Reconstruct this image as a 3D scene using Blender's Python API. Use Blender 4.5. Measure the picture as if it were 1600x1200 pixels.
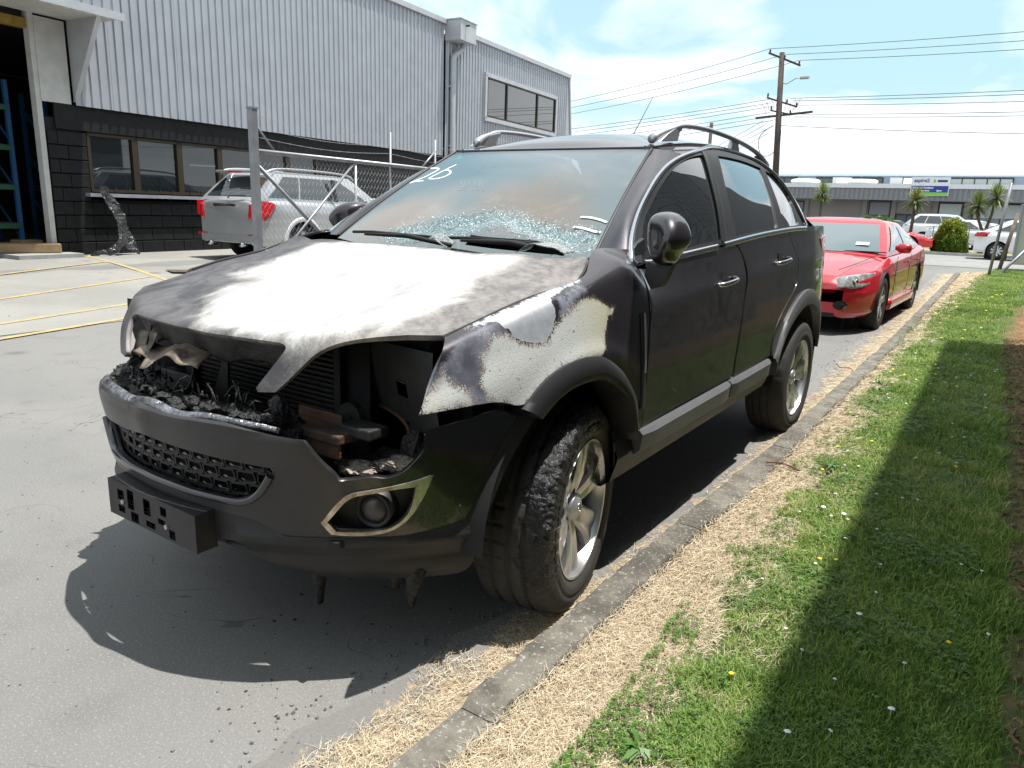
import bpy, bmesh, math, random
import numpy as np
from mathutils import Vector, Matrix, noise as mnoise
from mathutils.geometry import delaunay_2d_cdt
R = math.radians
random.seed(7); rng = np.random.default_rng(11)
for o in list(bpy.data.objects): bpy.data.objects.remove(o)
scene = bpy.context.scene
COL = scene.collection
# ------------------------------------------------------------------ camera
cam_d = bpy.data.cameras.new('camera'); cam = bpy.data.objects.new('camera', cam_d); COL.objects.link(cam)
yaw, pit, rol = -.60638, .23439, .033582
fw = Vector((math.sin(yaw)*math.cos(pit), math.cos(yaw)*math.cos(pit), -math.sin(pit)))
rt = Vector((math.cos(yaw), -math.sin(yaw), 0)); up = rt.cross(fw)
r2 = rt*math.cos(rol)+up*math.sin(rol); u2 = -rt*math.sin(rol)+up*math.cos(rol)
M = Matrix((r2, u2, -fw)).transposed().to_4x4(); M.translation = Vector((2.005, -2.039, 1.329))
cam.matrix_world = M
cam_d.sensor_width = 36; cam_d.lens = 1155./1600*36; cam_d.clip_start = .05; cam_d.clip_end = 3000
scene.camera = cam
# ------------------------------------------------------------------ world, sun, exposure
SUN = Vector((.20, .15, 1.0)).normalized()
world = bpy.data.worlds.new('World'); scene.world = world; world.use_nodes = True
nt = world.node_tree; nt.nodes.clear()
def N(t, ty, **k):
    n = t.nodes.new(ty)
    for a, b in k.items():
        if a.startswith('i_'): n.inputs[a[2:].replace('_', ' ')].default_value = b
        else: setattr(n, a, b)
    return n
sky = N(nt, 'ShaderNodeTexSky', sky_type='NISHITA', sun_disc=False)
sky.sun_elevation = math.asin(SUN.z); sky.sun_rotation = math.atan2(SUN.x, SUN.y); sky.ozone_density = 1.3; sky.air_density = 1.0; sky.dust_density = .6
tc = N(nt, 'ShaderNodeTexCoord'); 
sep = N(nt, 'ShaderNodeSeparateXYZ'); nt.links.new(tc.outputs['Generated'], sep.inputs[0])
addz = N(nt, 'ShaderNodeMath', operation='ADD'); nt.links.new(sep.outputs['Z'], addz.inputs[0]); addz.inputs[1].default_value = .22
dx = N(nt, 'ShaderNodeMath', operation='DIVIDE'); dy = N(nt, 'ShaderNodeMath', operation='DIVIDE')
nt.links.new(sep.outputs['X'], dx.inputs[0]); nt.links.new(addz.outputs[0], dx.inputs[1])
nt.links.new(sep.outputs['Y'], dy.inputs[0]); nt.links.new(addz.outputs[0], dy.inputs[1])
cmb = N(nt, 'ShaderNodeCombineXYZ'); nt.links.new(dx.outputs[0], cmb.inputs[0]); nt.links.new(dy.outputs[0], cmb.inputs[1])
cmb.inputs[2].default_value = 3.1
cn = N(nt, 'ShaderNodeTexNoise'); cn.inputs['Scale'].default_value = 1.35; cn.inputs['Detail'].default_value = 8; cn.inputs['Roughness'].default_value = .5; cn.inputs['Distortion'].default_value = .35
nt.links.new(cmb.outputs[0], cn.inputs['Vector'])
rmp = N(nt, 'ShaderNodeValToRGB'); rmp.color_ramp.elements[0].position = .41; rmp.color_ramp.elements[1].position = .52
nt.links.new(cn.outputs['Fac'], rmp.inputs[0])
cn2 = N(nt, 'ShaderNodeTexNoise'); cn2.inputs['Scale'].default_value = 2.2; cn2.inputs['Detail'].default_value = 5
nt.links.new(cmb.outputs[0], cn2.inputs['Vector'])
ccol = N(nt, 'ShaderNodeMixRGB'); ccol.inputs[1].default_value = (10.0, 10.9, 11.6, 1); ccol.inputs[2].default_value = (13.5, 13.6, 13.8, 1)
nt.links.new(cn2.outputs['Fac'], ccol.inputs[0])
veil = N(nt, 'ShaderNodeMixRGB'); veil.inputs[0].default_value = .62; nt.links.new(sky.outputs[0], veil.inputs[1]); veil.inputs[2].default_value = (7.6, 11.4, 12.6, 1)
hz = N(nt, 'ShaderNodeMapRange', interpolation_type='SMOOTHSTEP'); hz.inputs['From Min'].default_value = .16; hz.inputs['From Max'].default_value = -.02; nt.links.new(sep.outputs['Z'], hz.inputs['Value'])
hm = N(nt, 'ShaderNodeMath', operation='MAXIMUM'); nt.links.new(rmp.outputs[0], hm.inputs[0]); nt.links.new(hz.outputs[0], hm.inputs[1])
mx = N(nt, 'ShaderNodeMixRGB'); nt.links.new(hm.outputs[0], mx.inputs[0]); nt.links.new(veil.outputs[0], mx.inputs[1]); nt.links.new(ccol.outputs[0], mx.inputs[2])
bg = N(nt, 'ShaderNodeBackground'); bg.inputs['Strength'].default_value = .066; nt.links.new(mx.outputs[0], bg.inputs[0])
wo = N(nt, 'ShaderNodeOutputWorld'); nt.links.new(bg.outputs[0], wo.inputs[0])
sl = bpy.data.lights.new('sun', 'SUN'); sl.energy = 4.8; sl.angle = R(.5); sl.color = (1, .965, .91)
so = bpy.data.objects.new('sun', sl); COL.objects.link(so)
so.rotation_euler = SUN.to_track_quat('Z', 'Y').to_euler()
vs = scene.view_settings; vs.view_transform = 'Standard'; vs.look = 'None'; vs.gamma = 1; vs.use_curve_mapping = False
vs.exposure = .66
scene.render.engine = 'CYCLES'
# ------------------------------------------------------------------ materials
def mat(name, col=(.5, .5, .5), rough=.6, metal=0., coat=0., spec=.5, nscale=0, namt=.25, col2=None, bump=0., bscale=0, emis=None, alpha=1., coatr=.05, dist=.01, trans=0., ior=1.45):
    m = bpy.data.materials.new(name); m.use_nodes = True; t = m.node_tree; p = t.nodes['Principled BSDF']
    c = (*col, 1)
    p.inputs['Base Color'].default_value = c; p.inputs['Roughness'].default_value = rough; p.inputs['Metallic'].default_value = metal
    p.inputs['Coat Weight'].default_value = coat; p.inputs['Coat Roughness'].default_value = coatr; p.inputs['Specular IOR Level'].default_value = spec
    p.inputs['Alpha'].default_value = alpha; p.inputs['Transmission Weight'].default_value = trans; p.inputs['IOR'].default_value = ior
    tcn = N(t, 'ShaderNodeTexCoord')
    if nscale:
        n1 = N(t, 'ShaderNodeTexNoise'); n1.inputs['Scale'].default_value = nscale; n1.inputs['Detail'].default_value = 6; n1.inputs['Roughness'].default_value = .6
        t.links.new(tcn.outputs['Object'], n1.inputs['Vector'])
        rp = N(t, 'ShaderNodeValToRGB'); rp.color_ramp.elements[0].position = .35; rp.color_ramp.elements[1].position = .65
        rp.color_ramp.elements[0].color = (*(col2 or tuple(x*(1-namt) for x in col)), 1); rp.color_ramp.elements[1].color = c
        t.links.new(n1.outputs['Fac'], rp.inputs[0]); t.links.new(rp.outputs[0], p.inputs['Base Color'])
        mr = N(t, 'ShaderNodeMapRange'); mr.inputs['To Min'].default_value = min(1, rough+.08); mr.inputs['To Max'].default_value = max(.02, rough-.06)
        t.links.new(n1.outputs['Fac'], mr.inputs['Value']); t.links.new(mr.outputs[0], p.inputs['Roughness'])
    if bump:
        n2 = N(t, 'ShaderNodeTexNoise'); n2.inputs['Scale'].default_value = bscale or 60; n2.inputs['Detail'].default_value = 5
        t.links.new(tcn.outputs['Object'], n2.inputs['Vector'])
        b = N(t, 'ShaderNodeBump'); b.inputs['Strength'].default_value = bump; b.inputs['Distance'].default_value = dist
        t.links.new(n2.outputs['Fac'], b.inputs['Height']); t.links.new(b.outputs[0], p.inputs['Normal'])
    if emis: p.inputs['Emission Color'].default_value = (*emis, 1); p.inputs['Emission Strength'].default_value = 1
    m['p'] = 1
    return m
# ------------------------------------------------------------------ object helpers
def npmesh(name, V, F, nrm=None, attrs=None, smooth=True):
    V = np.asarray(V, np.float32)
    me = bpy.data.meshes.new(name)
    if isinstance(F, np.ndarray):
        k = F.shape[1]; nf = len(F)
        me.vertices.add(len(V)); me.vertices.foreach_set('co', V.ravel())
        me.loops.add(nf*k); me.loops.foreach_set('vertex_index', F.ravel().astype(np.int32))
        me.polygons.add(nf); me.polygons.foreach_set('loop_start', np.arange(0, nf*k, k, dtype=np.int32))
        me.update(calc_edges=True)
    else:
        me.from_pydata([tuple(map(float, v)) for v in V], [], [tuple(int(i) for i in f) for f in F]); me.update()
    me.polygons.foreach_set('use_smooth', [smooth]*len(me.polygons))
    if nrm is not None: me.normals_split_custom_set_from_vertices([tuple(map(float, n)) for n in nrm])
    if attrs:
        for k2, a in attrs.items():
            a = np.asarray(a, np.float32)
            at = me.attributes.new(k2, 'FLOAT', 'POINT'); at.data.foreach_set('value', a)
    return me
def obj(name, me, m=None, parent=None, loc=None, rot=None):
    o = bpy.data.objects.new(name, me); COL.objects.link(o)
    if m is not None and len(me.materials) == 0: me.materials.append(m)
    if parent: o.parent = parent
    if loc is not None: o.location = loc
    if rot is not None: o.rotation_euler = rot
    return o
def tag(o, label=None, cat=None, group=None, kind=None):
    if label: o['label'] = label
    if cat: o['category'] = cat
    if group: o['group'] = group
    if kind: o['kind'] = kind
    return o
def thing(name, label, cat, loc=(0, 0, 0), rz=0, group=None):
    o = bpy.data.objects.new(name, None); COL.objects.link(o); o.empty_display_size = .1
    o.location = loc; o.rotation_euler = (0, 0, rz)
    return tag(o, label, cat, group)
class MB:
    def __init__(s): s.V = []; s.F = []
    def add(s, V, F):
        b = len(s.V); s.V += [tuple(v) for v in V]; s.F += [tuple(i+b for i in f) for f in F]; return s
    def box(s, c, d, rz=0, M=None):
        x, y, z = [a/2 for a in d]; P = [(-x,-y,-z),(x,-y,-z),(x,y,-z),(-x,y,-z),(-x,-y,z),(x,-y,z),(x,y,z),(-x,y,z)]
        if rz: P = [(p[0]*math.cos(rz)-p[1]*math.sin(rz), p[0]*math.sin(rz)+p[1]*math.cos(rz), p[2]) for p in P]
        if M is not None: P = [tuple(M @ Vector(p)) for p in P]
        return s.add([(p[0]+c[0], p[1]+c[1], p[2]+c[2]) for p in P], [(0,3,2,1),(4,5,6,7),(0,1,5,4),(1,2,6,5),(2,3,7,6),(3,0,4,7)])
    def bar(s, a, b, w, h=None, upv=(0, 0, 1)):
        a = Vector(a); b = Vector(b); h = h or w; d = (b-a).normalized(); u = Vector(upv)
        if abs(d.dot(u)) > .98: u = Vector((1, 0, 0))
        x = d.cross(u).normalized()*w/2; y = x.cross(d).normalized()*h/2
        P = [a-x-y, a+x-y, a+x+y, a-x+y, b-x-y, b+x-y, b+x+y, b-x+y]
        return s.add(P, [(3,2,1,0),(4,5,6,7),(0,1,5,4),(1,2,6,5),(2,3,7,6),(3,0,4,7)])
    def tube(s, pts, r, n=8, cap=True):
        pts = [Vector(p) for p in pts]; rr = r if hasattr(r, '__len__') else [r]*len(pts); base = len(s.V); pu = None
        for i, p in enumerate(pts):
            d = (pts[min(i+1, len(pts)-1)]-pts[max(i-1, 0)]).normalized()
            u = pu or (Vector((0, 0, 1)) if abs(d.z) < .9 else Vector((1, 0, 0)))
            x = d.cross(u); x = x.normalized() if x.length > 1e-6 else Vector((1, 0, 0)); y = x.cross(d).normalized(); pu = y
            for k in range(n):
                a = 2*math.pi*k/n; s.V.append(tuple(p+x*math.cos(a)*rr[i]+y*math.sin(a)*rr[i]))
        for i in range(len(pts)-1):
            for k in range(n):
                s.F.append((base+i*n+k, base+i*n+(k+1) % n, base+(i+1)*n+(k+1) % n, base+(i+1)*n+k))
        if cap: s.F.append(tuple(base+k for k in range(n))[::-1]); s.F.append(tuple(base+(len(pts)-1)*n+k for k in range(n)))
        return s
    def loft(s, rings, closed=True, cap=True):
        b = len(s.V); n = len(rings[0])
        for r in rings: s.V += [tuple(p) for p in r]
        for i in range(len(rings)-1):
            for k in range(n if closed else n-1):
                s.F.append((b+i*n+k, b+i*n+(k+1) % n, b+(i+1)*n+(k+1) % n, b+(i+1)*n+k))
        if cap and closed: s.F.append(tuple(b+k for k in range(n))[::-1]); s.F.append(tuple(b+(len(rings)-1)*n+k for k in range(n)))
        return s
    def lathe(s, prof, c=(0, 0, 0), axis='x', n=48):
        rings = []
        for (a, r) in prof:
            ring = []
            for k in range(n):
                t = 2*math.pi*k/n; u, v = r*math.cos(t), r*math.sin(t)
                p = (a, u, v) if axis == 'x' else ((u, v, a) if axis == 'z' else (u, a, v))
                ring.append((p[0]+c[0], p[1]+c[1], p[2]+c[2]))
            rings.append(ring)
        return s.loft(rings, True, False)
    def prism(s, poly, a0, a1, axis='z'):
        n = len(poly); b = len(s.V)
        for a in (a0, a1):
            for (u, v) in poly: s.V.append({'z': (u, v, a), 'x': (a, u, v), 'y': (u, a, v)}[axis])
        s.F.append(tuple(b+i for i in range(n))[::-1]); s.F.append(tuple(b+n+i for i in range(n)))
        for i in range(n): s.F.append((b+i, b+(i+1) % n, b+n+(i+1) % n, b+n+i))
        return s
    def mesh(s, name, smooth=False): return npmesh(name, s.V, s.F, smooth=smooth)
    def obj(s, name, m, parent=None, smooth=False, bevel=0, loc=None, rot=None):
        me = s.mesh(name, smooth)
        if bevel or smooth == 'fix':
            bm = bmesh.new(); bm.from_mesh(me); bmesh.ops.recalc_face_normals(bm, faces=bm.faces)
            if bevel: bmesh.ops.bevel(bm, geom=bm.edges[:], offset=bevel, segments=2, profile=.6, affect='EDGES')
            bm.to_mesh(me); bm.free()
        return obj(name, me, m, parent, loc, rot)
def autosmooth(me, ang=35):
    me.polygons.foreach_set('use_smooth', [True]*len(me.polygons))
    bm = bmesh.new(); bm.from_mesh(me)
    for e in bm.edges:
        if len(e.link_faces) == 2 and e.calc_face_angle(0) > R(ang): e.smooth = False
    bm.to_mesh(me); bm.free()
def inpoly(P, poly):
    P = np.asarray(P); poly = np.asarray(poly); x, y = P[:, 0], P[:, 1]; ins = np.zeros(len(P), bool); n = len(poly)
    for i in range(n):
        x1, y1 = poly[i]; x2, y2 = poly[(i+1) % n]
        c = ((y1 > y) != (y2 > y)); ins ^= c & (x < (x2-x1)*(y-y1)/((y2-y1) if y2 != y1 else 1e-12)+x1)
    return ins
def pdist(P, poly, closed=True):
    P = np.asarray(P, float); poly = np.asarray(poly, float); d = np.full(len(P), 1e9); n = len(poly)
    for i in range(n if closed else n-1):
        a = poly[i]; b = poly[(i+1) % n]; ab = b-a; t = np.clip(((P-a)@ab)/(ab@ab+1e-12), 0, 1)
        d = np.minimum(d, np.linalg.norm(P-(a+t[:, None]*ab), axis=1))
    return d
def sdf(P, poly): return np.where(inpoly(P, poly), 1, -1)*pdist(P, poly)
def chaikin(P, it=2, corner=50, closed=True):
    P = [np.array(p, float) for p in P]
    for _ in range(it):
        Q = []; n = len(P)
        for i in range(n):
            p = P[i]
            if not closed and i in (0, n-1): Q.append(p); continue
            a = P[i-1]; b = P[(i+1) % n]; u = p-a; v = b-p
            ang = abs(math.degrees(math.atan2(u[0]*v[1]-u[1]*v[0], u@v)))
            if ang > corner: Q.append(p)
            else: Q.append(p+(a-p)*.25); Q.append(p+(b-p)*.25)
        P = Q
    return P
def resample(P, step, closed=True):
    out = []; n = len(P)
    for i in range(n if closed else n-1):
        a = np.array(P[i], float); b = np.array(P[(i+1) % n], float); k = max(1, int(round(np.linalg.norm(b-a)/step)))
        for j in range(k): out.append(a+(b-a)*j/k)
    if not closed: out.append(np.array(P[-1], float))
    return out
# ---------------- material helper nodes
def nm(t, op, a, b=None, c=None, clamp=False):
    n = t.nodes.new('ShaderNodeMath'); n.operation = op; n.use_clamp = clamp
    for i, x in enumerate((a, b, c)):
        if x is None: continue
        if isinstance(x, (int, float)): n.inputs[i].default_value = x
        else: t.links.new(x, n.inputs[i])
    return n.outputs[0]
def nz(t, sc, det=6, ro=.6, vec=None, dist=0., out='Fac'):
    n = t.nodes.new('ShaderNodeTexNoise'); n.inputs['Scale'].default_value = sc; n.inputs['Detail'].default_value = det; n.inputs['Roughness'].default_value = ro; n.inputs['Distortion'].default_value = dist
    if vec is None:
        c = t.nodes.get('TCO') or t.nodes.new('ShaderNodeTexCoord'); c.name = 'TCO'; vec = c.outputs['Object']
    t.links.new(vec, n.inputs['Vector']); return n.outputs[out]
def at(t, k):
    n = t.nodes.new('ShaderNodeAttribute'); n.attribute_name = k; return n.outputs['Fac']
def step(t, v, lo, hi):
    n = t.nodes.new('ShaderNodeMapRange'); n.interpolation_type = 'SMOOTHSTEP'; n.inputs['From Min'].default_value = lo; n.inputs['From Max'].default_value = hi
    t.links.new(v, n.inputs['Value']); return n.outputs[0]
def mixc(t, f, a, b):
    n = t.nodes.new('ShaderNodeMixRGB')
    for i, x in enumerate((f, a, b)):
        if isinstance(x, (int, float)): n.inputs[i].default_value = x
        elif isinstance(x, tuple): n.inputs[i].default_value = (*x, 1)
        else: t.links.new(x, n.inputs[i])
    return n.outputs[0]
def mixf(t, f, a, b):
    n = t.nodes.new('ShaderNodeMix'); n.data_type = 'FLOAT'
    for i, x in ((0, f), (2, a), (3, b)):
        if isinstance(x, (int, float)): n.inputs[i].default_value = x
        else: t.links.new(x, n.inputs[i])
    return n.outputs[0]
def bumpn(t, h, s=.4, d=.01):
    b = t.nodes.new('ShaderNodeBump'); b.inputs['Strength'].default_value = s; b.inputs['Distance'].default_value = d
    t.links.new(h, b.inputs['Height']); t.links.new(b.outputs[0], t.nodes['Principled BSDF'].inputs['Normal'])
def newmat(name):
    m = bpy.data.materials.new(name); m.use_nodes = True; return m, m.node_tree, m.node_tree.nodes['Principled BSDF']
def presolve(P):
    P=np.asarray(P,float); n=len(P)
    A=np.zeros((n,n)); 
    for i in range(1,n-1): A[i,i-1:i+2]=[1/6,4/6,1/6]
    A[0,0]=A[-1,-1]=1
    c=np.linalg.solve(A,P.reshape(n,-1)).reshape(P.shape)
    return np.concatenate([[2*c[0]-c[1]],c,[2*c[-1]-c[-2]]])
def spline3(P, n):
    P = presolve(np.asarray(P, float)); k = len(P)-2; t = np.linspace(0, k-1, n); i = np.minimum(t.astype(int), k-2); f = (t-i)[:, None]
    return (P[i]*(1-f)**3+P[i+1]*(3*f**3-6*f*f+4)+P[i+2]*(-3*f**3+3*f*f+3*f+1)+P[i+3]*f**3)/6
# ------------------------------------------------------------------ ground, road, verge
def gz(x, y):
    k = np.clip((-np.asarray(x, float)-6)/6, 0, 1); return .12*k*k*(3-2*k)
KF = ([-8, -4, -1, .7, 2, 3.8, 7.5, 12, 17, 20.5], [1.03, .99, .958, .932, .934, .888, .795, .62, .44, .30])
def kf(y): return np.interp(y, *KF)
def grid_mesh(name, xs, ys, zf, m, kind='structure'):
    X, Y = np.meshgrid(xs, ys); Z = zf(X, Y); V = np.stack([X.ravel(), Y.ravel(), np.asarray(Z, float).ravel()], 1); nx = len(xs); i = np.arange(len(ys)-1)[:, None]*nx+np.arange(nx-1)[None]
    F = np.stack([i, i+1, i+nx+1, i+nx], -1).reshape(-1, 4)
    o = obj(name, npmesh(name, V, F), m); tag(o, kind=kind); return o
def asphalt_mat(name, a, b, seed=0, dusty=.0):
    m, t, p = newmat(name)
    lo = nz(t, .35, 6, .6, dist=.6); mid = nz(t, 3, 6, .65); fine = nz(t, 130, 4, .7); agg = nz(t, 320, 3, .6)
    c = mixc(t, step(t, lo, .35, .68), a, b)
    c = mixc(t, nm(t, 'MULTIPLY', step(t, mid, .52, .72), .35), c, tuple(x*.72 for x in a))
    c = mixc(t, nm(t, 'MULTIPLY', step(t, fine, .52, .68), .5), c, tuple(min(1, x*1.9) for x in b))
    c = mixc(t, nm(t, 'MULTIPLY', step(t, agg, .30, .44), -.5), c, (.03, .03, .03)) if 0 else mixc(t, nm(t, 'MULTIPLY', step(t, agg, .54, .66), .55), c, (.055, .054, .052))
    # old drips and stains
    v = t.nodes.new('ShaderNodeTexVoronoi'); v.inputs['Scale'].default_value = .8; v.inputs['Randomness'].default_value = 1; t.links.new(t.nodes['TCO'].outputs['Object'], v.inputs['Vector'])
    st = nm(t, 'ADD', v.outputs['Distance'], nm(t, 'MULTIPLY', mid, .06)); c = mixc(t, nm(t, 'MULTIPLY', step(t, st, .15, .09), .45), c, (.05, .048, .045))
    # thin wandering cracks
    ck = nz(t, .9, 3, .5, dist=1.6); cl = step(t, nm(t, 'ABSOLUTE', nm(t, 'SUBTRACT', ck, .47)), .0022, .0004)
    c = mixc(t, nm(t, 'MULTIPLY', cl, nm(t, 'MULTIPLY', step(t, lo, .5, .58), .8)), c, (.035, .033, .03))
    t.links.new(c, p.inputs['Base Color']); p.inputs['Roughness'].default_value = .88; p.inputs['Specular IOR Level'].default_value = .35
    bumpn(t, nm(t, 'ADD', nm(t, 'MULTIPLY', fine, .6), nm(t, 'MULTIPLY', agg, .5)), .55, .004)
    return m
M_as = asphalt_mat('lane_asphalt', (.150, .148, .144), (.190, .186, .178))
M_yard = asphalt_mat('yard_asphalt', (.205, .20, .185), (.265, .258, .235))
M_road = asphalt_mat('road_asphalt', (.20, .20, .195), (.24, .24, .235))
xs = np.concatenate([np.linspace(-700, -60, 9), np.linspace(-50, -14, 7), np.linspace(-13, -5, 17), [0, 20, 60, 300, 700]])
ys = np.concatenate([np.linspace(-400, -20, 6), np.linspace(-10, 60, 15), [100, 200, 400, 900, 2000]])
grid_mesh('ground', xs, ys, lambda X, Y: gz(X, Y), M_as)
# lighter forecourt left of the lane
yb = lambda y: -5.85-.10*(y-1.2)
YV = []; ysx = np.linspace(-12, 23.5, 26); xk = np.linspace(0, 1, 16)
V = np.array([(yb(y)+(-48-yb(y))*k**1.5, y, float(gz(yb(y)+(-48-yb(y))*k**1.5, y))+.006) for y in ysx for k in xk]); i = np.arange(25)[:, None]*16+np.arange(15)[None]
o = obj('yard', npmesh('yard', V, np.stack([i, i+1, i+17, i+16], -1).reshape(-1, 4)), M_yard); tag(o, kind='structure')
# far side of the cross road: forecourt and grass strip
def quad(name, P, m, kind='structure'): o = obj(name, npmesh(name, P, [tuple(range(len(P)))]), m); return tag(o, kind=kind)
def fy(x, y0, sl): return y0+sl*x
quad('cross_road', [(-120, 24.5-.0*120, .010), (120, 24.5, .010), (120, 32.6, .010), (-120, 34.4, .010)][:], M_road)
M_line = mat('worn_white_paint', (.62, .62, .60), .7, nscale=6, col2=(.36, .36, .35))
quad('road_line', [(-60, 28.9, .016), (60, 28.2, .016), (60, 28.32, .016), (-60, 29.02, .016)], M_line)
M_dry = mat('dry_far_grass', (.30, .27, .11), .95, nscale=1.3, col2=(.16, .20, .06), bump=.4, bscale=12, dist=.05)
o = grid_mesh('grass_strip', np.linspace(-60, 60, 40), np.linspace(0, 1, 3), lambda X, Y: .05+0*X, M_dry)
for v in o.data.vertices: v.co.y = 33.3-.015*v.co.x+v.co.y*4.2; v.co.z = .06
mbk = MB(); mbk.box((0, 33.2, .06), (120, .15, .12), rz=-.015); o = mbk.obj('far_kerb', mat('pale_concrete_kerb', (.42, .41, .39), .85, nscale=3)); tag(o, kind='structure')
quad('car_park', [(-60, 37.6, .02), (60, 37.0, .02), (60, 60, .02), (-60, 60, .02)], M_road)
# yard markings
M_yel = mat('worn_yellow_paint', (.50, .34, .09), .8, nscale=9, col2=(.25, .23, .18))
def stripe(pts, w, name='yellow_line', m=None):
    V = []; F = []
    for i, (x, y) in enumerate(pts):
        a = Vector(pts[max(0, i-1)]); b = Vector(pts[min(len(pts)-1, i+1)]); d = (b-a).normalized(); n = Vector((-d.y, d.x))
        for s in (-.5, .5): V.append((x+n.x*w*s, y+n.y*w*s, float(gz(x, y))+.011))
    for i in range(len(pts)-1): F.append((2*i, 2*i+1, 2*i+3, 2*i+2))
    o = obj(name, npmesh(name, V, F), m or M_yel); tag(o, kind='structure')
ln = lambda a, b, n=14: [(a[0]+(b[0]-a[0])*k/n, a[1]+(b[1]-a[1])*k/n) for k in range(n+1)]
stripe(ln((-14.6, 3.3), (-13.2, 5.4)), .085); stripe(ln((-13.35, 5.2), (-8.75, 4.25)), .085)
stripe(ln((-8.75, -.46), (-11.9, 4.95)), .085); stripe(ln((-6.6, -1.7), (-9.45, 4.4)), .085)
stripe(ln((-6.25, .4), (-7.2, 3.1)), .085); stripe(ln((-5.45, .2), (-6.15, 2.4)), .085)
# ------------------------------------------------------------------ kerb
kerb = thing('kerb', 'low weathered concrete kerb running beside the burnt car', None, (0, 0, 0)); kerb['kind'] = 'structure'
if 'category' in kerb: del kerb['category']
m, t, p = newmat('weathered_kerb_concrete')
lo = nz(t, 5, 7, .7); hi = nz(t, 70, 5, .7); sp_ = nz(t, 160, 3, .6)
c = mixc(t, step(t, lo, .35, .65), (.085, .078, .064), (.205, .19, .158)); c = mixc(t, nm(t, 'MULTIPLY', step(t, hi, .55, .68), .75), c, (.50, .48, .44)); c = mixc(t, nm(t, 'MULTIPLY', step(t, nz(t, 18, 5, .7), .60, .70), .6), c, (.09, .08, .055)); c = mixc(t, nm(t, 'MULTIPLY', step(t, nz(t, 9, 4, .6), .68, .73), .7), c, (.22, .10, .035))
t.links.new(c, p.inputs['Base Color']); p.inputs['Roughness'].default_value = .95; bumpn(t, nm(t, 'ADD', lo, nm(t, 'ADD', nm(t, 'MULTIPLY', hi, .6), nm(t, 'MULTIPLY', sp_, .3))), 1., .012); M_kerb = m
joints = [-8, -6.8, -5.6, -4.4, -3.2, -2.0, -.72, .76, 2.12, 3.3, 4.6, 6.0, 7.5, 9.0, 10.6, 12.2, 14, 16, 18, 20.4]
for a, b in zip(joints[:-1], joints[1:]):
    n = max(6, int((b-a)/(.03 if -1.3 < a < 4 else .12))); rings = []
    for i in range(n+1):
        y = a+.002+(b-a-.004)*i/n; e = min(1, min(i, n-i)/2.5); f0 = float(kf(y)); 
        j = lambda s, k: mnoise.noise((y*7, s, k))*.016+mnoise.noise((y*26, s, k))*.010
        top = .070+j(1, 0)*.4-(1-e)*.012
        w = .122+.03*mnoise.noise((y*1.1, 3, 3))
        ring = [(f0-.004, y, -.05), (f0+j(2, 0)*.6, y, .03), (f0+.003+j(3, 0), y, top-.009+j(3, 5)*.6), (f0+.010+j(4, 0)*.7, y, top+j(4, 5)*.25), (f0+w*.3, y, top+.001+j(5, 5)*.25), (f0+w*.65, y, top+.001+j(8, 5)*.25), (f0+w-.006+j(7, 0)*.8, y, top+j(6, 5)*.25), (f0+w+j(7, 0), y, top-.008), (f0+w+.006, y, -.02)]
        rings.append(ring)
    mb = MB(); mb.loft(rings, True, True); me = mb.mesh('kerb_stone', True); autosmooth(me, 28); obj('kerb_stone', me, M_kerb, kerb)
# ------------------------------------------------------------------ verge
def ge(y): return np.interp(y, [-6, -.64, -.29, .13, .7, 1.44, 2.96, 5.68, 9, 15, 21], [1.42, 1.38, 1.37, 1.32, 1.29, 1.24, 1.19, 1.06, .90, .85, .96])
def gm(y): return np.interp(y, [-6, 0, 2, 4, 6.5, 8.5, 12, 21], [2.2, 2.14, 2.06, 1.99, 1.86, 1.82, 1.8, 4.5])
def fbm(x, y, s): return mnoise.fractal((x*s, y*s, 0), .6, 2.1, 4)
M_verge, t, p = newmat('verge_soil_and_thatch')
g = at(t, 'green'); mu = at(t, 'mulch'); lo = nz(t, 12, 6, .7); hi = nz(t, 90, 5, .7)
c = mixc(t, step(t, hi, .3, .7), (.24, .18, .11), (.46, .38, .26)); gc = mixc(t, step(t, hi, .3, .7), (.05, .075, .02), (.10, .15, .035)); c = mixc(t, step(t, nm(t, 'ADD', g, nm(t, 'MULTIPLY', nm(t, 'SUBTRACT', lo, .5), .6)), .3, .6), c, gc)
c = mixc(t, mu, c, mixc(t, step(t, lo, .35, .65), (.13, .065, .035), (.30, .17, .09))); t.links.new(c, p.inputs['Base Color']); p.inputs['Roughness'].default_value = 1; bumpn(t, nm(t, 'ADD', lo, hi), .8, .02)
ysv = np.concatenate([np.linspace(-8, 8, 161), np.linspace(8.2, 23.6, 60)]); NX = 60
V = []; A = []; B = []
for y in ysv:
    x0 = float(kf(min(y, 20.4)))+.135
    if y > 20.4: x0 += (y-20.4)*.28
    for i in range(NX):
        k = i/(NX-1); x = x0+(k**1.6)*(9-x0); h = .052+.012*fbm(x, y, 3)+.012*min(1, (x-x0)*2)
        V.append((x, y, h if y < 23 else h*.5)); A.append(float(np.clip((x-ge(y))/.25+.5, 0, 1))); B.append(float(np.clip((x-gm(y))/.12+fbm(x, y, 5)*.8, 0, 1)))
i = np.arange(len(ysv)-1)[:, None]*NX+np.arange(NX-1)[None]
me = npmesh('verge', V, np.stack([i, i+1, i+NX+1, i+NX], -1).reshape(-1, 4), attrs=dict(green=A, mulch=B)); tag(obj('verge', me, M_verge), kind='structure')
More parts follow.
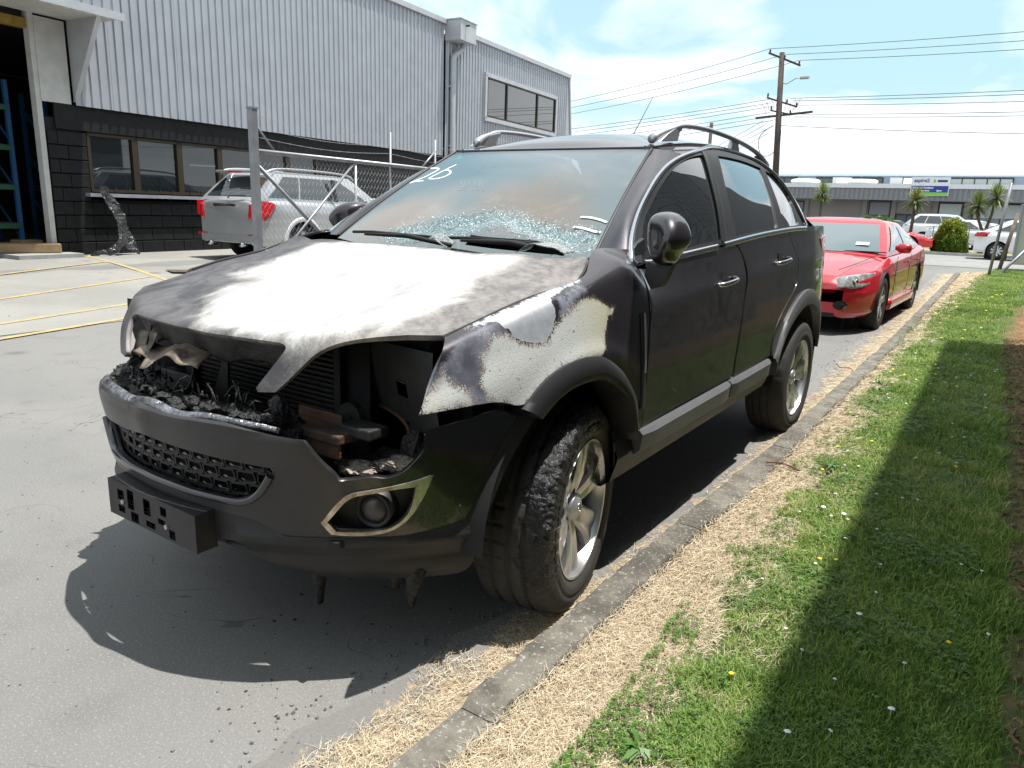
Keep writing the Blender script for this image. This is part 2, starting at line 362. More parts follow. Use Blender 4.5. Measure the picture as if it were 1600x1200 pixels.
# thatch drift on the lane side of the kerb
def de(y): return np.interp(y, [-8, -1.1, -.8, -.4, -.12, .5, 1.2, 3, 4.3, 6.1, 9.2, 13.8, 20.4], [.66, .67, .73, .73, .80, .86, .86, .80, .66, .56, .44, .25, -.10])
V = []; A = []; NX = 16
ysd = np.linspace(-8, 20.4, 285)
for y in ysd:
    f0 = float(kf(y))+.012; e = float(de(y))-.035+.05*fbm(0, y, 4)
    for i in range(NX):
        k = i/(NX-1); x = e+(f0-e)*k; V.append((x, y, .004+.030*k**1.5+.006*fbm(x, y, 9)*k)); A.append(k)
i = np.arange(len(ysd)-1)[:, None]*NX+np.arange(NX-1)[None]
M_drift, t, p = newmat('dry_thatch_drift'); hi = nz(t, 90, 6, .75); lo = nz(t, 10, 5, .7)
c = mixc(t, step(t, hi, .3, .7), (.26, .20, .13), (.48, .40, .28)); c = mixc(t, nm(t, 'MULTIPLY', step(t, nz(t, 28, 5, .7), .5, .62), .6), c, (.17, .15, .12)); c = mixc(t, step(t, nm(t, 'ADD', at(t, 'k'), nm(t, 'MULTIPLY', nm(t, 'SUBTRACT', lo, .5), 2.4)), .52, .38), c, mixc(t, hi, (.15, .147, .14), (.27, .26, .245)))
t.links.new(c, p.inputs['Base Color']); p.inputs['Roughness'].default_value = 1; bumpn(t, nm(t, 'ADD', hi, lo), .8, .012)
me = npmesh('thatch_drift', V, np.stack([i, i+1, i+NX+1, i+NX], -1).reshape(-1, 4), attrs=dict(k=A)); tag(obj('thatch_drift', me, M_drift), kind='structure')
# loose straw, grass blades, clover : geometry
def leafmat(name, cols, rough=.6, trans=.25):
    m, t, p = newmat(name); r = t.nodes.new('ShaderNodeValToRGB'); a_ = at(t, 'tone'); t.links.new(a_, r.inputs[0]); cr_ = r.color_ramp
    while len(cr_.elements) < len(cols): cr_.elements.new(.5)
    for k, c in enumerate(cols): cr_.elements[k].position = k/(len(cols)-1); cr_.elements[k].color = (*c, 1)
    t.links.new(r.outputs[0], p.inputs['Base Color']); p.inputs['Roughness'].default_value = rough; p.inputs['Specular IOR Level'].default_value = .3
    tl_ = t.nodes.new('ShaderNodeBsdfTranslucent'); t.links.new(r.outputs[0], tl_.inputs[0]); ms = t.nodes.new('ShaderNodeMixShader'); ms.inputs[0].default_value = trans
    t.links.new(p.outputs[0], ms.inputs[1]); t.links.new(tl_.outputs[0], ms.inputs[2]); t.links.new(ms.outputs[0], t.nodes['Material Output'].inputs[0]); return m
def samp_y(n, y0, y1, pw=1.9):
    # density falls with distance from the camera
    u = rng.random(n); d0 = (y0+3.2); d1 = (y1+3.2); a = 1-pw; return (d0**a+u*(d1**a-d0**a))**(1/a)-3.2
noiseg = rng.random((64, 64))
def vnoise(x, y, s):
    X = x*s; Y = y*s; i = np.floor(X).astype(int); j = np.floor(Y).astype(int); fx = X-i; fy_ = Y-j; fx = fx*fx*(3-2*fx); fy_ = fy_*fy_*(3-2*fy_); g = lambda a, b: noiseg[a % 64, b % 64]
    return (g(i, j)*(1-fx)+g(i+1, j)*fx)*(1-fy_)+(g(i, j+1)*(1-fx)+g(i+1, j+1)*fx)*fy_
def straw(n, xy, zfn, name, cols, L=(.014, .048), W=.0014, lift=.011):
    x, y = xy; n = len(x); d = np.clip((y+3.2)/3.2, 1, 6); a = rng.random(n)*2*np.pi; l = rng.uniform(*L, n)*np.sqrt(d); w = W*d*rng.uniform(.6, 1.3, n); z = zfn(x, y)+rng.random(n)*.012
    bend = rng.uniform(-.9, .9, n); up_ = np.abs(rng.normal(0, 1, n))*lift*rng.random(n)
    V = np.zeros((n, 6, 3)); ca, sa = np.cos(a), np.sin(a)
    for k, (s, h) in enumerate(((0, 0), (.5, .7), (1, 1))):
        aa = a+bend*s; px = x+l*s*np.cos(a+bend*s*.5); py = y+l*s*np.sin(a+bend*s*.5); nx_, ny_ = -np.sin(aa), np.cos(aa); ww = w*(1-.5*s)
        V[:, 2*k] = np.stack([px-nx_*ww/2, py-ny_*ww/2, z+up_*h], 1); V[:, 2*k+1] = np.stack([px+nx_*ww/2, py+ny_*ww/2, z+up_*h+ww*.4], 1)
    b = np.arange(n)[:, None]*6; F = np.concatenate([b+[0, 1, 3, 2], b+[2, 3, 5, 4]], 0)
    tone = np.repeat(np.clip(rng.normal(.5, .25, n), 0, 1), 6)
    me = npmesh(name, V.reshape(-1, 3), F, attrs=dict(tone=tone), smooth=False); o = obj(name, me, leafmat(name+'_colour', cols, .75, .15)); return tag(o, kind='stuff')
def verge_z(x, y): return .056+.012*np.clip((x-kf(y)-.115)*2, 0, 1)
SC = [(.24, .18, .11), (.48, .39, .26), (.64, .54, .39), (.78, .70, .55)]
n = 120000; y = samp_y(n, -1.6, 21); f0 = kf(y)+.095; wdt = ge(y)-f0+.22; x = f0+.02+wdt*rng.random(n)**.9; keep = (x-ge(y))/.25 < vnoise(x, y, 9)*1.6-.6; keep |= rng.random(n) < .12
straw(0, (x[keep], y[keep]), verge_z, 'dry_straw', SC)
n = 15000; y = samp_y(n, -1.6, 20); x = de(y)-.02+(kf(y)-.005-de(y))*rng.random(n)**.7; keep = (vnoise(x, y, 7)+(x-de(y))*3 > .55) & ~((y > .2) & (y < 2.6) & (rng.random(n) < .8))
straw(0, (x[keep], y[keep]), lambda X, Y: .006+.030*np.clip((X-de(Y))/(kf(Y)-de(Y)+1e-3), 0, 1)**1.5, 'gutter_straw', SC, L=(.015, .045), lift=.006)
def blades(n, xy, name, cols, H=(.012, .036), W=.0025, zf=verge_z, clump=0):
    x, y = xy; n = len(x); d = np.clip((y+3.2)/3.2, 1, 5.5)**.8; a = rng.random(n)*2*np.pi; h = rng.uniform(*H, n)*d**.35*(.55+.9*vnoise(x, y, 4)); w = W*d*rng.uniform(.7, 1.4, n); lean = rng.uniform(.2, 1.1, n)*h; z = zf(x, y)-.004
    V = np.zeros((n, 5, 3)); ca, sa = np.cos(a), np.sin(a); px, py = -sa, ca
    for k, (s, ww) in enumerate(((0, 1.), (.55, .85))):
        cx = x+ca*lean*s*s; cy = y+sa*lean*s*s; V[:, 2*k] = np.stack([cx-px*w*ww/2, cy-py*w*ww/2, z+h*s], 1); V[:, 2*k+1] = np.stack([cx+px*w*ww/2, cy+py*w*ww/2, z+h*s], 1)
    V[:, 4] = np.stack([x+ca*lean, y+sa*lean, z+h*.92], 1); b = np.arange(n)[:, None]*5
    F = np.concatenate([b+[0, 1, 3], b+[0, 3, 2], b+[2, 3, 4]], 0)
    tone = np.repeat(np.clip(rng.normal(.45, .2, n)+.5*(vnoise(x, y, 2.2)-.5)+.4*(vnoise(x, y, 11)-.5), 0, 1), 5)
    me = npmesh(name, V.reshape(-1, 3), F, attrs=dict(tone=tone), smooth=False); o = obj(name, me, leafmat(name+'_colour', cols, .55, .35)); return tag(o, kind='stuff')
GC = [(.08, .15, .025), (.15, .26, .045), (.24, .36, .07), (.36, .44, .12), (.50, .47, .24)]
n = 420000; y = samp_y(n, -1.7, 23, 1.75); x = ge(y)-.12+(np.where(y > 7, 3.4, 2.6)-ge(y)+.12)*rng.random(n); keep = (x-ge(y))/.22+.35 > vnoise(x, y, 8); keep &= (x < gm(y)+.12*(vnoise(x, y, 6)-.5)) | (rng.random(n) < .07) ; keep &= ~((vnoise(x, y, 3.1) < .2) & (rng.random(n) < .7))
# right of y>7 lawn continues; thin the worn patches
wp = (y > 7.3) & (x > 1.5+.02*y) & (vnoise(x, y, 1.1) > .55); keep &= ~(wp & (rng.random(n) < .8))
blades(0, (x[keep], y[keep]), 'lawn_grass', GC)
# clover leaves
n = 62000; y = samp_y(n, -1.7, 9); x = ge(y)-.1+(gm(y)-ge(y))*rng.random(n); keep = rng.random(n) < np.clip((.55*vnoise(x+7, y, 2.7)+.45*vnoise(x, y+3, 13)-.40)*2.6, .03, .75); x, y = x[keep], y[keep]; n = len(x)
V = np.zeros((n, 7, 3)); z = verge_z(x, y)+rng.uniform(.012, .03, n); r_ = rng.uniform(.0035, .0065, n)*np.clip((y+3.2)/3.2, 1, 3)**.7; a = rng.random(n)*6.28
V[:, 0] = np.stack([x, y, z], 1)
for k in range(6):
    aa = a+k*np.pi/3; V[:, k+1] = np.stack([x+r_*np.cos(aa)*1.5, y+r_*np.sin(aa)*1.5, z+rng.uniform(-.002, .003, n)], 1)
b = np.arange(n)[:, None]*7; F = np.concatenate([b+[0, 1, 2], b+[0, 3, 4], b+[0, 5, 6]], 0)
me = npmesh('clover', V.reshape(-1, 3), F, attrs=dict(tone=np.repeat(rng.random(n), 7)), smooth=False); tag(obj('clover', me, leafmat('clover_colour', [(.05, .10, .02), (.10, .19, .035), (.17, .28, .06)], .5, .3)), kind='stuff')
# daisies and clover heads: one joined set each of tiny flowers
def flowers(name, n, size, m, yr, tall=.035, seed=3):
    mb = MB(); r = random.Random(seed)
    for _ in range(n):
        y = r.uniform(*yr)**1.0; x = r.uniform(float(ge(y))+.02, float(gm(y))-.03); z = .065+tall; s = size*(1+max(0, y)*.16)
        pts = [(x+s*math.cos(q)*(1 if i % 2 else .72), y+s*math.sin(q)*(1 if i % 2 else .72), z+r.uniform(-.001, .002)) for i, q in enumerate([2*math.pi*k/12 for k in range(12)])]
        b = len(mb.V); mb.V += pts+[(x, y, z+s*.55)]; mb.F += [(b+k, b+(k+1) % 12, b+12) for k in range(12)]
        mb.tube([(x, y, .06), (x, y, z)], .0008, 4, False)
    o = mb.obj(name, m); tag(o, kind='stuff')
flowers('clover_flowers', 60, .0065, mat('clover_head_white', (.62, .58, .52), .9), (-1.3, 6.5))
flowers('daisies', 7, .010, mat('daisy_white', (.8, .8, .78), .8), (-.9, 1.5), seed=8)
flowers('yellow_flowers', 24, .008, mat('buttercup_yellow', (.75, .55, .02), .7), (-.6, 14), seed=5)
# broad leaf weeds in the lawn edge
mb = MB(); r = random.Random(2)
for (x, y) in ((1.22, 3.6), (1.17, 4.0), (1.12, 4.3), (1.30, 1.9), (1.55, .6), (1.85, 3.0), (1.9, 3.5), (1.42, -.6)):
    for k in range(14):
        a = r.uniform(0, 6.28); l = r.uniform(.04, .085); z = .065; w = .008; c, s = math.cos(a), math.sin(a); h = r.uniform(.012, .05)
        b = len(mb.V); mb.V += [(x, y, z), (x+c*l*.5-s*w, y+s*l*.5+c*w, z+h*.8), (x+c*l*.5+s*w, y+s*l*.5-c*w, z+h*.8), (x+c*l, y+s*l, z+h*.6)]; mb.F += [(b, b+2, b+3, b+1)]
tag(mb.obj('broadleaf_weeds', mat('weed_leaf', (.07, .15, .03), .5)), kind='stuff')
# bark mulch chips at the far right
mb = MB(); r = random.Random(6)
for _ in range(1500):
    y = r.uniform(-1.2, 8); x = float(gm(y))+abs(r.gauss(0, .16)); l = r.uniform(.01, .035); mb.box((x, y, .07+r.random()*.01), (l, l*.35, .004), M=Matrix.Rotation(r.uniform(0, 6.28), 3, 'Z') @ Matrix.Rotation(r.uniform(-.4, .4), 3, 'X'))
tag(mb.obj('bark_mulch', mat('bark_chip', (.20, .11, .06), .9, nscale=20, col2=(.09, .05, .03))), kind='stuff')
# gravel crumbs along the broken asphalt edge and ash under the nose
mb = MB(); r = random.Random(9)
for _ in range(900):
    y = r.uniform(-1.9, 1.2) if r.random() < .7 else r.uniform(1.2, 9); x = float(de(y))-abs(r.gauss(0, .14))+.04; s = r.uniform(.0015, .006)*(1 if r.random() < .97 else 2); mb.box((x, y, s*.4), (s*1.6, s*1.2, s), M=Matrix.Rotation(r.uniform(0, 6.28), 3, Vector((r.random(), r.random(), 1)).normalized()))
for _ in range(260):
    x = r.uniform(-2.6, .6); y = r.uniform(-1.9, -.2); s = r.uniform(.001, .0035); mb.box((x, y, s*.4), (s*1.6, s*1.2, s), M=Matrix.Rotation(r.uniform(0, 6.28), 3, 'Z'))
tag(mb.obj('loose_gravel', mat('gravel_chip', (.20, .195, .185), .9, nscale=40, col2=(.07, .07, .07))), kind='stuff')
mb = MB()
for _ in range(60):
    x = r.uniform(.1, .85); y = r.uniform(-1.0, .1); s = r.uniform(.0015, .006); mb.box((x, y, s*.3), (s*1.8, s*1.2, s*.5), M=Matrix.Rotation(r.uniform(0, 6.28), 3, 'Z'))
tag(mb.obj('charred_crumbs', mat('charcoal_flakes', (.03, .03, .03), .8)), kind='stuff')
# twigs on the kerb strip
for pts, nme in (([(.86, 4.75, .05), (.80, 4.9, .052), (.74, 4.86, .05), (.66, 5.05, .05)], 'dead twig curled on the straw beside the kerb behind the burnt car'), ([(1.02, 1.72, .085), (1.10, 1.74, .09), (1.19, 1.70, .085)], 'short brown twig lying on the kerb beside the rear wheel')):
    mb = MB(); mb.tube(spline3(pts, 12) if 'spline3' in globals() else pts, .004, 6); tag(mb.obj('twig', mat('twig_brown', (.12, .06, .035), .9), smooth=True), nme, 'twig')
# ------------------------------------------------------------------ block wall building on the right, outside the frame (casts the lawn's shadow, shows in the side windows)
side_b = thing('block_building', 'tall dark grey concrete block building along the right edge of the lawn', 'building', (2.83, 0, 0), 0)
M_blk2 = mat('dark_grey_blockwork', (.12, .12, .125), .85, nscale=6, namt=.25)
mb = MB(); H_ = 7.0
P0, P1 = (.73, -16.), (-.12, 8.15)
def bwall(y): return P0[0]+(P1[0]-P0[0])*(y-P0[1])/(P1[1]-P0[1])
mb.add([(bwall(-16)+.012, -16, 0), (bwall(8.15)+.012, 8.15, 0), (bwall(8.15)+.012, 8.15, H_), (bwall(-16)+.012, -16, H_), (9, -16, 0), (9, 8.15, 0), (9, 8.15, H_), (9, -16, H_)], [(0, 1, 2, 3), (1, 5, 6, 2), (4, 0, 3, 7), (3, 2, 6, 7), (5, 4, 7, 6)])
mb.obj('wall', mat('block_mortar', (.045, .045, .047), .9), side_b)
bl = MB()
for r_ in range(35):
    z = r_*.2
    for k in range(61):
        y = -16+k*.4+(.2 if r_ % 2 else 0)
        if y+.39 > 8.15: continue
        x0 = bwall(y+.2); bl.add([(x0, y+.006, z+.006), (x0, y+.394, z+.006), (x0, y+.394, z+.194), (x0, y+.006, z+.194)], [(3, 2, 1, 0)])
tag(bl.obj('block', M_blk2, side_b), kind='stuff')
mb = MB(); mb.box((5.4, 15.2, 4.25), (8.6, 14.0, 8.5)); mb.obj('added_reflection_wing', M_blk2, side_b)  # unseen wing, added to give the rear side window a dark reflection
# ------------------------------------------------------------------ workshop on the left
def rest(name, label, cat, loc=(0, 0, 0), rz=0, group=None): return thing(name, label, cat, loc, rz, group)
ws_b = thing('workshop', 'grey ribbed metal workshop over a black block wall, with an open doorway and downpipe', 'building', (-13.6, 4.9, .10), R(6.9))
M_clad_w = mat('galvanised_grey_cladding', (.40, .415, .45), .42, metal=.35, nscale=2.2, col2=(.36, .375, .41))
M_blk = mat('black_painted_block', (.009, .009, .010), .62, spec=.25, nscale=5, col2=(.016, .016, .017), bump=.5, bscale=120, dist=.003)
M_mort = mat('black_joint', (.010, .010, .011), .8)
M_trim = mat('pale_grey_flashing', (.46, .475, .50), .45, metal=.2, nscale=3, namt=.12)
M_cream = mat('dusty_white_board', (.52, .52, .50), .8, nscale=4, namt=.15)
M_frame = mat('bronze_window_frame', (.045, .035, .022), .45, metal=.4)
M_sillw = mat('yellowed_sill', (.45, .38, .22), .7, nscale=5, namt=.3)
def glass_mat(name, col=(.02, .025, .03), tr=.35):
    m, t, p = newmat(name); p.inputs['Base Color'].default_value = (*col, 1); p.inputs['Roughness'].default_value = .02; p.inputs['Specular IOR Level'].default_value = .9; p.inputs['Coat Weight'].default_value = 1; p.inputs['Coat Roughness'].default_value = .01
    b = t.nodes.new('ShaderNodeBsdfTransparent'); b.inputs[0].default_value = (.6, .65, .68, 1); ms = t.nodes.new('ShaderNodeMixShader'); ms.inputs[0].default_value = tr
    t.links.new(p.outputs[0], ms.inputs[1]); t.links.new(b.outputs[0], ms.inputs[2]); t.links.new(ms.outputs[0], t.nodes['Material Output'].inputs[0]); return m
M_gl = glass_mat('dusty_dark_glass')
M_glo = glass_mat('dark_glass', tr=0)
# profiled sheets
def rib_sheet(name, x0, y0, y1, zf0, zf1, m, parent, pitch=.195, depth=.032):
    P = []; y = y0
    while y < y1-1e-4:
        for dy, dx in ((0, 0), (.115, 0), (.130, depth), (.168, depth), (.183, 0)):
            if y+dy < y1: P.append((y+dy, dx))
        y += pitch
    P.append((y1, 0)); V = []; F = []
    for (yy, dx) in P: V += [(x0+dx, yy, zf0(yy)), (x0+dx, yy, zf1(yy))]
    for i in range(len(P)-1): F.append((2*i, 2*i+2, 2*i+3, 2*i+1))
    me = npmesh(name, V, F, smooth=False); o = obj(name, me, m, parent); return o
y = .50; k = 0
while y < 13.19:
    y1 = min(y+.78, 13.2); lft = lambda yy: 2.86 if yy > .5 else 2.86
    rib_sheet('cladding_sheet', .10+(.004 if k % 2 else 0), y, y1, lambda yy: 2.86, lambda yy: 7.0, M_clad_w, ws_b); y = y1; k += 1
y = 13.22
while y < 23.0:
    y1 = min(y+.78, 23.1); rib_sheet('cladding_sheet', .16+(.004 if k % 2 else 0), y, y1, lambda yy: 2.2, lambda yy: 6.88-.0*(yy), M_clad_w, ws_b); y = y1; k += 1
mb = MB(); mb.prism([(23.06, 6.95), (23.06, 0), (24.3, 0), (23.60, 4.0), (23.18, 6.95)], -9, .16, 'x'); mb.obj('end_wall', M_trim, ws_b)
mb = MB(); mb.bar((.19, 23.10, 6.9), (.19, 23.9, 2.2), .10, .06, upv=(1, 0, 0)); mb.obj('corner_flashing', M_trim, ws_b)
mb = MB(); mb.box((.05, 6.85, 7.06), (.30, 12.72, .16)); mb.obj('roof_flashing', M_trim, ws_b, bevel=.01)
mb = MB(); mb.box((.10, 18.2, 6.93), (.30, 9.95, .16)); mb.obj('roof_flashing', M_trim, ws_b, bevel=.01)
mb = MB(); mb.box((-4.5, 11.6, 6.7), (8.9, 24.2, .1)); mb.box((-4.5, -4, 6.7), (8.9, 7.4, .1)); mb.box((-9, 8, 3.4), (.1, 31, 6.8)); mb.obj('roof', M_trim, ws_b)
mb = MB(); mb.box((.42, 13.72, 6.80), (.62, .98, .62)); mb.obj('rainwater_head', M_trim, ws_b, bevel=.008)
mb = MB(); mb.box((.42, 13.72, 7.125), (.68, 1.04, .03)); mb.obj('rainwater_head_lid', M_trim, ws_b)
mb = MB(); mb.tube([(.74, 13.55, 6.95), (.86, 13.55, 6.95)], .03, 8); mb.obj('overflow_spout', M_black if 'M_black' in globals() else M_mort, ws_b)
mb = MB(); mb.tube(spline3([(.38, 13.95, 6.5), (.38, 13.93, 6.35), (.30, 13.62, 6.12), (.28, 13.50, 5.95)], 10).tolist()+[(.28, 13.50, 3), (.28, 13.50, .3)], .095, 14); mb.obj('downpipe', M_trim, ws_b, True)
for z in (5.1, 3.2): mb = MB(); mb.box((.22, 13.5, z), (.14, .26, .05)); mb.obj('pipe_bracket', M_trim, ws_b)
# first floor window
mb = MB(); mb.box((.20, 18.76, 5.85), (.14, 6.1, .14)); mb.box((.20, 18.76, 4.34), (.14, 6.1, .14)); mb.box((.20, 15.76, 5.1), (.14, .14, 1.5)); mb.box((.20, 21.75, 5.1), (.14, .14, 1.5)); mb.obj('window_surround', M_trim, ws_b)
for a, b in ((15.86, 17.35), (17.35, 19.95), (19.95, 21.65)):
    f = MB(); 
    f.box((.22, (a+b)/2, 5.76), (.07, b-a, .05)); f.box((.22, (a+b)/2, 4.44), (.09, b-a, .06)); f.box((.22, a+.02, 5.1), (.07, .045, 1.3)); f.box((.22, b-.02, 5.1), (.07, .045, 1.3)); fo_w = f.obj('upper_window', M_frame, ws_b)
    g = MB(); g.box((.205, (a+b)/2, 5.1), (.01, b-a-.04, 1.3)); g.obj('pane', M_glo, fo_w)
g = MB(); g.box((.10, 18.7, 5.1), (.02, 5.9, 1.6)); g.obj('window_backing', M_mort, ws_b)
# black wall: openings for windows
WIN = [(.70, 1.74), (1.74, 2.82), (2.82, 3.92), (3.92, 5.0), (5.0, 6.1), (6.1, 7.2)]
mb = MB()
mb.box((-.1, 13.75, 2.63), (.2, 19.3, .48)); mb.box((-.1, 13.75, 2.63), (.2, .1, .4)) if 0 else None
mb.box((-.1, .28, 1.3), (.16, .76, 2.6)); mb.box((-.1, 2.4, 2.63), (.2, 3.49, .48)) if 0 else None
mb.box((-.1, 2.4, 2.62), (.2, 3.4, .46)); mb.box((-.1, 15.2, 1.2), (.2, 16.0, 2.4)); mb.box((-.105, 3.95, .55), (.18, 6.5, 1.1))
mb.obj('wall_core', M_mort, ws_b)
mb = MB(); mb.box((.015, 11.7, 2.64), (.05, 23.2, .46)); mb.obj('black_band', M_blk, ws_b)
blk = None; n = 0
def block_mesh(l, h=.252, d=.06):
    b = MB(); b.box((0, 0, 0), (d, l-.012, h-.012)); me = b.mesh('block'); bm = bmesh.new(); bm.from_mesh(me); bmesh.ops.bevel(bm, geom=bm.edges[:], offset=.006, segments=1, affect='EDGES'); bm.to_mesh(me); bm.free(); me.materials.append(M_blk); return me
bms = {}
def put_block(y0, y1, z0, dx=0):
    l = round(y1-y0, 3)
    if l not in bms: bms[l] = block_mesh(l)
    o = bpy.data.objects.new('block', bms[l]); COL.objects.link(o); o.parent = ws_b; o.location = (.005+dx, (y0+y1)/2, z0+.126)
for r_ in range(9):
    z0 = .02+r_*.262
    # pier left of the windows
    if r_ % 2: put_block(-.08, .30, z0); put_block(.30, .68, z0)
    else: put_block(-.08, .68, z0) if 0 else (put_block(-.08, .11, z0), put_block(.11, .68, z0))
    if r_ < 4:
        y0 = .68+(.26 if r_ % 2 else 0)
        if r_ % 2: put_block(.68, .94, z0)
        while y0 < 7.1: put_block(y0, y0+.52, z0); y0 += .52
mb = MB(); mb.box((.07, 4.0, 1.20), (.26, 6.9, .07)); mb.obj('window_ledge', mat('grey_blue_ledge', (.28, .29, .33), .6, nscale=4), ws_b)
for a, b in WIN:
    f = MB(); f.box((-.03, (a+b)/2, 2.36), (.08, b-a, .05)); f.box((-.03, (a+b)/2, 1.29), (.10, b-a, .06)); f.box((-.03, a+.035, 1.83), (.08, .07, 1.1)); f.box((-.03, b-.035, 1.83), (.08, .07, 1.1)); fo_w = f.obj('window', M_frame, ws_b)
    g = MB(); g.box((-.05, (a+b)/2, 1.83), (.01, b-a-.1, 1.06)); g.obj('pane', M_gl, fo_w)
    for q in range(3): s = MB(); s.box((.03, a+.2+q*.3, 1.335), (.05, .03, .035)); s.obj('sill_clip', M_frame, fo_w)
# doorway
mb = MB(); mb.box((-.05, -.16, 2.2), (.16, .10, 4.4)); mb.obj('door_jamb', M_cream, ws_b)
mb = MB(); mb.box((.02, .16, 3.60), (.06, .56, 1.46)); mb.obj('white_panel', M_cream, ws_b)
mb = MB(); mb.box((.50, -4.0, 4.42), (.98, 9.7, .10)); mb.obj('canopy_soffit', M_cream, ws_b)
mb = MB(); mb.prism([(.03, 2.92), (.03, 4.36), (.98, 4.62), (.98, 4.40)], .50, .60, 'y'); mb.obj('canopy_bracket', M_trim, ws_b)
rib_sheet('canopy_fascia', 1.0, -8.5, .95, lambda yy: 4.44, lambda yy: 5.4, M_clad_w, ws_b)
mb = MB(); mb.box((1.04, -3.8, 4.44), (.04, 9.6, .14)); mb.obj('canopy_flashing', M_trim, ws_b)
mb = MB(); mb.box((.5, -3.8, 5.42), (1.1, 9.6, .06)); mb.box((.05, -4.0, 6.0), (.1, 9.2, 1.8)); mb.obj('canopy_roof', M_trim, ws_b)
mb = MB(); mb.box((-.1, -3.1, 4.18), (.16, 5.8, .16)); mb.obj('yellow_door_beam', mat('grimy_yellow_beam', (.34, .22, .04), .7, nscale=4, namt=.4), ws_b)
mb = MB(); mb.box((-.1, -7.2, 2.1), (.2, 2.5, 4.2)); mb.obj('wall', M_blk, ws_b)
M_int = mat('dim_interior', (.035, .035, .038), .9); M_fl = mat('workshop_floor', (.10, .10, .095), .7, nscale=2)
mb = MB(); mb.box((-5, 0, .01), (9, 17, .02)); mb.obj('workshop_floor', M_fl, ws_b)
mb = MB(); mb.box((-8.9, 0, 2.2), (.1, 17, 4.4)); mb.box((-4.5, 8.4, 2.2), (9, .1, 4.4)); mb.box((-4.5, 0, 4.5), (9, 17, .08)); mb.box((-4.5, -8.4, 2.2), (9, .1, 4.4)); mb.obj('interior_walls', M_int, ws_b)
mb = MB(); mb.box((.25, -.55, .05), (.7, 1.2, .10)); mb.obj('door_step', mat('pale_step', (.30, .30, .29), .8, nscale=4), ws_b)
# storage rack with spare parts just inside the door
M_blue = mat('blue_rack_steel', (.015, .075, .19), .45, nscale=6); M_green = mat('green_rack_beam', (.010, .07, .035), .5)
def rack(loc, yaw_, label, w=2.2, n=4):
    r0 = thing('storage_rack', label, 'shelving', loc, yaw_, 'steel racks inside the workshop')
    for sx in (-w/2, w/2):
        for sy in (-.4, .4): b = MB(); b.box((sx, sy, 1.6), (.07, .07, 3.2)); b.obj('upright', M_blue, r0)
        for k in range(3): b = MB(); b.bar((sx, -.4, .3+k*.9), (sx, .4, 1.1+k*.9), .03); b.obj('brace', M_blue, r0)
    for k in range(n):
        z = .55+k*.72
        for sy in (-.42, .42): b = MB(); b.box((0, sy, z), (w, .04, .09)); b.obj('beam', M_green, r0)
        b = MB(); b.box((0, 0, z+.055), (w-.05, .8, .02)); b.obj('shelf', M_int, r0)
    return r0
c_, s_ = math.cos(R(6.9)), math.sin(R(6.9))
def wloc(x, y, z=0): return (-13.6+x*c_-y*s_, 4.9+x*s_+y*c_, .1+z)
rack(wloc(-1.0, -1.5, .02), R(6.9+90), 'blue and green storage rack just inside the open workshop doorway')
rack(wloc(-2.0, 2.6, .02), R(6.9+90), 'blue storage rack seen through the ground floor workshop windows', 3.4)
rg2 = random.Random(12)
M_junk = [mat('spare_part_black', (.03, .03, .032), .5), mat('spare_part_grey', (.22, .22, .22), .5, metal=.4), mat('pale_part', (.45, .45, .43), .5), mat('cardboard', (.30, .20, .11), .85, nscale=6)]
for k, (mi, sh_, y, x, sz, lab) in enumerate([(0, 0, -1.95, -.7, 1, 'black plastic car part deep on the lowest shelf inside the doorway'), (1, 0, -1.2, -.6, .8, 'grey metal car part on the lowest shelf near the door jamb'), (0, 1, -1.75, -.65, 1.1, 'big black car part on the second shelf, furthest from the door jamb'), (2, 1, -1.05, -.6, .6, 'small pale car part on the second shelf near the door jamb'), (2, 2, -1.8, -.6, .9, 'pale grey car part on the third shelf, furthest from the door jamb'), (0, 2, -1.1, -.65, 1.15, 'bulky black car part with pale sticker height on the third shelf near the door jamb')]):
    z = .55+sh_*.72+.065; b = MB(); n_ = 7+k % 3
    prof = [(rg2.uniform(.6, 1)*.24*sz*math.cos(2*math.pi*i/n_), rg2.uniform(.6, 1)*.16*sz*math.sin(2*math.pi*i/n_)+.16*sz) for i in range(n_)]
    b.prism(prof, -.10, .10, 'x'); o = b.obj('spare_part', M_junk[mi], None, bevel=.01, loc=wloc(x, y, z+.01), rot=(0, 0, rg2.uniform(0, .6)))
    tag(o, lab.replace(' with pale sticker height', ''), 'car part', 'salvaged parts on the workshop rack')
b = MB(); b.box((0, 0, .09), (.55, 1.15, .16)); tag(b.obj('cardboard_box', M_junk[3], None, bevel=.01, loc=wloc(-.15, -.62, .1), rot=(0, 0, R(-18))), 'long flat cardboard box lying on the workshop step', 'box')
b = MB(); b.box((0, 0, .15), (.34, .42, .28)); tag(b.obj('cardboard_box', M_junk[3], None, bevel=.01, loc=wloc(-.55, -.35, .02), rot=(0, 0, R(10))), 'small square cardboard box standing inside the doorway behind the flat one', 'box')
for a, b_ in ((2.2, 3.6), (4.6, 5.7)):
    b = MB(); b.bar((-2.2, a, 2.02), (-2.2, b_, 2.04), .04, .04); 
    mlamp = mat('lit_tube', (.9, .9, .85), .5, emis=(1.0, .98, .9)); b2 = b.obj('strip_light', mlamp, ws_b)
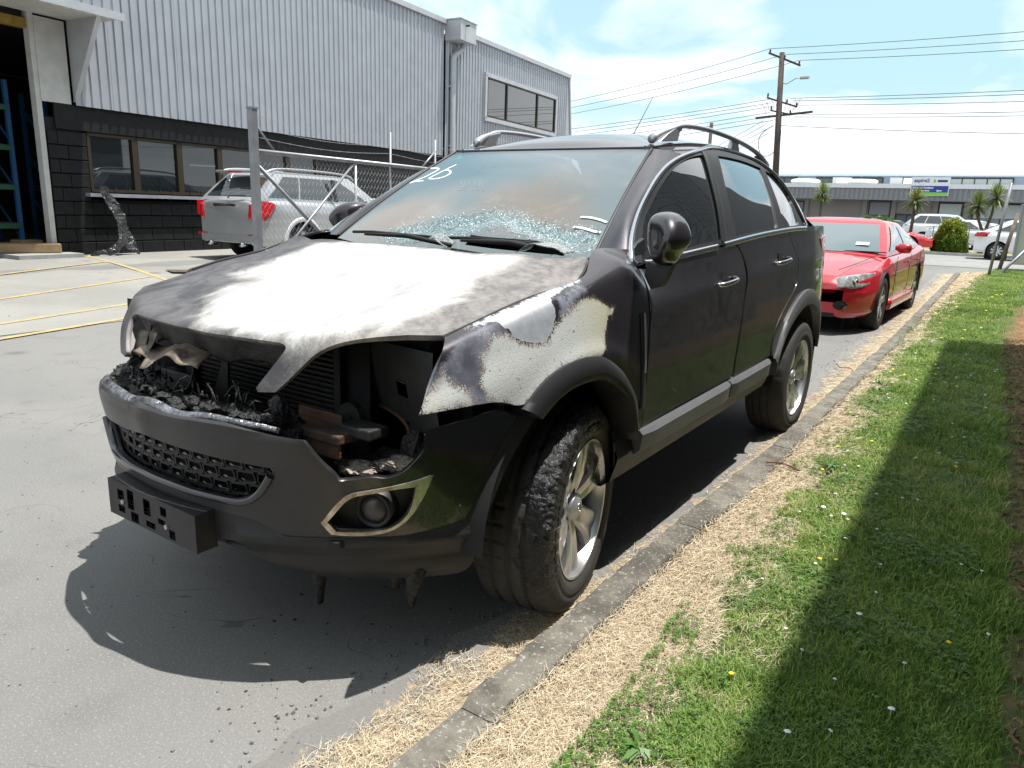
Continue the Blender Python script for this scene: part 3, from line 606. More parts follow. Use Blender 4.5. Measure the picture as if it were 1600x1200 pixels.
# ------------------------------------------------------------------ burnt body panel against the wall
WP = [(.66, 1.36), (.80, 1.38), (.98, 1.18), (1.12, .92), (1.22, .60), (1.34, .10), (1.36, .00), (1.24, .02), (1.14, .10), (1.02, .20), (.86, .16), (.60, .06), (.34, .00), (.24, .02), (.34, .10), (.58, .16), (.80, .30), (.92, .52), (.88, .78), (.78, 1.0), (.68, 1.2)]
q = np.array(resample(chaikin(WP, 1, 60), .03)); G = np.array([(a_, b_) for a_ in np.arange(.2, 1.4, .03) for b_ in np.arange(0, 1.4, .03)]); G = G[inpoly(G, q)]; G = G[pdist(G, q) > .014]
rr0 = delaunay_2d_cdt([Vector((float(a_), float(b_))) for a_, b_ in np.concatenate([q, G])], [(i_, (i_+1) % len(q)) for i_ in range(len(q))], [], 0, 1e-6)
W2 = np.array([(v.x, v.y) for v in rr0[0]]); T2 = [t_ for t_ in rr0[2] if inpoly(W2[list(t_)].mean(0)[None], q)[0]]
V = []
for s_y, z_ in W2:
    out = .16+.28*(1-z_/1.38)+.16*math.exp(-((s_y-.75)/.3)**2); p_ = Vector((out, s_y, z_)); V.append(p_+mnoise.noise_vector(p_*6)*.05+mnoise.noise_vector(p_*19)*.022+mnoise.noise_vector(p_*45)*.008)
for v_ in V: v_.z = max(v_.z, .006)
me = npmesh('burnt_wing_panel', V, T2, smooth=False); bp = obj('burnt_wing_panel', me, mat('glossy_charred_panel', (.010, .010, .011), .18, nscale=14, col2=(.03, .03, .03), bump=1, bscale=25, dist=.02, coat=.8), None, wloc(0, 0), (0, 0, R(6.9)))
sm = bp.modifiers.new('s', 'SOLIDIFY'); sm.thickness = .006
tag(bp, 'crumpled glossy black car wing panel leaning against the block wall', 'car part')
# drain cover
quad('drain_cover', [(-10.05, 4.92, .115), (-9.6, 4.78, .113), (-9.35, 5.12, .112), (-9.8, 5.22, .114)], mat('rusty_drain_iron', (.10, .07, .055), .7, nscale=20), kind=None); tag(bpy.data.objects['drain_cover'], 'dark rusty drain cover set in the forecourt', 'drain cover')
# ------------------------------------------------------------------ chain link fence
fence = thing('chain_link_fence', 'galvanised chain link fence with barbed wire in front of the silver SUV', 'fence', (-4.5, 2.73, 0), math.atan2(.33, 2.84))
M_galv = mat('galvanised_steel', (.36, .37, .385), .42, metal=.6, nscale=9, col2=(.26, .265, .275), bump=.1, bscale=100)
M_galv2 = mat('dull_galvanised_post', (.30, .31, .33), .5, metal=.5, nscale=7, col2=(.22, .225, .24))
mb = MB(); mb.box((0, 0, 1.09), (.070, .070, 2.18)); mb.obj('post', M_galv2, fence, bevel=.006)
mb = MB(); mb.box((0, 0, 2.19), (.08, .08, .02)); mb.obj('post_cap', M_galv2, fence)
mb = MB(); mb.box((.01, .05, 1.50), (.05, .05, .06)); mb.obj('hinge', mat('rusty_hinge', (.15, .08, .05), .8), fence)
def tb(nm_, pts, r, m=M_galv, n=10): b = MB(); b.tube(pts, r, n); return b.obj(nm_, m, fence, True)
L_ = 2.86; L2 = 7.5
tb('top_rail', [(0, .045, 1.79), (0, L2, 1.79)], .024); tb('bottom_rail', [(0, .045, .12), (0, L2, .12)], .02)
tb('gate_stile', [(0, 1.52, .12), (0, 1.52, 1.78)], .016)
tb('brace', [(.0, 1.50, 1.77), (.012, .05, .55)], .014); tb('brace', [(-.01, .04, 1.66), (-.012, 1.48, .55)], .020, M_galv2)
tb('stay', [(0, .02, 2.05), (0, .28, 1.80)], .010); tb('stay', [(0, 3.16, 2.03), (0, 2.85, 1.80)], .012)
for y_ in (2.22, 3.20, 5.3, 7.5): tb('wire_post', [(-.03, y_, .0), (-.03, y_, 2.18)], .015, M_galv2)
for z_ in (2.13, 2.02, 1.93):
    b = MB(); pts = [(-.02, y_*1.0, z_-.05*math.sin(math.pi*((y_ % 2.2)/2.2))) for y_ in np.linspace(.04, 7.5, 40)]; b.tube(pts, .0022, 4)
    for y_ in np.linspace(.2, 7.4, 48): b.tube([(-.02, y_, z_-.05*math.sin(math.pi*((y_ % 2.2)/2.2))-.012), (-.02, y_+.008, z_-.05*math.sin(math.pi*((y_ % 2.2)/2.2))+.012)], .0015, 3)
    tag(b.obj('barbed_wire', M_galv, fence), kind='stuff')
b = MB(); pit = .062
for k in range(int(7.4/pit)+1):
    for s in (1, -1):
        y0 = .05+k*pit; pts = [(s*.002, y0+(pit/2 if (j % 2) else 0)*s, .13+j*.040) for j in range(42)]
        b.tube(pts, .0019, 3, False)
o = b.obj('wire_mesh', M_galv, fence); tag(o, kind='stuff')
# ------------------------------------------------------------------ far commercial building
FY = 54.
fb = thing('college_building', 'long low grey commercial building with ribbed canopy and blue and green sign across the road', 'building', (0, FY, 0), R(-.4))
M_fb = mat('taupe_render', (.235, .215, .205), .85, nscale=.7, namt=.12); M_rib = mat('grey_ribbed_fascia', (.22, .225, .24), .6); M_wr = mat('white_roof_edge', (.72, .73, .74), .7)
M_up = mat('blue_grey_upper_wall', (.27, .32, .38), .7); M_fw = mat('far_window_glass', (.10, .12, .13), .08, coat=1); M_blind = mat('white_blind', (.42, .46, .45), .7); M_dk = mat('dark_frame', (.03, .025, .03), .6)
mb = MB(); mb.box((-4, 4, 1.3), (44, 8, 2.6)); mb.obj('wall', M_fb, fb)
rib_o = MB()
for k in range(150): rib_o.box((-26+k*.3, -1.02, 2.98), (.16, .04, .74))
mb = MB(); mb.box((-4, -.5, 2.98), (44, 1.0, .76)); mb.obj('fascia', M_rib, fb); tag(rib_o.obj('fascia_rib', M_rib, fb), kind='stuff')
mb = MB(); mb.box((-4, 1.4, 3.50), (44, 5., .28)); mb.obj('white_parapet', M_wr, fb)
mb = MB(); mb.box((-4, 9, 3.9), (44, 9, 1.0)); mb.obj('upper_storey', M_up, fb)
mb = MB(); mb.box((-4, 9, 4.45), (44.6, 9.6, .12)); mb.obj('upper_roof', mat('pale_blue_roof', (.50, .60, .70), .6), fb)
def far_win(x0, x1, z0, z1, y0=-.04, pane_m=None, mull=0, nme='window', base=0):
    f = MB(); t_ = .08; f.box(((x0+x1)/2, y0, z1), (x1-x0, .08, t_)); f.box(((x0+x1)/2, y0, z0), (x1-x0, .08, t_)); f.box((x0, y0, (z0+z1)/2), (t_, .08, z1-z0)); f.box((x1, y0, (z0+z1)/2), (t_, .08, z1-z0))
    for k in range(mull): f.box((x0+(x1-x0)*(k+1)/(mull+1), y0, (z0+z1)/2), (.06, .06, z1-z0))
    w = f.obj(nme, M_dk, fb); g = MB(); g.box(((x0+x1)/2, y0+.02, (z0+z1)/2), (x1-x0, .03, z1-z0)); g.obj('pane', pane_m or M_fw, w); return w
for (a, b, mu) in ((-13.5, -11.9, 0), (-11.0, -10.2, 1), (-10.1, -8.6, 1), (-7.6, -5.8, 1), (-4.1, -.2, 4), (1.4, 3.6, 1), (5, 8, 2), (-17, -15, 1)): far_win(a*.94, b*.94, 3.82, 4.26, 4.46, M_blind if mu == 4 else M_fw, mu, 'upper_window')
for x in (-11.1, -7.2, -4.6): mb = MB(); mb.box((x, 4.44, 3.95), (.8, .06, .7)); mb.obj('light_panel', M_wr, fb)
far_win(-13.2, -12.2, 1.3, 2.4, -.04); far_win(-7.9, -6.6, 1.0, 2.55, -.04, None, 0); mb = MB(); mb.box((-7.25, -.09, 2.05), (1.2, .02, .8)); mb.obj('blind', mat('grey_blind', (.20, .20, .22), .8), fb)
far_win(-6.2, -4.3, .0, 1.72, -.04, None, 2, 'entrance_door'); 
for a, b in ((-3.75, -2.45), (-1.85, 1.2), (2.2, 5.0), (6, 9)):
    far_win(a, b, .45, 2.5, -.04, None, 1 if b-a > 2 else 0); mb = MB(); mb.box(((a+b)/2, -.09, 2.05), (b-a-.1, .02, .82)); mb.obj('blind', M_blind, fb)
for x in (-12.0, -8.2, -6.4, -3.95, -2.2): mb = MB(); mb.box((x, -.06, 1.3), (.28, .14, 2.6)); mb.obj('pilaster', M_fb, fb)
for x in (-12.6, -8.8): mb = MB(); mb.lathe([(3.66, .01), (3.66, .75), (3.80, 1.0), (3.92, 1.0), (4.0, .8), (4.02, .01)], c=(x, 1.2, 0), axis='z', n=20); mb.obj('roof_ventilator', M_wr, fb)
for x in (-10.2, -5.9): mb = MB(); mb.box((x, 2.2, 3.85), (.9, .7, .6)); mb.obj('roof_duct', M_wr, fb)
# sign
sg = MB(); sg.box((-4.95, -1.12, 3.37), (2.16, .08, 1.14)); sign = sg.obj('sign_board', mat('sign_white', (.78, .80, .82), .5), fb); sign.location = (.62, 0, .12)
b = MB(); b.box((-4.95, -1.165, 3.20), (2.08, .01, .40)); b.obj('blue_band', mat('sign_blue', (.03, .05, .30), .5), sign)
b = MB(); b.box((-4.95, -1.165, 2.91), (2.08, .01, .18)); b.obj('green_band', mat('sign_green', (.24, .55, .05), .5), sign)
b = MB(); b.box((-4.28, -1.165, 3.70), (.55, .012, .13)); b.obj('dark_tag', mat('sign_navy', (.04, .04, .14), .5), sign)
b = MB(); b.prism([(-4.72+.07*math.cos(t), 3.70+.10*math.sin(t)) for t in [2*math.pi*k/16 for k in range(16)]], -1.175, -1.165, 'y'); b.obj('green_dot', bpy.data.materials['sign_green'], sign)
def text(s, loc, size, m, parent, rot=(R(90), 0, 0), bold=0., nme='lettering', align='LEFT'):
    c = bpy.data.curves.new('txt', 'FONT'); c.body = s; c.size = size; c.extrude = .003; c.offset = bold; c.align_x = align; c.resolution_u = 3
    o = bpy.data.objects.new('txt', c); COL.objects.link(o); bpy.context.view_layer.update(); dg = bpy.context.evaluated_depsgraph_get(); me = bpy.data.meshes.new_from_object(o.evaluated_get(dg)); bpy.data.objects.remove(o)
    me.materials.clear(); me.materials.append(m); me.name = nme; q = obj(nme, me, None, parent, loc, rot); return q
text('aspire2', (-5.88, -1.17, 3.63), .30, mat('sign_purple', (.14, .10, .24), .5), sign, bold=.008)
text('School of Cookery', (-5.93, -1.175, 3.24), .155, mat('sign_letter_white', (.85, .85, .85), .5), sign, bold=.006)
text('& Culinary Arts', (-5.93, -1.175, 3.06), .155, bpy.data.materials['sign_letter_white'], sign, bold=.006)
text('@titc', (-4.55, -1.175, 3.07), .13, bpy.data.materials['sign_letter_white'], sign, bold=.004)
# ------------------------------------------------------------------ the burnt car: body surfaces
def presolve(P):
    P=np.asarray(P,float); n=len(P)
    A=np.zeros((n,n)); 
    for i in range(1,n-1): A[i,i-1:i+2]=[1/6,4/6,1/6]
    A[0,0]=A[-1,-1]=1
    c=np.linalg.solve(A,P.reshape(n,-1)).reshape(P.shape)
    return np.concatenate([[2*c[0]-c[1]],c,[2*c[-1]-c[-2]]])
class Surf:
    def __init__(s,net):
        net=np.asarray(net,float); s.nu,s.nv=net.shape[:2]
        N=presolve(net); s.N=np.swapaxes(presolve(np.swapaxes(N,0,1)),0,1)
    def ev(s,uv):
        uv=np.atleast_2d(np.asarray(uv,float)); out=np.zeros((len(uv),3)); r=[]
        for t,n in ((uv[:,0],s.nu),(uv[:,1],s.nv)):
            t=np.clip(t,0,n-1); i=np.minimum(t.astype(int),n-2); f=t-i
            r.append((i,np.stack([(1-f)**3,3*f**3-6*f*f+4,-3*f**3+3*f*f+3*f+1,f**3],1)/6))
        (iu,wu),(iv,wv)=r
        for a in range(4):
            for b in range(4): out+=s.N[iu+a,iv+b]*(wu[:,a]*wv[:,b])[:,None]
        return out
I=np.interp
# ---------------- side (x>0): u=station along y, v=profile up
SY=[-.75,-.62,-.45,-.3,-.15,0,.15,.3,.45,.7,1.1,1.6,2.1,2.5,2.8,3.1,3.35,3.52]
def Wy(y): return I(y,[-.75,-.62,-.45,-.3,-.15,0,.3,1.2,2.0,2.4,2.8,3.1,3.35,3.52],[.80,.845,.88,.90,.912,.918,.920,.910,.898,.894,.890,.873,.832,.77])
def belt(y): return I(y,[.3,1.37,2.64,3.5],[1.15,1.222,1.288,1.30])
def seam(y): return I(y,[-.75,-.54,-.33,-.14,.03,.1,.2,.35,.5],[.92,.985,1.035,1.075,1.103,1.12,1.165,1.19,1.20]), I(y,[-.75,-.54,-.33,-.14,.03,.1,.2,.3,.45],[.74,.76,.783,.795,.80,.797,.758,.725,.69])
def side_net():
    net=[]
    for y in SY:
        w=Wy(y); r=[]
        r+=[(w*.95,.30),(w*.985,.45),(w,.60)]
        tb=I(y,[.3,.5,1.0],[.035,.03,0]); a=[(w*1.0,.74),(w*.992,.90),(w*.978-tb*.3,1.03),(w*.95-tb,belt(y)-.03),(w*.925-tb,belt(y)+.03)]
        sz,sx=seam(y); sz+=I(y,[-.6,0,.12,.25,.5],[.012,.010,.006,.012,.03])
        b=[(w*.998,.60+(sz-.60)*.36),(w*.985,.60+(sz-.6)*.62),(w*.955,sz-.085),(sx+(w-sx)*.42,sz-.022),(sx,sz)]
        k=I(y,[.28,.5],[0,1]); k=k*k*(3-2*k)
        r+=[tuple(np.array(q)*k+np.array(p)*(1-k)) for p,q in zip(b,a)]
        net.append([(x,y,z) for x,z in r])
    return np.array(net)
# ---------------- bonnet: u rows front->back, v across x
def hood_net(mirror_warp=True):
    yc=[-.878,-.85,-.813,-.74,-.5,-.2,.1,.33]; zc=[.80,.885,.948,.978,1.035,1.10,1.162,1.186]
    ye=[-.66,-.61,-.545,-.49,-.34,-.15,.03,.18]; ze=[.82,.93,.986,1.0,1.034,1.074,1.103,1.172]
    xe=[.70,.745,.758,.765,.783,.795,.800,.758]
    ss=[0,.22,.42,.58,.72,.86,1.]
    net=[]
    for r in range(8):
        half=[]
        for s in ss:
            y=yc[r]+(ye[r]-yc[r])*s**2.7; z=zc[r]+(ze[r]-zc[r])*s**(2.2+I(r,[3,6],[0,1.3]))
            if 3<=r<=6: z+=.012*np.exp(-((s-.66)/.16)**2)-.004*np.exp(-((s-.42)/.15)**2)
            half.append((xe[r]*s,y,z))
        row=[(-x,y,z) for x,y,z in half[:0:-1]]+half
        net.append(row)
    return np.array(net)
# ---------------- bumper: u around plan (right->left), v up
def bump_net():
    PX=[(0,0),(.15,.010),(.30,.040),(.45,.105),(.575,.19),(.675,.285),(.76,.39),(.825,.50),(.872,.61),(.90,.71),(.915,.82)]
    R=[(.22,-.80,.93),(.30,-.90,.97),(.38,-.945,.985),(.46,-.95,.995),(.52,-.95,1.),(.62,-.967,1.),(.70,-.985,.993),(.78,-.99,.97),(.84,-.965,.945),(.90,-.92,.92)]
    net=[]
    full=[(-x,d) for x,d in PX[:0:-1]]+PX
    for x,d in full:
        net.append([(x*sc,yc+d*((-.17-yc)/.82),z) for z,yc,sc in R])
    return np.array(net)
# ---------------- greenhouse side (x>0)
GY=[.1,.4,.65,.9,1.2,1.6,2.0,2.4,2.7,3.0,3.3]
def green_net():
    net=[]
    for y in GY:
        t=I(y,[.8,1.6,2.0,2.4,2.7,3.0,3.3],[0,.012,.022,.032,.055,.10,.17]); b=belt(y)
        top=I(y,[.1,1.0,1.4,1.8,2.3,2.7,3.0,3.3],[1.60,1.60,1.652,1.675,1.672,1.65,1.61,1.56])
        ff=[0,.33,.62,.82,.94,1.0]; xs=[.868,.808,.735,.672,.607,.53]
        tf=I(y,[.1,.4,.55,.65,.8,1.0,1.25],[.085,.08,.082,.075,.057,.028,0])
        net.append([(x-t-tf*(.5 if f==0 else 1),y,b-.015+(top-b+.015)*f) for x,f in zip(xs,ff)])
    return np.array(net)
def roof_net():
    ys=[.98,1.07,1.2,1.5,1.9,2.3,2.7,3.0,3.3,3.45]
    zc=I(ys,[.98,1.07,1.2,1.5,1.9,2.3,2.7,3.0,3.3,3.45],[1.585,1.608,1.66,1.715,1.742,1.735,1.71,1.665,1.61,1.54])
    net=[]
    for y,z in zip(ys,zc):
        top=I(y,[.1,1.0,1.4,1.8,2.3,2.7,3.0,3.3],[1.60,1.60,1.652,1.675,1.672,1.65,1.61,1.56])
        t=I(y,[2.0,2.4,2.7,3.0,3.3],[0,.02,.05,.10,.17])
        top=min(top,z)
        net.append([(s*(.555-t),y,z+(top-z)*abs(s)**2) for s in (-1,-.8,-.5,-.25,0,.25,.5,.8,1)])
    return np.array(net)
def ws_net():
    net=[]
    for k in np.linspace(0,1,6):
        y=.29+(1.075-.29)*k; z=1.115+(1.602-1.115)*k+.022*np.sin(np.pi*k)
        hw=.70+(.551-.70)*k
        net.append([(s*hw,y-.035*(1-s*s)*(1-.7*k)+.0,z+.02*(1-s*s)*k*(1-k)*4) for s in (-1,-.75,-.4,0,.4,.75,1)])
    return np.array(net)
SURF=dict(side=Surf(side_net()),hood=Surf(hood_net()),bump=Surf(bump_net()),green=Surf(green_net()),roof=Surf(roof_net()),ws=Surf(ws_net()))

T={'hood':[[1.999,6.004],[2.056,7.228],[1.926,8.34],[1.777,8.525],[1.551,8.591],[0.925,8.47],[0.303,8.263],[0.191,8.356],[0.225,8.828],[0.643,9.082],[1.077,9.267],[1.457,9.397],[1.762,9.594],[2.062,9.93],[2.364,10.465],[2.619,11.095],[2.445,11.805],[3.698,11.737],[4.309,11.738],[5.211,11.869],[5.999,12.0],[6.346,12.0],[6.796,12.0],[7.0,12.0],[7.0,11.58],[6.28,10.034],[6.243,8.295],[6.104,6.738]],
'hood_white':[[2.128,5.983],[3.018,5.508],[3.661,4.454],[4.043,4.185],[4.293,4.361],[4.287,3.293],[4.985,3.266],[5.561,3.054],[5.936,2.848],[6.287,4.033],[6.182,5.869],[6.25,8.125],[6.166,9.924],[5.54,9.999],[5.031,10.068],[4.492,10.39],[4.196,10.69],[3.777,10.481],[3.474,10.468],[3.117,10.562],[2.595,10.042],[2.211,9.572],[1.675,9.265],[1.281,9.088],[1.271,8.843],[1.631,8.564],[1.968,8.36],[2.182,7.353]],
'fender':[[1.367,7.0],[2.084,7.0],[2.841,7.0],[4.093,6.929],[5.052,6.767],[5.447,6.711],[6.057,7.0],[6.562,7.0],[7.073,7.0],[7.381,7.0],[7.891,7.0],[7.713,6.097],[7.678,5.681],[7.597,4.937],[7.633,4.446],[7.519,3.279],[7.448,2.148],[7.444,1.648],[7.038,1.721],[6.765,2.474],[6.425,2.771],[5.807,3.238],[5.247,3.589],[4.852,3.74],[4.315,3.838],[3.687,3.818],[3.223,3.708],[2.794,3.476],[2.47,3.201],[1.978,3.523],[1.62,3.665],[0.372,4.013],[0.663,4.912],[1.01,5.915]],
'zinc':[[1.364,7.0],[2.089,7.0],[2.846,7.0],[4.103,6.935],[5.078,6.823],[5.412,6.687],[5.084,6.544],[4.623,6.605],[4.053,6.354],[3.852,6.088],[3.9,5.704],[3.849,5.354],[3.704,5.067],[3.57,4.853],[3.401,4.691],[3.007,4.844],[2.722,5.078],[2.544,5.434],[2.48,5.72],[2.368,6.046],[2.317,6.457],[1.974,6.747],[1.51,7.0]],
'cream':[[2.129,5.765],[2.413,5.559],[2.52,5.287],[2.778,4.944],[3.224,4.67],[3.533,4.691],[3.736,5.001],[3.947,5.137],[4.483,5.358],[4.953,5.543],[5.298,5.297],[5.561,4.922],[5.796,4.678],[6.012,4.583],[5.81,4.487],[5.674,4.549],[5.495,4.149],[5.353,3.796],[5.132,3.661],[4.684,3.77],[3.688,3.821],[3.004,3.548],[2.458,3.192],[2.01,3.525],[1.693,3.719],[1.613,4.267],[1.75,4.792],[1.748,5.218],[1.926,5.479],[2.017,5.683]],
'cream2':[[0.409,4.244],[0.628,4.751],[1.03,5.396],[1.109,4.822],[1.242,4.464],[1.381,4.145],[1.482,3.841],[1.391,3.709],[1.084,3.873],[0.526,3.925]],
'soot':[[1.364,7.0],[2.317,6.457],[2.544,5.434],[2.783,4.966],[3.777,4.98],[4.053,6.354],[5.0,6.693],[5.302,5.741],[4.842,5.542],[3.938,5.091],[2.969,4.668],[1.971,3.333],[0.383,3.959],[0.565,5.393],[1.406,6.841]],
'flare_out':[[2.452,3.178],[2.794,3.476],[3.223,3.708],[3.687,3.818],[4.315,3.838],[4.852,3.74],[5.247,3.589],[5.807,3.238],[6.425,2.771],[6.765,2.474],[6.892,2.23],[7.071,1.617]],
'flare_in':[[2.917,2.863],[3.398,3.099],[3.965,3.222],[4.682,3.204],[5.28,3.061],[5.953,2.717],[6.475,2.313],[6.885,1.632]],
'rflare_out':[[12.0,1.736],[12.116,2.2],[12.273,2.825],[12.536,3.345],[13.061,3.837],[13.538,3.934]],
'rflare_in':[[12.023,1.091],[12.122,1.83],[12.366,2.585],[12.717,3.082],[13.464,3.396]],
'front_door':[[7.805,5.764],[7.74,5.025],[7.744,4.495],[7.634,3.32],[7.567,2.133],[7.565,1.744],[10.59,1.855],[10.598,2.267],[10.649,3.292],[10.735,4.265],[10.774,5.139],[10.749,5.508],[10.62,5.876],[10.513,6.129],[9.658,6.026],[8.785,6.115]],
'rear_door':[[10.568,6.135],[10.676,5.881],[10.805,5.497],[10.832,5.128],[10.792,4.245],[10.707,3.27],[10.658,2.231],[10.649,1.83],[11.834,1.915],[11.82,2.596],[12.017,3.263],[12.358,3.736],[12.783,4.24],[12.93,4.818],[12.83,5.365],[12.535,5.697],[12.388,6.063]],
'paint_half':[[9.978,7.161],[10.598,6.499],[11.015,6.492],[11.579,6.564],[12.111,6.565],[12.544,6.461],[13.016,6.363],[13.554,6.253],[13.65,5.82],[13.794,5.356],[13.952,5.085],[14.046,4.853],[14.366,4.889],[14.671,4.977],[15.015,4.883],[15.334,5.076],[15.593,5.455],[15.745,5.73],[15.848,6.114],[15.867,6.389],[15.984,6.481],[16.242,6.575],[17.01,6.785],[17.581,6.96],[17.823,6.867],[18.256,6.652],[17.698,6.046],[17.215,4.97],[16.937,4.328],[16.717,3.633],[16.642,3.187],[16.095,2.923],[15.411,2.722],[15.147,2.679],[14.366,2.688],[13.623,2.675],[13.151,2.671],[12.977,2.653],[12.723,2.875],[12.468,3.206],[12.204,3.302],[11.757,3.359],[11.042,3.436],[10.475,3.541],[9.813,3.564],[9.343,3.558]],
'mesh_half':[[10.106,5.556],[10.607,5.397],[11.366,5.358],[11.994,5.299],[12.508,5.223],[12.916,5.156],[12.832,4.928],[12.6,4.442],[12.362,4.136],[12.082,4.003],[11.619,4.009],[11.076,4.0],[10.517,4.031],[9.964,4.057]],
'lip_half':[[9.343,3.558],[9.813,3.564],[10.475,3.541],[11.042,3.436],[11.757,3.359],[12.204,3.302],[12.468,3.206],[12.723,2.875],[12.977,2.653],[13.151,2.671],[13.623,2.675],[14.366,2.688],[15.147,2.679],[15.411,2.722],[16.095,2.923],[16.642,3.187],[16.717,3.633],[16.937,4.328],[17.215,4.97],[17.698,6.046],[18.256,6.652],[18.881,6.422],[18.36,5.906],[17.826,4.993],[17.378,4.114],[17.169,2.717],[17.026,2.01],[16.963,1.303],[16.82,0.957],[16.571,0.713],[15.907,0.728],[15.302,0.744],[14.177,0.852],[13.374,0.842],[12.948,1.248],[12.453,1.513],[11.627,2.04]],
'fog_out':[[13.634,3.392],[13.838,2.84],[14.364,2.764],[14.93,2.859],[15.233,3.187],[15.457,3.829],[15.774,4.587],[15.918,4.976],[15.63,4.854],[15.154,4.71],[14.537,4.597],[14.233,4.53],[14.05,4.384],[13.808,4.011]],
'fog_in':[[13.753,3.438],[13.933,2.954],[14.359,2.925],[14.874,2.977],[15.127,3.203],[15.325,3.728],[15.467,4.285],[15.525,4.646],[15.148,4.621],[14.759,4.536],[14.326,4.458],[14.117,4.31],[13.901,3.916]],
'slot':[[11.72,2.153],[11.983,2.18],[12.211,2.089],[12.304,1.918],[12.031,1.843],[11.736,1.959]],
'win_out':[[1.033,0.046],[1.222,0.394],[1.505,0.738],[2.117,1.329],[2.697,1.957],[3.38,2.773],[4.049,3.384],[4.719,3.819],[5.467,4.211],[6.239,4.2],[6.815,3.63],[7.303,2.751],[7.747,1.873],[7.987,0.924],[8.292,0.105],[8.259,0.0],[6.038,0.0],[4.425,0.022],[3.278,0.004],[2.033,0.0]],
'chrome_line':[[1.04,0.002],[1.019,0.133],[1.185,0.398],[1.485,0.74],[2.098,1.329],[2.687,1.98],[3.375,2.809],[4.048,3.435],[4.763,3.925],[5.665,4.572],[6.563,4.462],[6.989,3.85],[7.438,2.851],[7.919,1.946],[8.133,0.966],[8.397,0.101],[8.325,0.0]],
'belt_line':[[13.409,6.053],[11.795,6.177],[10.536,6.179],[9.671,6.162],[8.789,6.143],[8.083,6.105]],
'glass_front':[[1.994,0.937],[2.44,1.351],[2.988,2.007],[3.534,2.672],[4.025,3.21],[4.434,3.457],[4.773,3.483],[4.549,2.404],[4.384,1.527],[4.254,0.827],[4.14,0.192],[3.077,0.154],[1.264,0.0]],
'glass_rear':[[5.147,3.405],[5.566,3.365],[6.094,3.291],[6.423,3.156],[6.776,2.983],[6.63,2.214],[6.55,1.645],[6.447,1.038],[6.284,0.172],[4.568,0.191],[4.598,0.769],[4.697,1.407],[4.908,2.37]],
'glass_quarter':[[6.943,2.821],[7.512,2.654],[7.875,2.274],[7.984,1.685],[7.858,1.045],[7.695,0.107],[6.579,0.149],[6.64,0.593],[6.686,1.172],[6.811,2.0]],
'ws_out':[[4.873,6.0],[5.0,4.821],[5.0,3.919],[4.942,2.996],[4.821,2.044],[4.811,1.016],[4.806,0.175],[3.093,0.332],[1.581,0.441],[0.707,0.349],[0.349,0.392],[0.34,1.785],[0.339,2.898],[0.388,3.887],[0.358,4.669],[0.485,5.599],[0.604,5.792],[1.605,5.863],[3.026,6.0]],
'crack':[[0.5,1.589],[0.797,1.682],[1.113,2.057],[1.292,2.578],[1.476,3.063],[1.654,3.378],[1.55,3.812],[1.391,4.256],[1.257,4.778],[1.196,5.343],[1.123,5.842],[0.676,5.865],[0.497,5.343],[0.821,4.474],[0.924,4.286],[1.125,3.799],[1.128,3.535],[0.871,3.347],[0.69,2.895],[0.512,2.461],[0.458,1.916]],
'hole':[[0.805,3.34],[0.772,3.615],[0.774,4.125],[0.771,4.802],[0.711,5.074],[0.497,5.343],[0.398,5.113],[0.411,4.631],[0.434,3.903],[0.489,3.373]],
'brown1':[[2.489,3.411],[2.81,3.898],[2.202,4.673],[1.498,5.03],[1.311,4.676],[1.503,4.022],[1.804,3.311],[2.204,3.125]],
'brown2':[[1.945,0.907],[1.918,1.672],[1.582,2.142],[1.036,2.011],[0.863,1.529],[0.917,0.854],[1.416,0.692]],
'mark0':[[3.88,0.052],[3.847,0.427],[3.74,0.606],[3.542,0.585],[3.296,0.474],[3.109,0.251],[2.988,0.156]],
'mark1':[[2.988,0.156],[3.06,0.351],[3.077,0.695]],
'mark2':[[4.021,1.065],[3.75,0.975],[3.449,0.872],[3.245,0.788],[3.178,0.843],[3.151,1.049],[3.202,1.253],[3.339,1.352],[3.493,1.311],[3.616,1.186],[3.668,1.024],[3.619,0.933]],
'mark3':[[1.624,5.169],[1.634,5.417],[1.585,5.706],[1.524,5.898]],
'mark4':[[1.272,5.144],[1.266,5.364],[1.2,5.65],[1.179,5.872]],
'faint0':[[2.464,2.177],[2.479,2.289],[2.461,2.435]],
'faint1':[[2.478,2.509],[2.463,2.664],[2.449,2.838]],
'faint2':[[2.77,2.09],[2.985,1.967],[3.021,2.019],[2.843,2.146],[2.585,2.228],[2.653,2.378]],
'faint3':[[2.994,2.163],[2.726,2.337]],
'faint4':[[2.724,2.449],[2.988,2.317],[3.025,2.375],[2.723,2.558],[2.706,2.484]],
'faint5':[[3.023,2.445],[2.688,2.651],[2.515,2.781]],
'faint6':[[3.791,2.017],[3.806,2.122]],
'faint7':[[3.851,2.152],[3.77,2.311],[3.883,2.412]]}
def surf_f(S, off=0., disp=None, mirror=False):
    sg = -1. if mirror else 1.
    def f(uv):
        P = S.ev(uv)
        if off or disp:
            e = 1e-3; uv2 = np.clip(uv, [e, e], [S.nu-1-e, S.nv-1-e])
            n = np.cross(S.ev(uv2+[e, 0])-S.ev(uv2-[e, 0]), S.ev(uv2+[0, e])-S.ev(uv2-[0, e])); n /= np.linalg.norm(n, axis=1)[:, None]+1e-12
            c = P-np.array([0, 1.2, .6]); n *= np.where((n*c).sum(1) < 0, -1, 1)[:, None]
            h = np.full(len(P), float(off))
            if disp: h = h+disp(P, uv)
            P = P+n*h[:, None]
        P = P.copy(); P[:, 0] *= sg
        return P
    return f
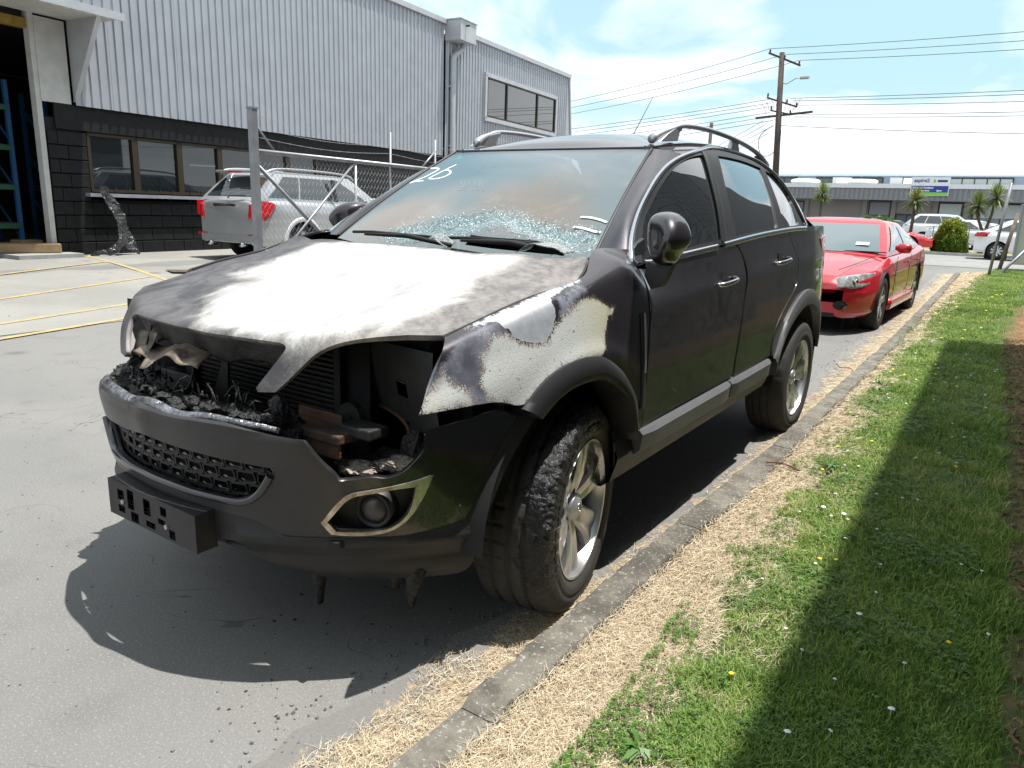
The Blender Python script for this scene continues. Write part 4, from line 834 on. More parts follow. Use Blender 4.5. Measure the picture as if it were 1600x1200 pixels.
def scales(S):
    U, V = np.meshgrid(np.linspace(0, S.nu-1, 12), np.linspace(0, S.nv-1, 12), indexing='ij'); P = S.ev(np.stack([U.ravel(), V.ravel()], 1)).reshape(12, 12, 3)
    return np.linalg.norm(np.diff(P, axis=0), axis=2).mean()/((S.nu-1)/11), np.linalg.norm(np.diff(P, axis=1), axis=2).mean()/((S.nv-1)/11)
def panel(name, S, poly, m, parent, holes=(), sp=.025, off=0., disp=None, mirror=False, lip=.012, attrs=None, smooth_it=2, corner=50, liphole=None, center=(0, 1.2, .6)):
    su, sv = scales(S); sc = np.array([su, sv])
    f = surf_f(S, off, disp, mirror)
    loops = []
    for pl in [poly]+list(holes):
        q = [np.array(p)*sc for p in pl]
        q = chaikin(q, smooth_it, corner); q = resample(q, sp)
        r = []
        for p in q:
            if not r or np.linalg.norm(p-r[-1]) > sp*.15: r.append(p)
        if np.linalg.norm(r[0]-r[-1]) < sp*.15: r.pop()
        loops.append(np.array(r))
    lo = loops[0].min(0); hi = loops[0].max(0)
    gx = np.arange(lo[0], hi[0], sp); gy = np.arange(lo[1], hi[1], sp)
    G = np.array([(x+(sp/2 if j % 2 else 0), y) for j, y in enumerate(gy) for x in gx])
    G = G[inpoly(G, loops[0])]
    for h in loops[1:]:
        if len(G): G = G[~inpoly(G, h)]
    for L in loops:
        if len(G): G = G[pdist(G, L) > sp*.45]
    V = np.concatenate(loops+([G] if len(G) else [])); E = []; b = 0
    for L in loops: E += [(b+i, b+(i+1) % len(L)) for i in range(len(L))]; b += len(L)
    r = delaunay_2d_cdt([Vector((float(x), float(y))) for x, y in V], E, [], 0, 1e-7)
    W = np.array([(v.x, v.y) for v in r[0]]); T = np.array([t for t in r[2] if len(t) == 3])
    cen = W[T].mean(1); keep = inpoly(cen, loops[0])
    for h in loops[1:]: keep &= ~inpoly(cen, h)
    T = T[keep]; used = np.unique(T); mp = -np.ones(len(W), int); mp[used] = np.arange(len(used)); W = W[used]; T = mp[T]
    uv = W/sc; e = 2e-3; uvc = np.clip(uv, [0, 0], [S.nu-1, S.nv-1])
    P = f(uvc); uvn = np.clip(uvc, [e, e], [S.nu-1-e, S.nv-1-e])
    n = np.cross(f(uvn+[e, 0])-f(uvn-[e, 0]), f(uvn+[0, e])-f(uvn-[0, e])); n /= np.linalg.norm(n, axis=1)[:, None]+1e-12
    n *= np.where((n*(P-np.array(center))).sum(1) < 0, -1, 1)[:, None]
    tn = np.cross(P[T[:, 1]]-P[T[:, 0]], P[T[:, 2]]-P[T[:, 0]]); fl = (tn*n[T].mean(1)).sum(1) < 0
    T[fl] = T[fl][:, ::-1]
    # boundary lip
    cnt = {}
    for t in T:
        for a, c in ((t[0], t[1]), (t[1], t[2]), (t[2], t[0])): cnt[(a, c)] = 1
    be = [(a, c) for (a, c) in cnt if (c, a) not in cnt]
    Vs = [P]; Ns = [n]; Fs = [tuple(t) for t in T]; base = len(P); ats = uvc; ix = {}
    if lip:
        bv = sorted({a for a, c in be} | {c for a, c in be}); ix = {v: i for i, v in enumerate(bv)}; bv = np.array(bv)
        # in-plane outward direction
        od = np.zeros((len(bv), 3))
        for a, c in be:
            d = P[c]-P[a]; o = np.cross(d, n[a]); o /= np.linalg.norm(o)+1e-12; od[ix[a]] += o; od[ix[c]] += o
        od /= np.linalg.norm(od, axis=1)[:, None]+1e-12
        r0 = P[bv]; r1 = P[bv]-n[bv]*lip
        nb = n[bv]*.5+od; nb /= np.linalg.norm(nb, axis=1)[:, None]
        Vs += [r0, r1]; Ns += [nb, od]; k = len(bv)
        for a, c in be: Fs.append((base+ix[c], base+ix[a], base+k+ix[a], base+k+ix[c]))
        ats = np.concatenate([uvc, uvc[bv], uvc[bv]])
    Vv = np.concatenate(Vs); Nn = np.concatenate(Ns)
    at = attrs(Vv, ats) if attrs else None
    me = npmesh(name, Vv, Fs, nrm=Nn, attrs=at)
    return obj(name, me, m, parent)
def strip(name, pts, nrms, w, h, m, parent, n=5, closed=False):
    """half-round trim strip following pts with surface normals"""
    pts = [Vector(p) for p in pts]; nrms = [Vector(x).normalized() for x in nrms]; mb = MB(); rings = []
    for i, p in enumerate(pts):
        d = (pts[min(i+1, len(pts)-1)]-pts[max(i-1, 0)]).normalized(); s = d.cross(nrms[i]).normalized()
        ww = w[i] if hasattr(w, '__len__') else w
        ring = [p+s*ww/2-nrms[i]*h]
        for k in range(n+1):
            a = math.pi*k/n; ring.append(p+s*math.cos(a)*ww/2+nrms[i]*math.sin(a)*h)
        ring.append(p-s*ww/2-nrms[i]*h); rings.append(ring)
    mb.loft(rings, True, True); me = mb.mesh(name, True); autosmooth(me, 60)
    return obj(name, me, m, parent)
def on_surf(S, uvs, n=40, off=0, mirror=False, smooth=True):
    q = spline3(uvs, n) if smooth and len(uvs) > 2 else np.array(resample(uvs, .1, False)); q = np.clip(q, [.002, .002], [S.nu-1.002, S.nv-1.002])
    P = surf_f(S, off, None, mirror)(q); e = 1e-3; f = surf_f(S, 0, None, mirror)
    nn = np.cross(f(q+[e, 0])-f(q-[e, 0]), f(q+[0, e])-f(q-[0, e])); nn /= np.linalg.norm(nn, axis=1)[:, None]; c = P-np.array([0, 1.2, .6]); nn *= np.where((nn*c).sum(1) < 0, -1, 1)[:, None]
    return P, nn
def inv_side(S, yz, it=25):
    """uv on a side surface for given (y,z)"""
    out = []
    U, V = np.meshgrid(np.linspace(0, S.nu-1, 60), np.linspace(0, S.nv-1, 40), indexing='ij'); G = np.stack([U.ravel(), V.ravel()], 1); P = S.ev(G)[:, 1:]
    for t in yz:
        w = G[np.argmin(((P-t)**2).sum(1))].copy()
        for _ in range(it):
            p = S.ev(w)[0, 1:]; h = 1e-4; J = np.stack([(S.ev(w+[h, 0])[0, 1:]-p)/h, (S.ev(w+[0, h])[0, 1:]-p)/h], 1)
            try: w = np.clip(w+np.clip(np.linalg.solve(J, np.array(t)-p), -.3, .3), 0, [S.nu-1, S.nv-1])
            except Exception: break
        out.append(w)
    return out
PAINT = (.050, .043, .050)
def paint_mat():
    m, t, p = newmat('smoked_metallic_paint')
    n = nz(t, 3, 6, .65); n2 = nz(t, 900, 2, .5)
    c = mixc(t, step(t, n, .35, .7), (.022, .018, .023), (.032, .027, .032))
    c = mixc(t, nm(t, 'MULTIPLY', step(t, n2, .55, .75), .5), c, (.06, .052, .06))
    t.links.new(c, p.inputs['Base Color']); p.inputs['Metallic'].default_value = .55
    t.links.new(mixf(t, step(t, nz(t, 2.2, 7, .7), .4, .65), .36, .46), p.inputs['Roughness'])
    p.inputs['Coat Weight'].default_value = 1.; t.links.new(mixf(t, step(t, nz(t, 6, 7, .75), .45, .75), .03, .16), p.inputs['Coat Roughness'])
    return m
M_paint = paint_mat()
def fender_mat():
    m, t, p = newmat('burnt_fender_paint')
    hi = nz(t, 160, 4, .7); mid = nz(t, 28, 6, .65); lo = nz(t, 9, 5, .6)
    jag = nm(t, 'ADD', nm(t, 'MULTIPLY', nm(t, 'SUBTRACT', mid, .5), .035), nm(t, 'MULTIPLY', nm(t, 'SUBTRACT', hi, .5), .014))
    soot = step(t, nm(t, 'ADD', at(t, 'soot'), nm(t, 'MULTIPLY', jag, 1.6)), -.002, .02)
    lft = nm(t, 'SUBTRACT', 1., at(t, 'yel'), clamp=True); ed = nm(t, 'ADD', at(t, 'cream'), nm(t, 'ADD', jag, nm(t, 'MULTIPLY', nm(t, 'MULTIPLY', nm(t, 'SUBTRACT', nz(t, 230, 3, .6), .5), .085), lft))); cream = step(t, ed, -.0015, .002)
    zinc = step(t, nm(t, 'ADD', at(t, 'zinc'), nm(t, 'MULTIPLY', jag, .7)), -.001, .002)
    rim = nm(t, 'MULTIPLY', step(t, nm(t, 'ABSOLUTE', nm(t, 'ADD', at(t, 'cream'), nm(t, 'MULTIPLY', jag, 1.6))), .016, .0), step(t, nz(t, 60, 5, .7), .40, .62))
    base = mixc(t, step(t, nz(t, 3, 6, .65), .35, .7), (.022, .018, .023), (.034, .029, .034))
    sootc = mixc(t, step(t, lo, .35, .62), (.055, .055, .075), (.15, .16, .20))
    speck = step(t, hi, .60, .66)
    sootc = mixc(t, nm(t, 'MULTIPLY', speck, step(t, lo, .45, .6)), sootc, (.45, .47, .50))
    c = mixc(t, soot, base, sootc)
    y = nz(t, 5, 3, .5)
    yb = at(t, 'yel')
    creamc = mixc(t, nm(t, 'ADD', nm(t, 'MULTIPLY', yb, .8), nm(t, 'MULTIPLY', nm(t, 'SUBTRACT', y, .5), .9), clamp=True), (.40, .415, .41), (.40, .38, .25))
    # crackle
    v = t.nodes.new('ShaderNodeTexVoronoi'); v.feature = 'DISTANCE_TO_EDGE'; v.inputs['Scale'].default_value = 75; co = t.nodes['TCO'].outputs['Object']
    vv = t.nodes.new('ShaderNodeMixRGB'); vv.blend_type = 'ADD'; vv.inputs[0].default_value = .02; t.links.new(co, vv.inputs[1]); t.links.new(nz(t, 20, 3, .5, out='Color'), vv.inputs[2]); t.links.new(vv.outputs[0], v.inputs['Vector'])
    cr = step(t, v.outputs['Distance'], .0, .10)
    creamc = mixc(t, nm(t, 'MULTIPLY', mixf(t, cr, .35, 0.), step(t, lo, .35, .6)), creamc, (.26, .23, .16))
    spots = step(t, nz(t, 55, 3, .5), .66, .72); creamc = mixc(t, nm(t, 'MULTIPLY', spots, step(t, lo, .42, .55)), creamc, (.12, .11, .11))
    c = mixc(t, cream, c, creamc)
    c = mixc(t, nm(t, 'MULTIPLY', rim, .75), c, (.20, .145, .12))
    zc = mixc(t, step(t, nz(t, 40, 6, .6), .3, .7), (.33, .35, .38), (.41, .43, .46))
    c = mixc(t, zinc, c, zc)
    t.links.new(c, p.inputs['Base Color'])
    bare = nm(t, 'MAXIMUM', cream, zinc); anyb = nm(t, 'MAXIMUM', bare, nm(t, 'MULTIPLY', soot, .9))
    t.links.new(mixf(t, anyb, .75, 0.), p.inputs['Coat Weight']); p.inputs['Coat Roughness'].default_value = .05
    t.links.new(mixf(t, anyb, .42, mixf(t, zinc, .72, .5)), p.inputs['Roughness'])
    t.links.new(mixf(t, anyb, .55, mixf(t, zinc, 0., .4)), p.inputs['Metallic'])
    h = nm(t, 'ADD', nm(t, 'MULTIPLY', nm(t, 'SUBTRACT', 1., bare), 1.), nm(t, 'MULTIPLY', nm(t, 'MULTIPLY', cr, cream), .35))
    h = nm(t, 'ADD', h, nm(t, 'MULTIPLY', hi, nm(t, 'MULTIPLY', anyb, .25)))
    bumpn(t, h, .5, .0018)
    return m
def hood_mat():
    m, t, p = newmat('burnt_bonnet_paint')
    co = t.nodes.new('ShaderNodeTexCoord'); mpn = t.nodes.new('ShaderNodeMapping'); mpn.inputs['Scale'].default_value = (1.5, 1.0, 1); mpn.inputs['Rotation'].default_value = (0, 0, .45); t.links.new(co.outputs['Object'], mpn.inputs['Vector'])
    hi = nz(t, 140, 4, .7); mid = nz(t, 7, 9, .70, vec=mpn.outputs[0], dist=.8); lo = nz(t, 2.2, 6, .6, vec=mpn.outputs[0], dist=1.2)
    w = nm(t, 'ADD', at(t, 'white'), nm(t, 'ADD', nm(t, 'MULTIPLY', nm(t, 'SUBTRACT', mid, .5), .10), nm(t, 'MULTIPLY', nm(t, 'SUBTRACT', hi, .5), .05)))
    white = step(t, w, -.035, .05)
    dark = mixc(t, step(t, mid, .35, .68), (.058, .052, .058), (.16, .15, .15))
    side = step(t, at(t, 'side'), .0, .05)      # brown grey bare steel by the left seam
    dark = mixc(t, nm(t, 'MULTIPLY', side, step(t, nz(t, 22, 7, .7), .25, .8)), dark, (.30, .275, .25))
    dark = mixc(t, step(t, hi, .68, .74), dark, (.36, .36, .36))
    wc = mixc(t, step(t, mid, .38, .66), (.34, .345, .35), (.55, .56, .565))
    wc = mixc(t, nm(t, 'MULTIPLY', step(t, lo, .52, .66), .65), wc, (.27, .25, .235))
    st = nz(t, 4.5, 4, .55, dist=2.5); line = step(t, nm(t, 'ABSOLUTE', nm(t, 'SUBTRACT', st, .5)), .020, .001)
    wc = mixc(t, nm(t, 'MULTIPLY', line, nm(t, 'MULTIPLY', step(t, mid, .5, .6), .6)), wc, (.14, .11, .10))
    tan = step(t, nm(t, 'ABSOLUTE', w), .05, .0); wc = mixc(t, nm(t, 'MULTIPLY', tan, .45), wc, (.36, .31, .24))
    sp = nm(t, 'MULTIPLY', step(t, nz(t, 260, 3, .6), .62, .68), step(t, at(t, 'front'), .16, .0)); wc = mixc(t, nm(t, 'MULTIPLY', sp, .8), wc, (.08, .08, .10))
    c = mixc(t, white, dark, wc)
    t.links.new(c, p.inputs['Base Color'])
    t.links.new(mixf(t, white, .5, .55), p.inputs['Roughness']); t.links.new(mixf(t, white, .45, .05), p.inputs['Metallic'])
    t.links.new(mixf(t, white, .12, .05), p.inputs['Coat Weight']); p.inputs['Coat Roughness'].default_value = .2
    bumpn(t, nm(t, 'ADD', nm(t, 'MULTIPLY', mid, .8), nm(t, 'MULTIPLY', hi, .3)), .25, .004)
    return m
M_fender = fender_mat(); M_hood = hood_mat()
M_plastic = mat('sooty_black_plastic', (.022, .021, .023), .48, nscale=7, namt=.3, bump=.15, bscale=500, dist=.001, spec=.5)
M_clad = mat('grey_cladding', (.085, .085, .09), .45, nscale=9, namt=.15, bump=.1, bscale=600, dist=.001)
M_black = mat('matt_black', (.012, .012, .012), .75)
M_rubber = mat('window_rubber', (.02, .02, .022), .5)
M_chrome = mat('satin_chrome', (.62, .62, .64), .16, metal=1)
M_alu = mat('satin_roof_rail', (.50, .50, .53), .38, metal=.75)
M_tint = mat('tinted_glass', (.012, .015, .017), .03, spec=.9, coat=1, coatr=.0)
M_char = mat('charred_debris', (.012, .012, .012), .5, nscale=25, col2=(.035, .034, .034), bump=1, bscale=60, dist=.02)
M_ash = mat('ash_and_chips', (.42, .36, .29), .85, nscale=45, col2=(.10, .08, .08), bump=1, bscale=90, dist=.02)
M_steel = mat('scorched_steel', (.06, .057, .056), .55, metal=.5, nscale=14, col2=(.028, .026, .026), bump=.3, bscale=60)
M_rust = mat('rusted_steel', (.15, .066, .028), .7, nscale=9, col2=(.032, .030, .031), bump=.4, bscale=80)
M_bay = mat('sooted_inner_panel', (.010, .010, .011), .6, nscale=9, col2=(.026, .024, .022), bump=.3, bscale=40)
M_alloy = mat('painted_alloy', (.60, .60, .60), .28, metal=.85, nscale=5, namt=.12, coat=.4)
M_brake = mat('brake_iron', (.06, .05, .045), .6, metal=.6, nscale=30)
M_red = mat('tail_lamp_red', (.45, .012, .02), .12, coat=1)
M_white_pen = mat('white_paint_marker', (.9, .9, .9), .6)
M_clear = mat('headlamp_clear', (.75, .78, .78), .06, coat=1)
suv = thing('burnt_suv', 'fire damaged dark SUV with bleached bonnet, missing headlight and melted tyre, parked at the kerb', 'car', (0, 0, 0))
S_ = SURF
# ---------------- bonnet
def sym(half, cu):                # mirror a half outline about v=cu
    return half+[[u, 2*cu-v] for u, v in half[::-1]]
hh = T['hood']; hh = [p for p in hh]
hh[0] = [hh[0][0], 6.0]; hh[-1] = [hh[-1][0], 6.0]
hood_poly = hh+[[u, 12-v] for u, v in hh[-2:0:-1]]
HW = S_['hood'].ev(T['hood_white'])[:, :2]
def hood_disp(P, uv):
    x, y = P[:, 0], P[:, 1]; h = np.zeros(len(P))
    h -= .014*np.exp(-(((x-.10)/.05)**2+((y+.69)/.09)**2))*1.0
    h += .006*np.exp(-((x+.02)/.035)**2-((y+.72)/.14)**2)
    for (cx, cy, a, sx, sy) in ((.25, -.35, -.010, .13, .10), (.42, -.12, .008, .09, .15), (.1, -.05, -.007, .2, .12), (.52, -.33, -.008, .07, .12), (-.25, -.3, -.005, .12, .2), (.30, .12, -.005, .16, .05)):
        h += a*np.exp(-((x-cx)/sx)**2-((y-cy)/sy)**2)
    n = np.array([mnoise.noise((a*5, b*5, 0)) for a, b in zip(x, y)]) if len(P) < 60000 else 0
    h += .0035*n*np.clip((y+.8)/.2, 0, 1)
    return h
def hood_attr(P, uv):
    q = P[:, :2]
    seamd = 12-uv[:, 1]
    return dict(white=sdf(q, HW), side=np.clip((P[:, 0]-.42)/.3, 0, 1)*.1, front=P[:, 1]+.86-.35*np.clip(P[:, 0]-.35, 0, 1))
panel('bonnet', S_['hood'], hood_poly, M_hood, suv, sp=.014, disp=hood_disp, attrs=hood_attr, lip=.016, corner=42)
tag(bpy.data.objects['bonnet'], 'buckled bonnet burnt white with dark scorched edges')
# inner bonnet frame hanging under the leading edge, torn and rusty
def crumple(name, nx, nz_, fn, m, parent, seed=0, amp=.006, tear=None, thick=.002):
    V = []; F = []
    for j in range(nz_+1):
        for i in range(nx+1):
            p = Vector(fn(i/nx, j/nz_)); k = mnoise.noise_vector((p.x*14+seed, p.y*14, p.z*14)); V.append(p+k*amp*(.3+j/nz_))
    for j in range(nz_):
        for i in range(nx):
            if tear and tear(i/nx, j/nz_): continue
            a = j*(nx+1)+i; F.append((a, a+1, a+nx+2, a+nx+1))
    me = npmesh(name, V, F, smooth=True); o = obj(name, me, m, parent)
    s = o.modifiers.new('s', 'SOLIDIFY'); s.thickness = thick; return o
def edge_front(x): # front edge line of bonnet opening top (y,z)
    return -.805+.26*x*x, .944+.02*x*x
crumple('bonnet_inner_frame', 60, 8, lambda a, b: ((a-.5)*.80, edge_front((a-.5)*.8)[0]+.012+.03*b, edge_front((a-.5)*.8)[1]-.004-(.075+.012*math.sin(a*23))*b), M_steel, suv, 3, .006, tear=lambda a, b: b > .8 and math.sin(a*40)+math.sin(a*17) > 1.1)
M_tin = mat('scorched_tin', (.30, .24, .18), .45, metal=.4, nscale=13, col2=(.06, .045, .035), bump=.4, bscale=50)
crumple('torn_latch_panel', 30, 12, lambda a, b: (-.31+a*.31+.02*b, -.765-.085*b+.02*a, .872-.045*b-.018*math.sin(a*7)+.010*a), M_tin, suv, 9, .020, tear=lambda a, b: (b > .6 and a < .15) or (b > .75 and .35 < a < .5))
crumple('torn_latch_panel', 14, 8, lambda a, b: (-.36+a*.10, -.77-.05*b, .90-.08*b), M_tin, suv, 4, .018, tear=lambda a, b: b > .6 and a > .6)
crumple('latch_strip', 30, 3, lambda a, b: (.0+a*.36, -.735+.02*b, .873+.006*math.sin(a*9)-.012*b), M_rust, suv, 5, .004)
# ---------------- fenders and side panels
CZ, CC, CC2, CS = [S_['side'].ev(T[k])[:, 1:] for k in ('zinc', 'cream', 'cream2', 'soot')]
def fender_disp(P, uv):
    r = np.hypot(P[:, 1]+.02, P[:, 2]-.34); return .010*np.exp(-((r-.545)/.035)**2)*np.clip((.35-P[:, 1])/.2, 0, 1)*np.clip((P[:, 2]-.6)/.15, 0, 1)
def fend_attr(P, uv):
    q = P[:, 1:]
    return dict(zinc=sdf(q, CZ), cream=np.maximum(sdf(q, CC), sdf(q, CC2)), soot=sdf(q, CS), yel=np.clip(np.maximum((q[:, 0]+.12)/.22, (.84-q[:, 1])/.1*(q[:, 0] < -.52)), 0, 1))
panel('front_fender', S_['side'], T['fender'], M_fender, suv, sp=.011, disp=fender_disp, attrs=fend_attr, lip=.012)
tag(bpy.data.objects['front_fender'], 'left front fender with paint burnt off in cream and grey patches')
panel('front_fender', S_['side'], [[max(u, 2.9), v] for u, v in T['fender']], M_paint, suv, sp=.03, mirror=True, disp=fender_disp)
side_disp = lambda P, uv: .007*np.exp(-((P[:, 2]-(.985+.035*P[:, 1]))/.05)**2)-.006*np.exp(-((P[:, 2]-.66)/.10)**2)
# rear arch geometry
RA = (2.70, .375)
def arc(r, a0, a1, n, c=RA): return [(c[0]+r*math.cos(R(a0+(a1-a0)*i/(n-1))), c[1]+r*math.sin(R(a0+(a1-a0)*i/(n-1)))) for i in range(n)]
arch_cut = inv_side(S_['side'], arc(.545, 158, 95, 10))
quarter = [tuple(p) for p in T['rear_door']]
ro = [tuple(p) for p in S_['side'].ev(T['rflare_out'])[:, 1:]]; ri = [tuple(p) for p in S_['side'].ev(T['rflare_in'])[:, 1:]]
YC = 2.70
def complete(p, top): 
    p = [q for q in p if q[0] < YC-.12]+[(YC, top)]; return p+[(2*YC-y, z) for y, z in p[-2::-1]]
zt_ = max(z for y, z in ro); zi_ = max(z for y, z in ri)
RO = complete(ro, zt_+.012); RI = complete(ri, zi_+.008)
ROd = spline3(RO, 48); RId = spline3(RI, 48); RO = [tuple(p) for p in ROd[::3]]
print('rear flare', np.round(RO, 2).tolist())
for mir in (False, True):
    dr = []
    for nme, key in (('front_door', 'front_door'), ('rear_door', 'rear_door')):
        d = panel(nme, S_['side'], T[key], M_paint, suv, sp=.022, disp=side_disp, mirror=mir, lip=.014); dr.append(d)
    yz = [(2.02, .585)]+arc(.545, 157, 8, 16)+[(3.25, .47), (3.42, .50), (3.50, .80), (3.50, 1.27), (2.9, 1.288), (2.60, 1.276), (2.56, 1.16), (2.535, 1.05), (2.46, .97), (2.30, .90), (2.12, .76), (2.03, .64)]
    # quarter panel follows the rear door's shut line
    yz = [tuple(S_['side'].ev(p)[0, 1:]+np.array([.010, 0])) for p in T['rear_door'][9:17]][::-1]
    yz = [tuple(p) for p in RO]+[(3.27, .47), (3.42, .50), (3.50, .80), (3.50, 1.27), (2.9, 1.285)]+yz
    panel('quarter_panel', S_['side'], inv_side(S_['side'], yz), M_paint, suv, sp=.024, disp=side_disp, mirror=mir)
    # handles
    for d, (y, z) in zip(dr, ((1.19, 1.043), (2.10, 1.098))):
        sx = -1 if mir else 1; u = inv_side(S_['side'], [(y, z)])[0]; p = S_['side'].ev(u)[0]
        mb = MB(); x0 = p[0]+.004
        pts = [(sx*(x0-.004), y-.085, z-.012), (sx*(x0+.024), y-.06, z-.008), (sx*(x0+.036), y, z), (sx*(x0+.032), y+.06, z+.007), (sx*(x0-.002), y+.09, z+.012)]
        q = spline3(pts, 14); rr = [.006]+[.0105]*12+[.008]; mb.tube(q, rr, 10); h = mb.obj('door_handle', M_chrome, d, True)
        cup = MB(); rings = []
        for k in range(6):
            a = k/5; rr_ = .040*(1-a**2)+.001; rings.append([(sx*(x0+.0015-.0*a), y-.01+rr_*1.15*math.cos(t*math.pi/8), z+.006+rr_*.85*math.sin(t*math.pi/8)) for t in range(16)])
        cup.loft(rings, True, False); cup.obj('handle_recess', M_black, d, True)
        mb = MB(); mb.tube([(sx*(x0-.001), y+.0, z-.045), (sx*(x0+.003), y+.0, z-.045)], [.016, .015], 16); mb.obj('lock_cap', M_alu, d, True)
    # wheel arch flares : loft between outer and inner curve
    if not mir: oc = spline3(T['flare_out'], 40); ic = spline3(T['flare_in'], 40)
    fo = surf_f(S_['side'], .002, fender_disp, mir)(oc); fi = surf_f(S_['side'], .022, None, mir)(ic); sx = -1 if mir else 1
    rings = []
    for a, b in zip(fo, fi):
        a = Vector(a); b = Vector(b); out = Vector((sx, 0, 0)); m1 = a.lerp(b, .25)+out*.016; m2 = a.lerp(b, .7)+out*.014
        rings.append([a-out*.01, a+out*.006, m1, m2, b, b-out*.035, b-out*.12])
    mb = MB(); mb.loft(rings, False, False); me = mb.mesh('arch_flare', True); autosmooth(me, 50); o = obj('arch_flare', me, M_clad if 0 else M_plastic, suv)
    rings = []
    for (yo, zo), (yi, zi) in zip(ROd, RId):
        wo_ = float(Wy(yo)); a = Vector((sx*(wo_*(1 if zo > .5 else .99)), yo, zo)); b = Vector((sx*(float(Wy(yi))+.018), yi, zi)); o_ = Vector((sx, 0, 0)); d = (b-a)
        rings.append([a-o_*.012, a+o_*.008, a+d*.3+o_*.016, a+d*.75+o_*.006, b, b-o_*.04, b-o_*.16])
    mb = MB(); mb.loft(rings, False, False); me = mb.mesh('arch_flare', True); autosmooth(me, 50); obj('arch_flare', me, M_clad, suv)
    # wheel wells
    for (cy, r, cz) in ((-.02, .485, .36), (2.70, .46, .37)):
        rings = []
        for i in range(25):
            a = R(180-158*i/24); rings.append([(sx*x, cy+r*math.cos(a), cz+r*math.sin(a)) for x in (.86, .70, .52, .50)]+[(sx*.50, cy+(r-.1)*math.cos(a), cz+(r-.1)*math.sin(a)), (sx*.50, cy, cz)])
        mb = MB(); mb.loft(rings, False, False); mb.obj('wheel_well_liner', M_black, suv, True)
    # door moulding and sill
    rings = []; 
    for y0, y1 in ((.345, 1.318), (1.332, 1.985)):
        rings = []
        for i in range(14):
            y = y0+(y1-y0)*i/13; k = (y-.345)/1.64; zt = .555+.022*k; zb = .462+.012*k; w = float(Wy(y))
            e = .012 if 0 < i < 13 else 0
            rings.append([(sx*(w*.985-.01), y, zt+.004), (sx*(w+.004+e*.6), y, zt), (sx*(w+.016+e), y, zt-.014), (sx*(w+.010+e), y, zb+.02), (sx*(w*.985+e*.4), y, zb), (sx*(w*.97-.02), y, zb-.004)])
        mb = MB(); mb.loft(rings, True, True); me = mb.mesh('door_moulding', True); autosmooth(me, 30); obj('door_moulding', me, M_clad, suv)
    rings = []
    for i in range(16):
        y = .215+(2.06-.215)*i/15; w = float(Wy(y)); z0 = .375+.02*i/15
        rings.append([(sx*w*.95, y, .57), (sx*(w*.985), y, .475), (sx*(w*.975), y, .44), (sx*(w*.955), y, z0+.01), (sx*(w*.92), y, z0-.015), (sx*.70, y, z0-.02)])
    mb = MB(); mb.loft(rings, False, False); me = mb.mesh('sill', True); autosmooth(me, 30); obj('sill', me, M_plastic, suv)
    # door window frame and glass
    S = S_['green']
    gu = lambda y: float(np.interp(y, GY, range(len(GY))))
    chrome = T['win_out']
    fr = panel('window_frame', S, chrome, M_rubber, suv, holes=[T['glass_front'], T['glass_rear'], T['glass_quarter']], sp=.022, mirror=mir, lip=.02, off=-.004, corner=35)
    for k in ('glass_front', 'glass_rear', 'glass_quarter'):
        c = np.mean(T[k], 0); big = [[c[0]+(u-c[0])*1.03, c[1]+(v-c[1])*1.04] for u, v in T[k]]
        panel('side_window', S, big, M_tint, fr, sp=.03, mirror=mir, lip=0, off=-.012)
    P, nn = on_surf(S, T['chrome_line'], 70, .004, mir); strip('window_chrome', P, nn, .020, .007, M_chrome, suv)
    P, nn = on_surf(S_['side'], T['belt_line'], 50, .006, mir)
    cut = int(len(P)*.49)
    strip('belt_chrome', P[:cut], nn[:cut], .026, .008, M_chrome, suv); strip('belt_chrome', P[cut+1:], nn[cut+1:], .026, .008, M_chrome, suv)
    # B and C pillar covers
    for a, b, c2, d2 in (((gu(1.51), 3.55), (gu(1.245), .05), .055, M_rubber),):
        P, nn = on_surf(S, [a, ((a[0]+b[0])/2, (a[1]+b[1])/2), b], 14, .0, mir)
        strip('pillar_cover', P, nn, c2, .006, d2, suv, n=3)
    # body above the windows: roof side
    arcp = [list(p) for p in T['chrome_line']][2:]
    body = [list(p) for p in T['chrome_line']][7:]+[[gu(2.75), .0], [gu(3.15), 0], [gu(3.28), 2.2], [gu(3.05), 4.98], [gu(2.4), 4.98], [gu(1.8), 4.98], [gu(1.3), 4.98], [gu(1.08), 4.95]]
    body = [[u, min(5, v)] for u, v in body]
    panel('roof_side', S, body, M_paint, suv, sp=.025, mirror=mir, lip=.01, corner=60)
    # A pillar
    wsl = S_['ws']; wa = spline3([[.55, 6.0], [2.0, 6.0], [3.5, 6.0], [4.93, 6.0]], 24)
    A = wsl.ev(wa); gb = spline3([[.55, .02], [.70, .55], [1.05, 1.0], [1.45, 1.75], [1.95, 2.5], [2.45, 3.1]], 24)
    B_ = S.ev(spline3(T['chrome_line'][1:8], 24)); B_ = B_[:24]
    rings = []
    for k in range(24):
        a = Vector(A[k]); b = Vector(B_[k]); d = b-a; o_ = Vector((.55, -.75, .35)).normalized(); L = d.length
        o_ = (o_-d.normalized()*o_.dot(d.normalized())).normalized()
        rings.append([((p.x*sx), p.y, p.z) for p in (a-o_*.03, a+o_*.004, a+d*.18+o_*.010*L/.13, a+d*.5+o_*.017*L/.13, a+d*.82+o_*.012*L/.13, b+o_*.004, b-o_*.02)])
    mb = MB(); mb.loft(rings, False, False); me = mb.mesh('windscreen_pillar', True); autosmooth(me, 60); obj('windscreen_pillar', me, M_paint, suv)
    P = [(sx*p[0], p[1]-.002, p[2]+.002) for p in A]; strip('windscreen_seal', P, [(sx*.3, -.7, .6)]*24, .014, .006, M_rubber, suv)
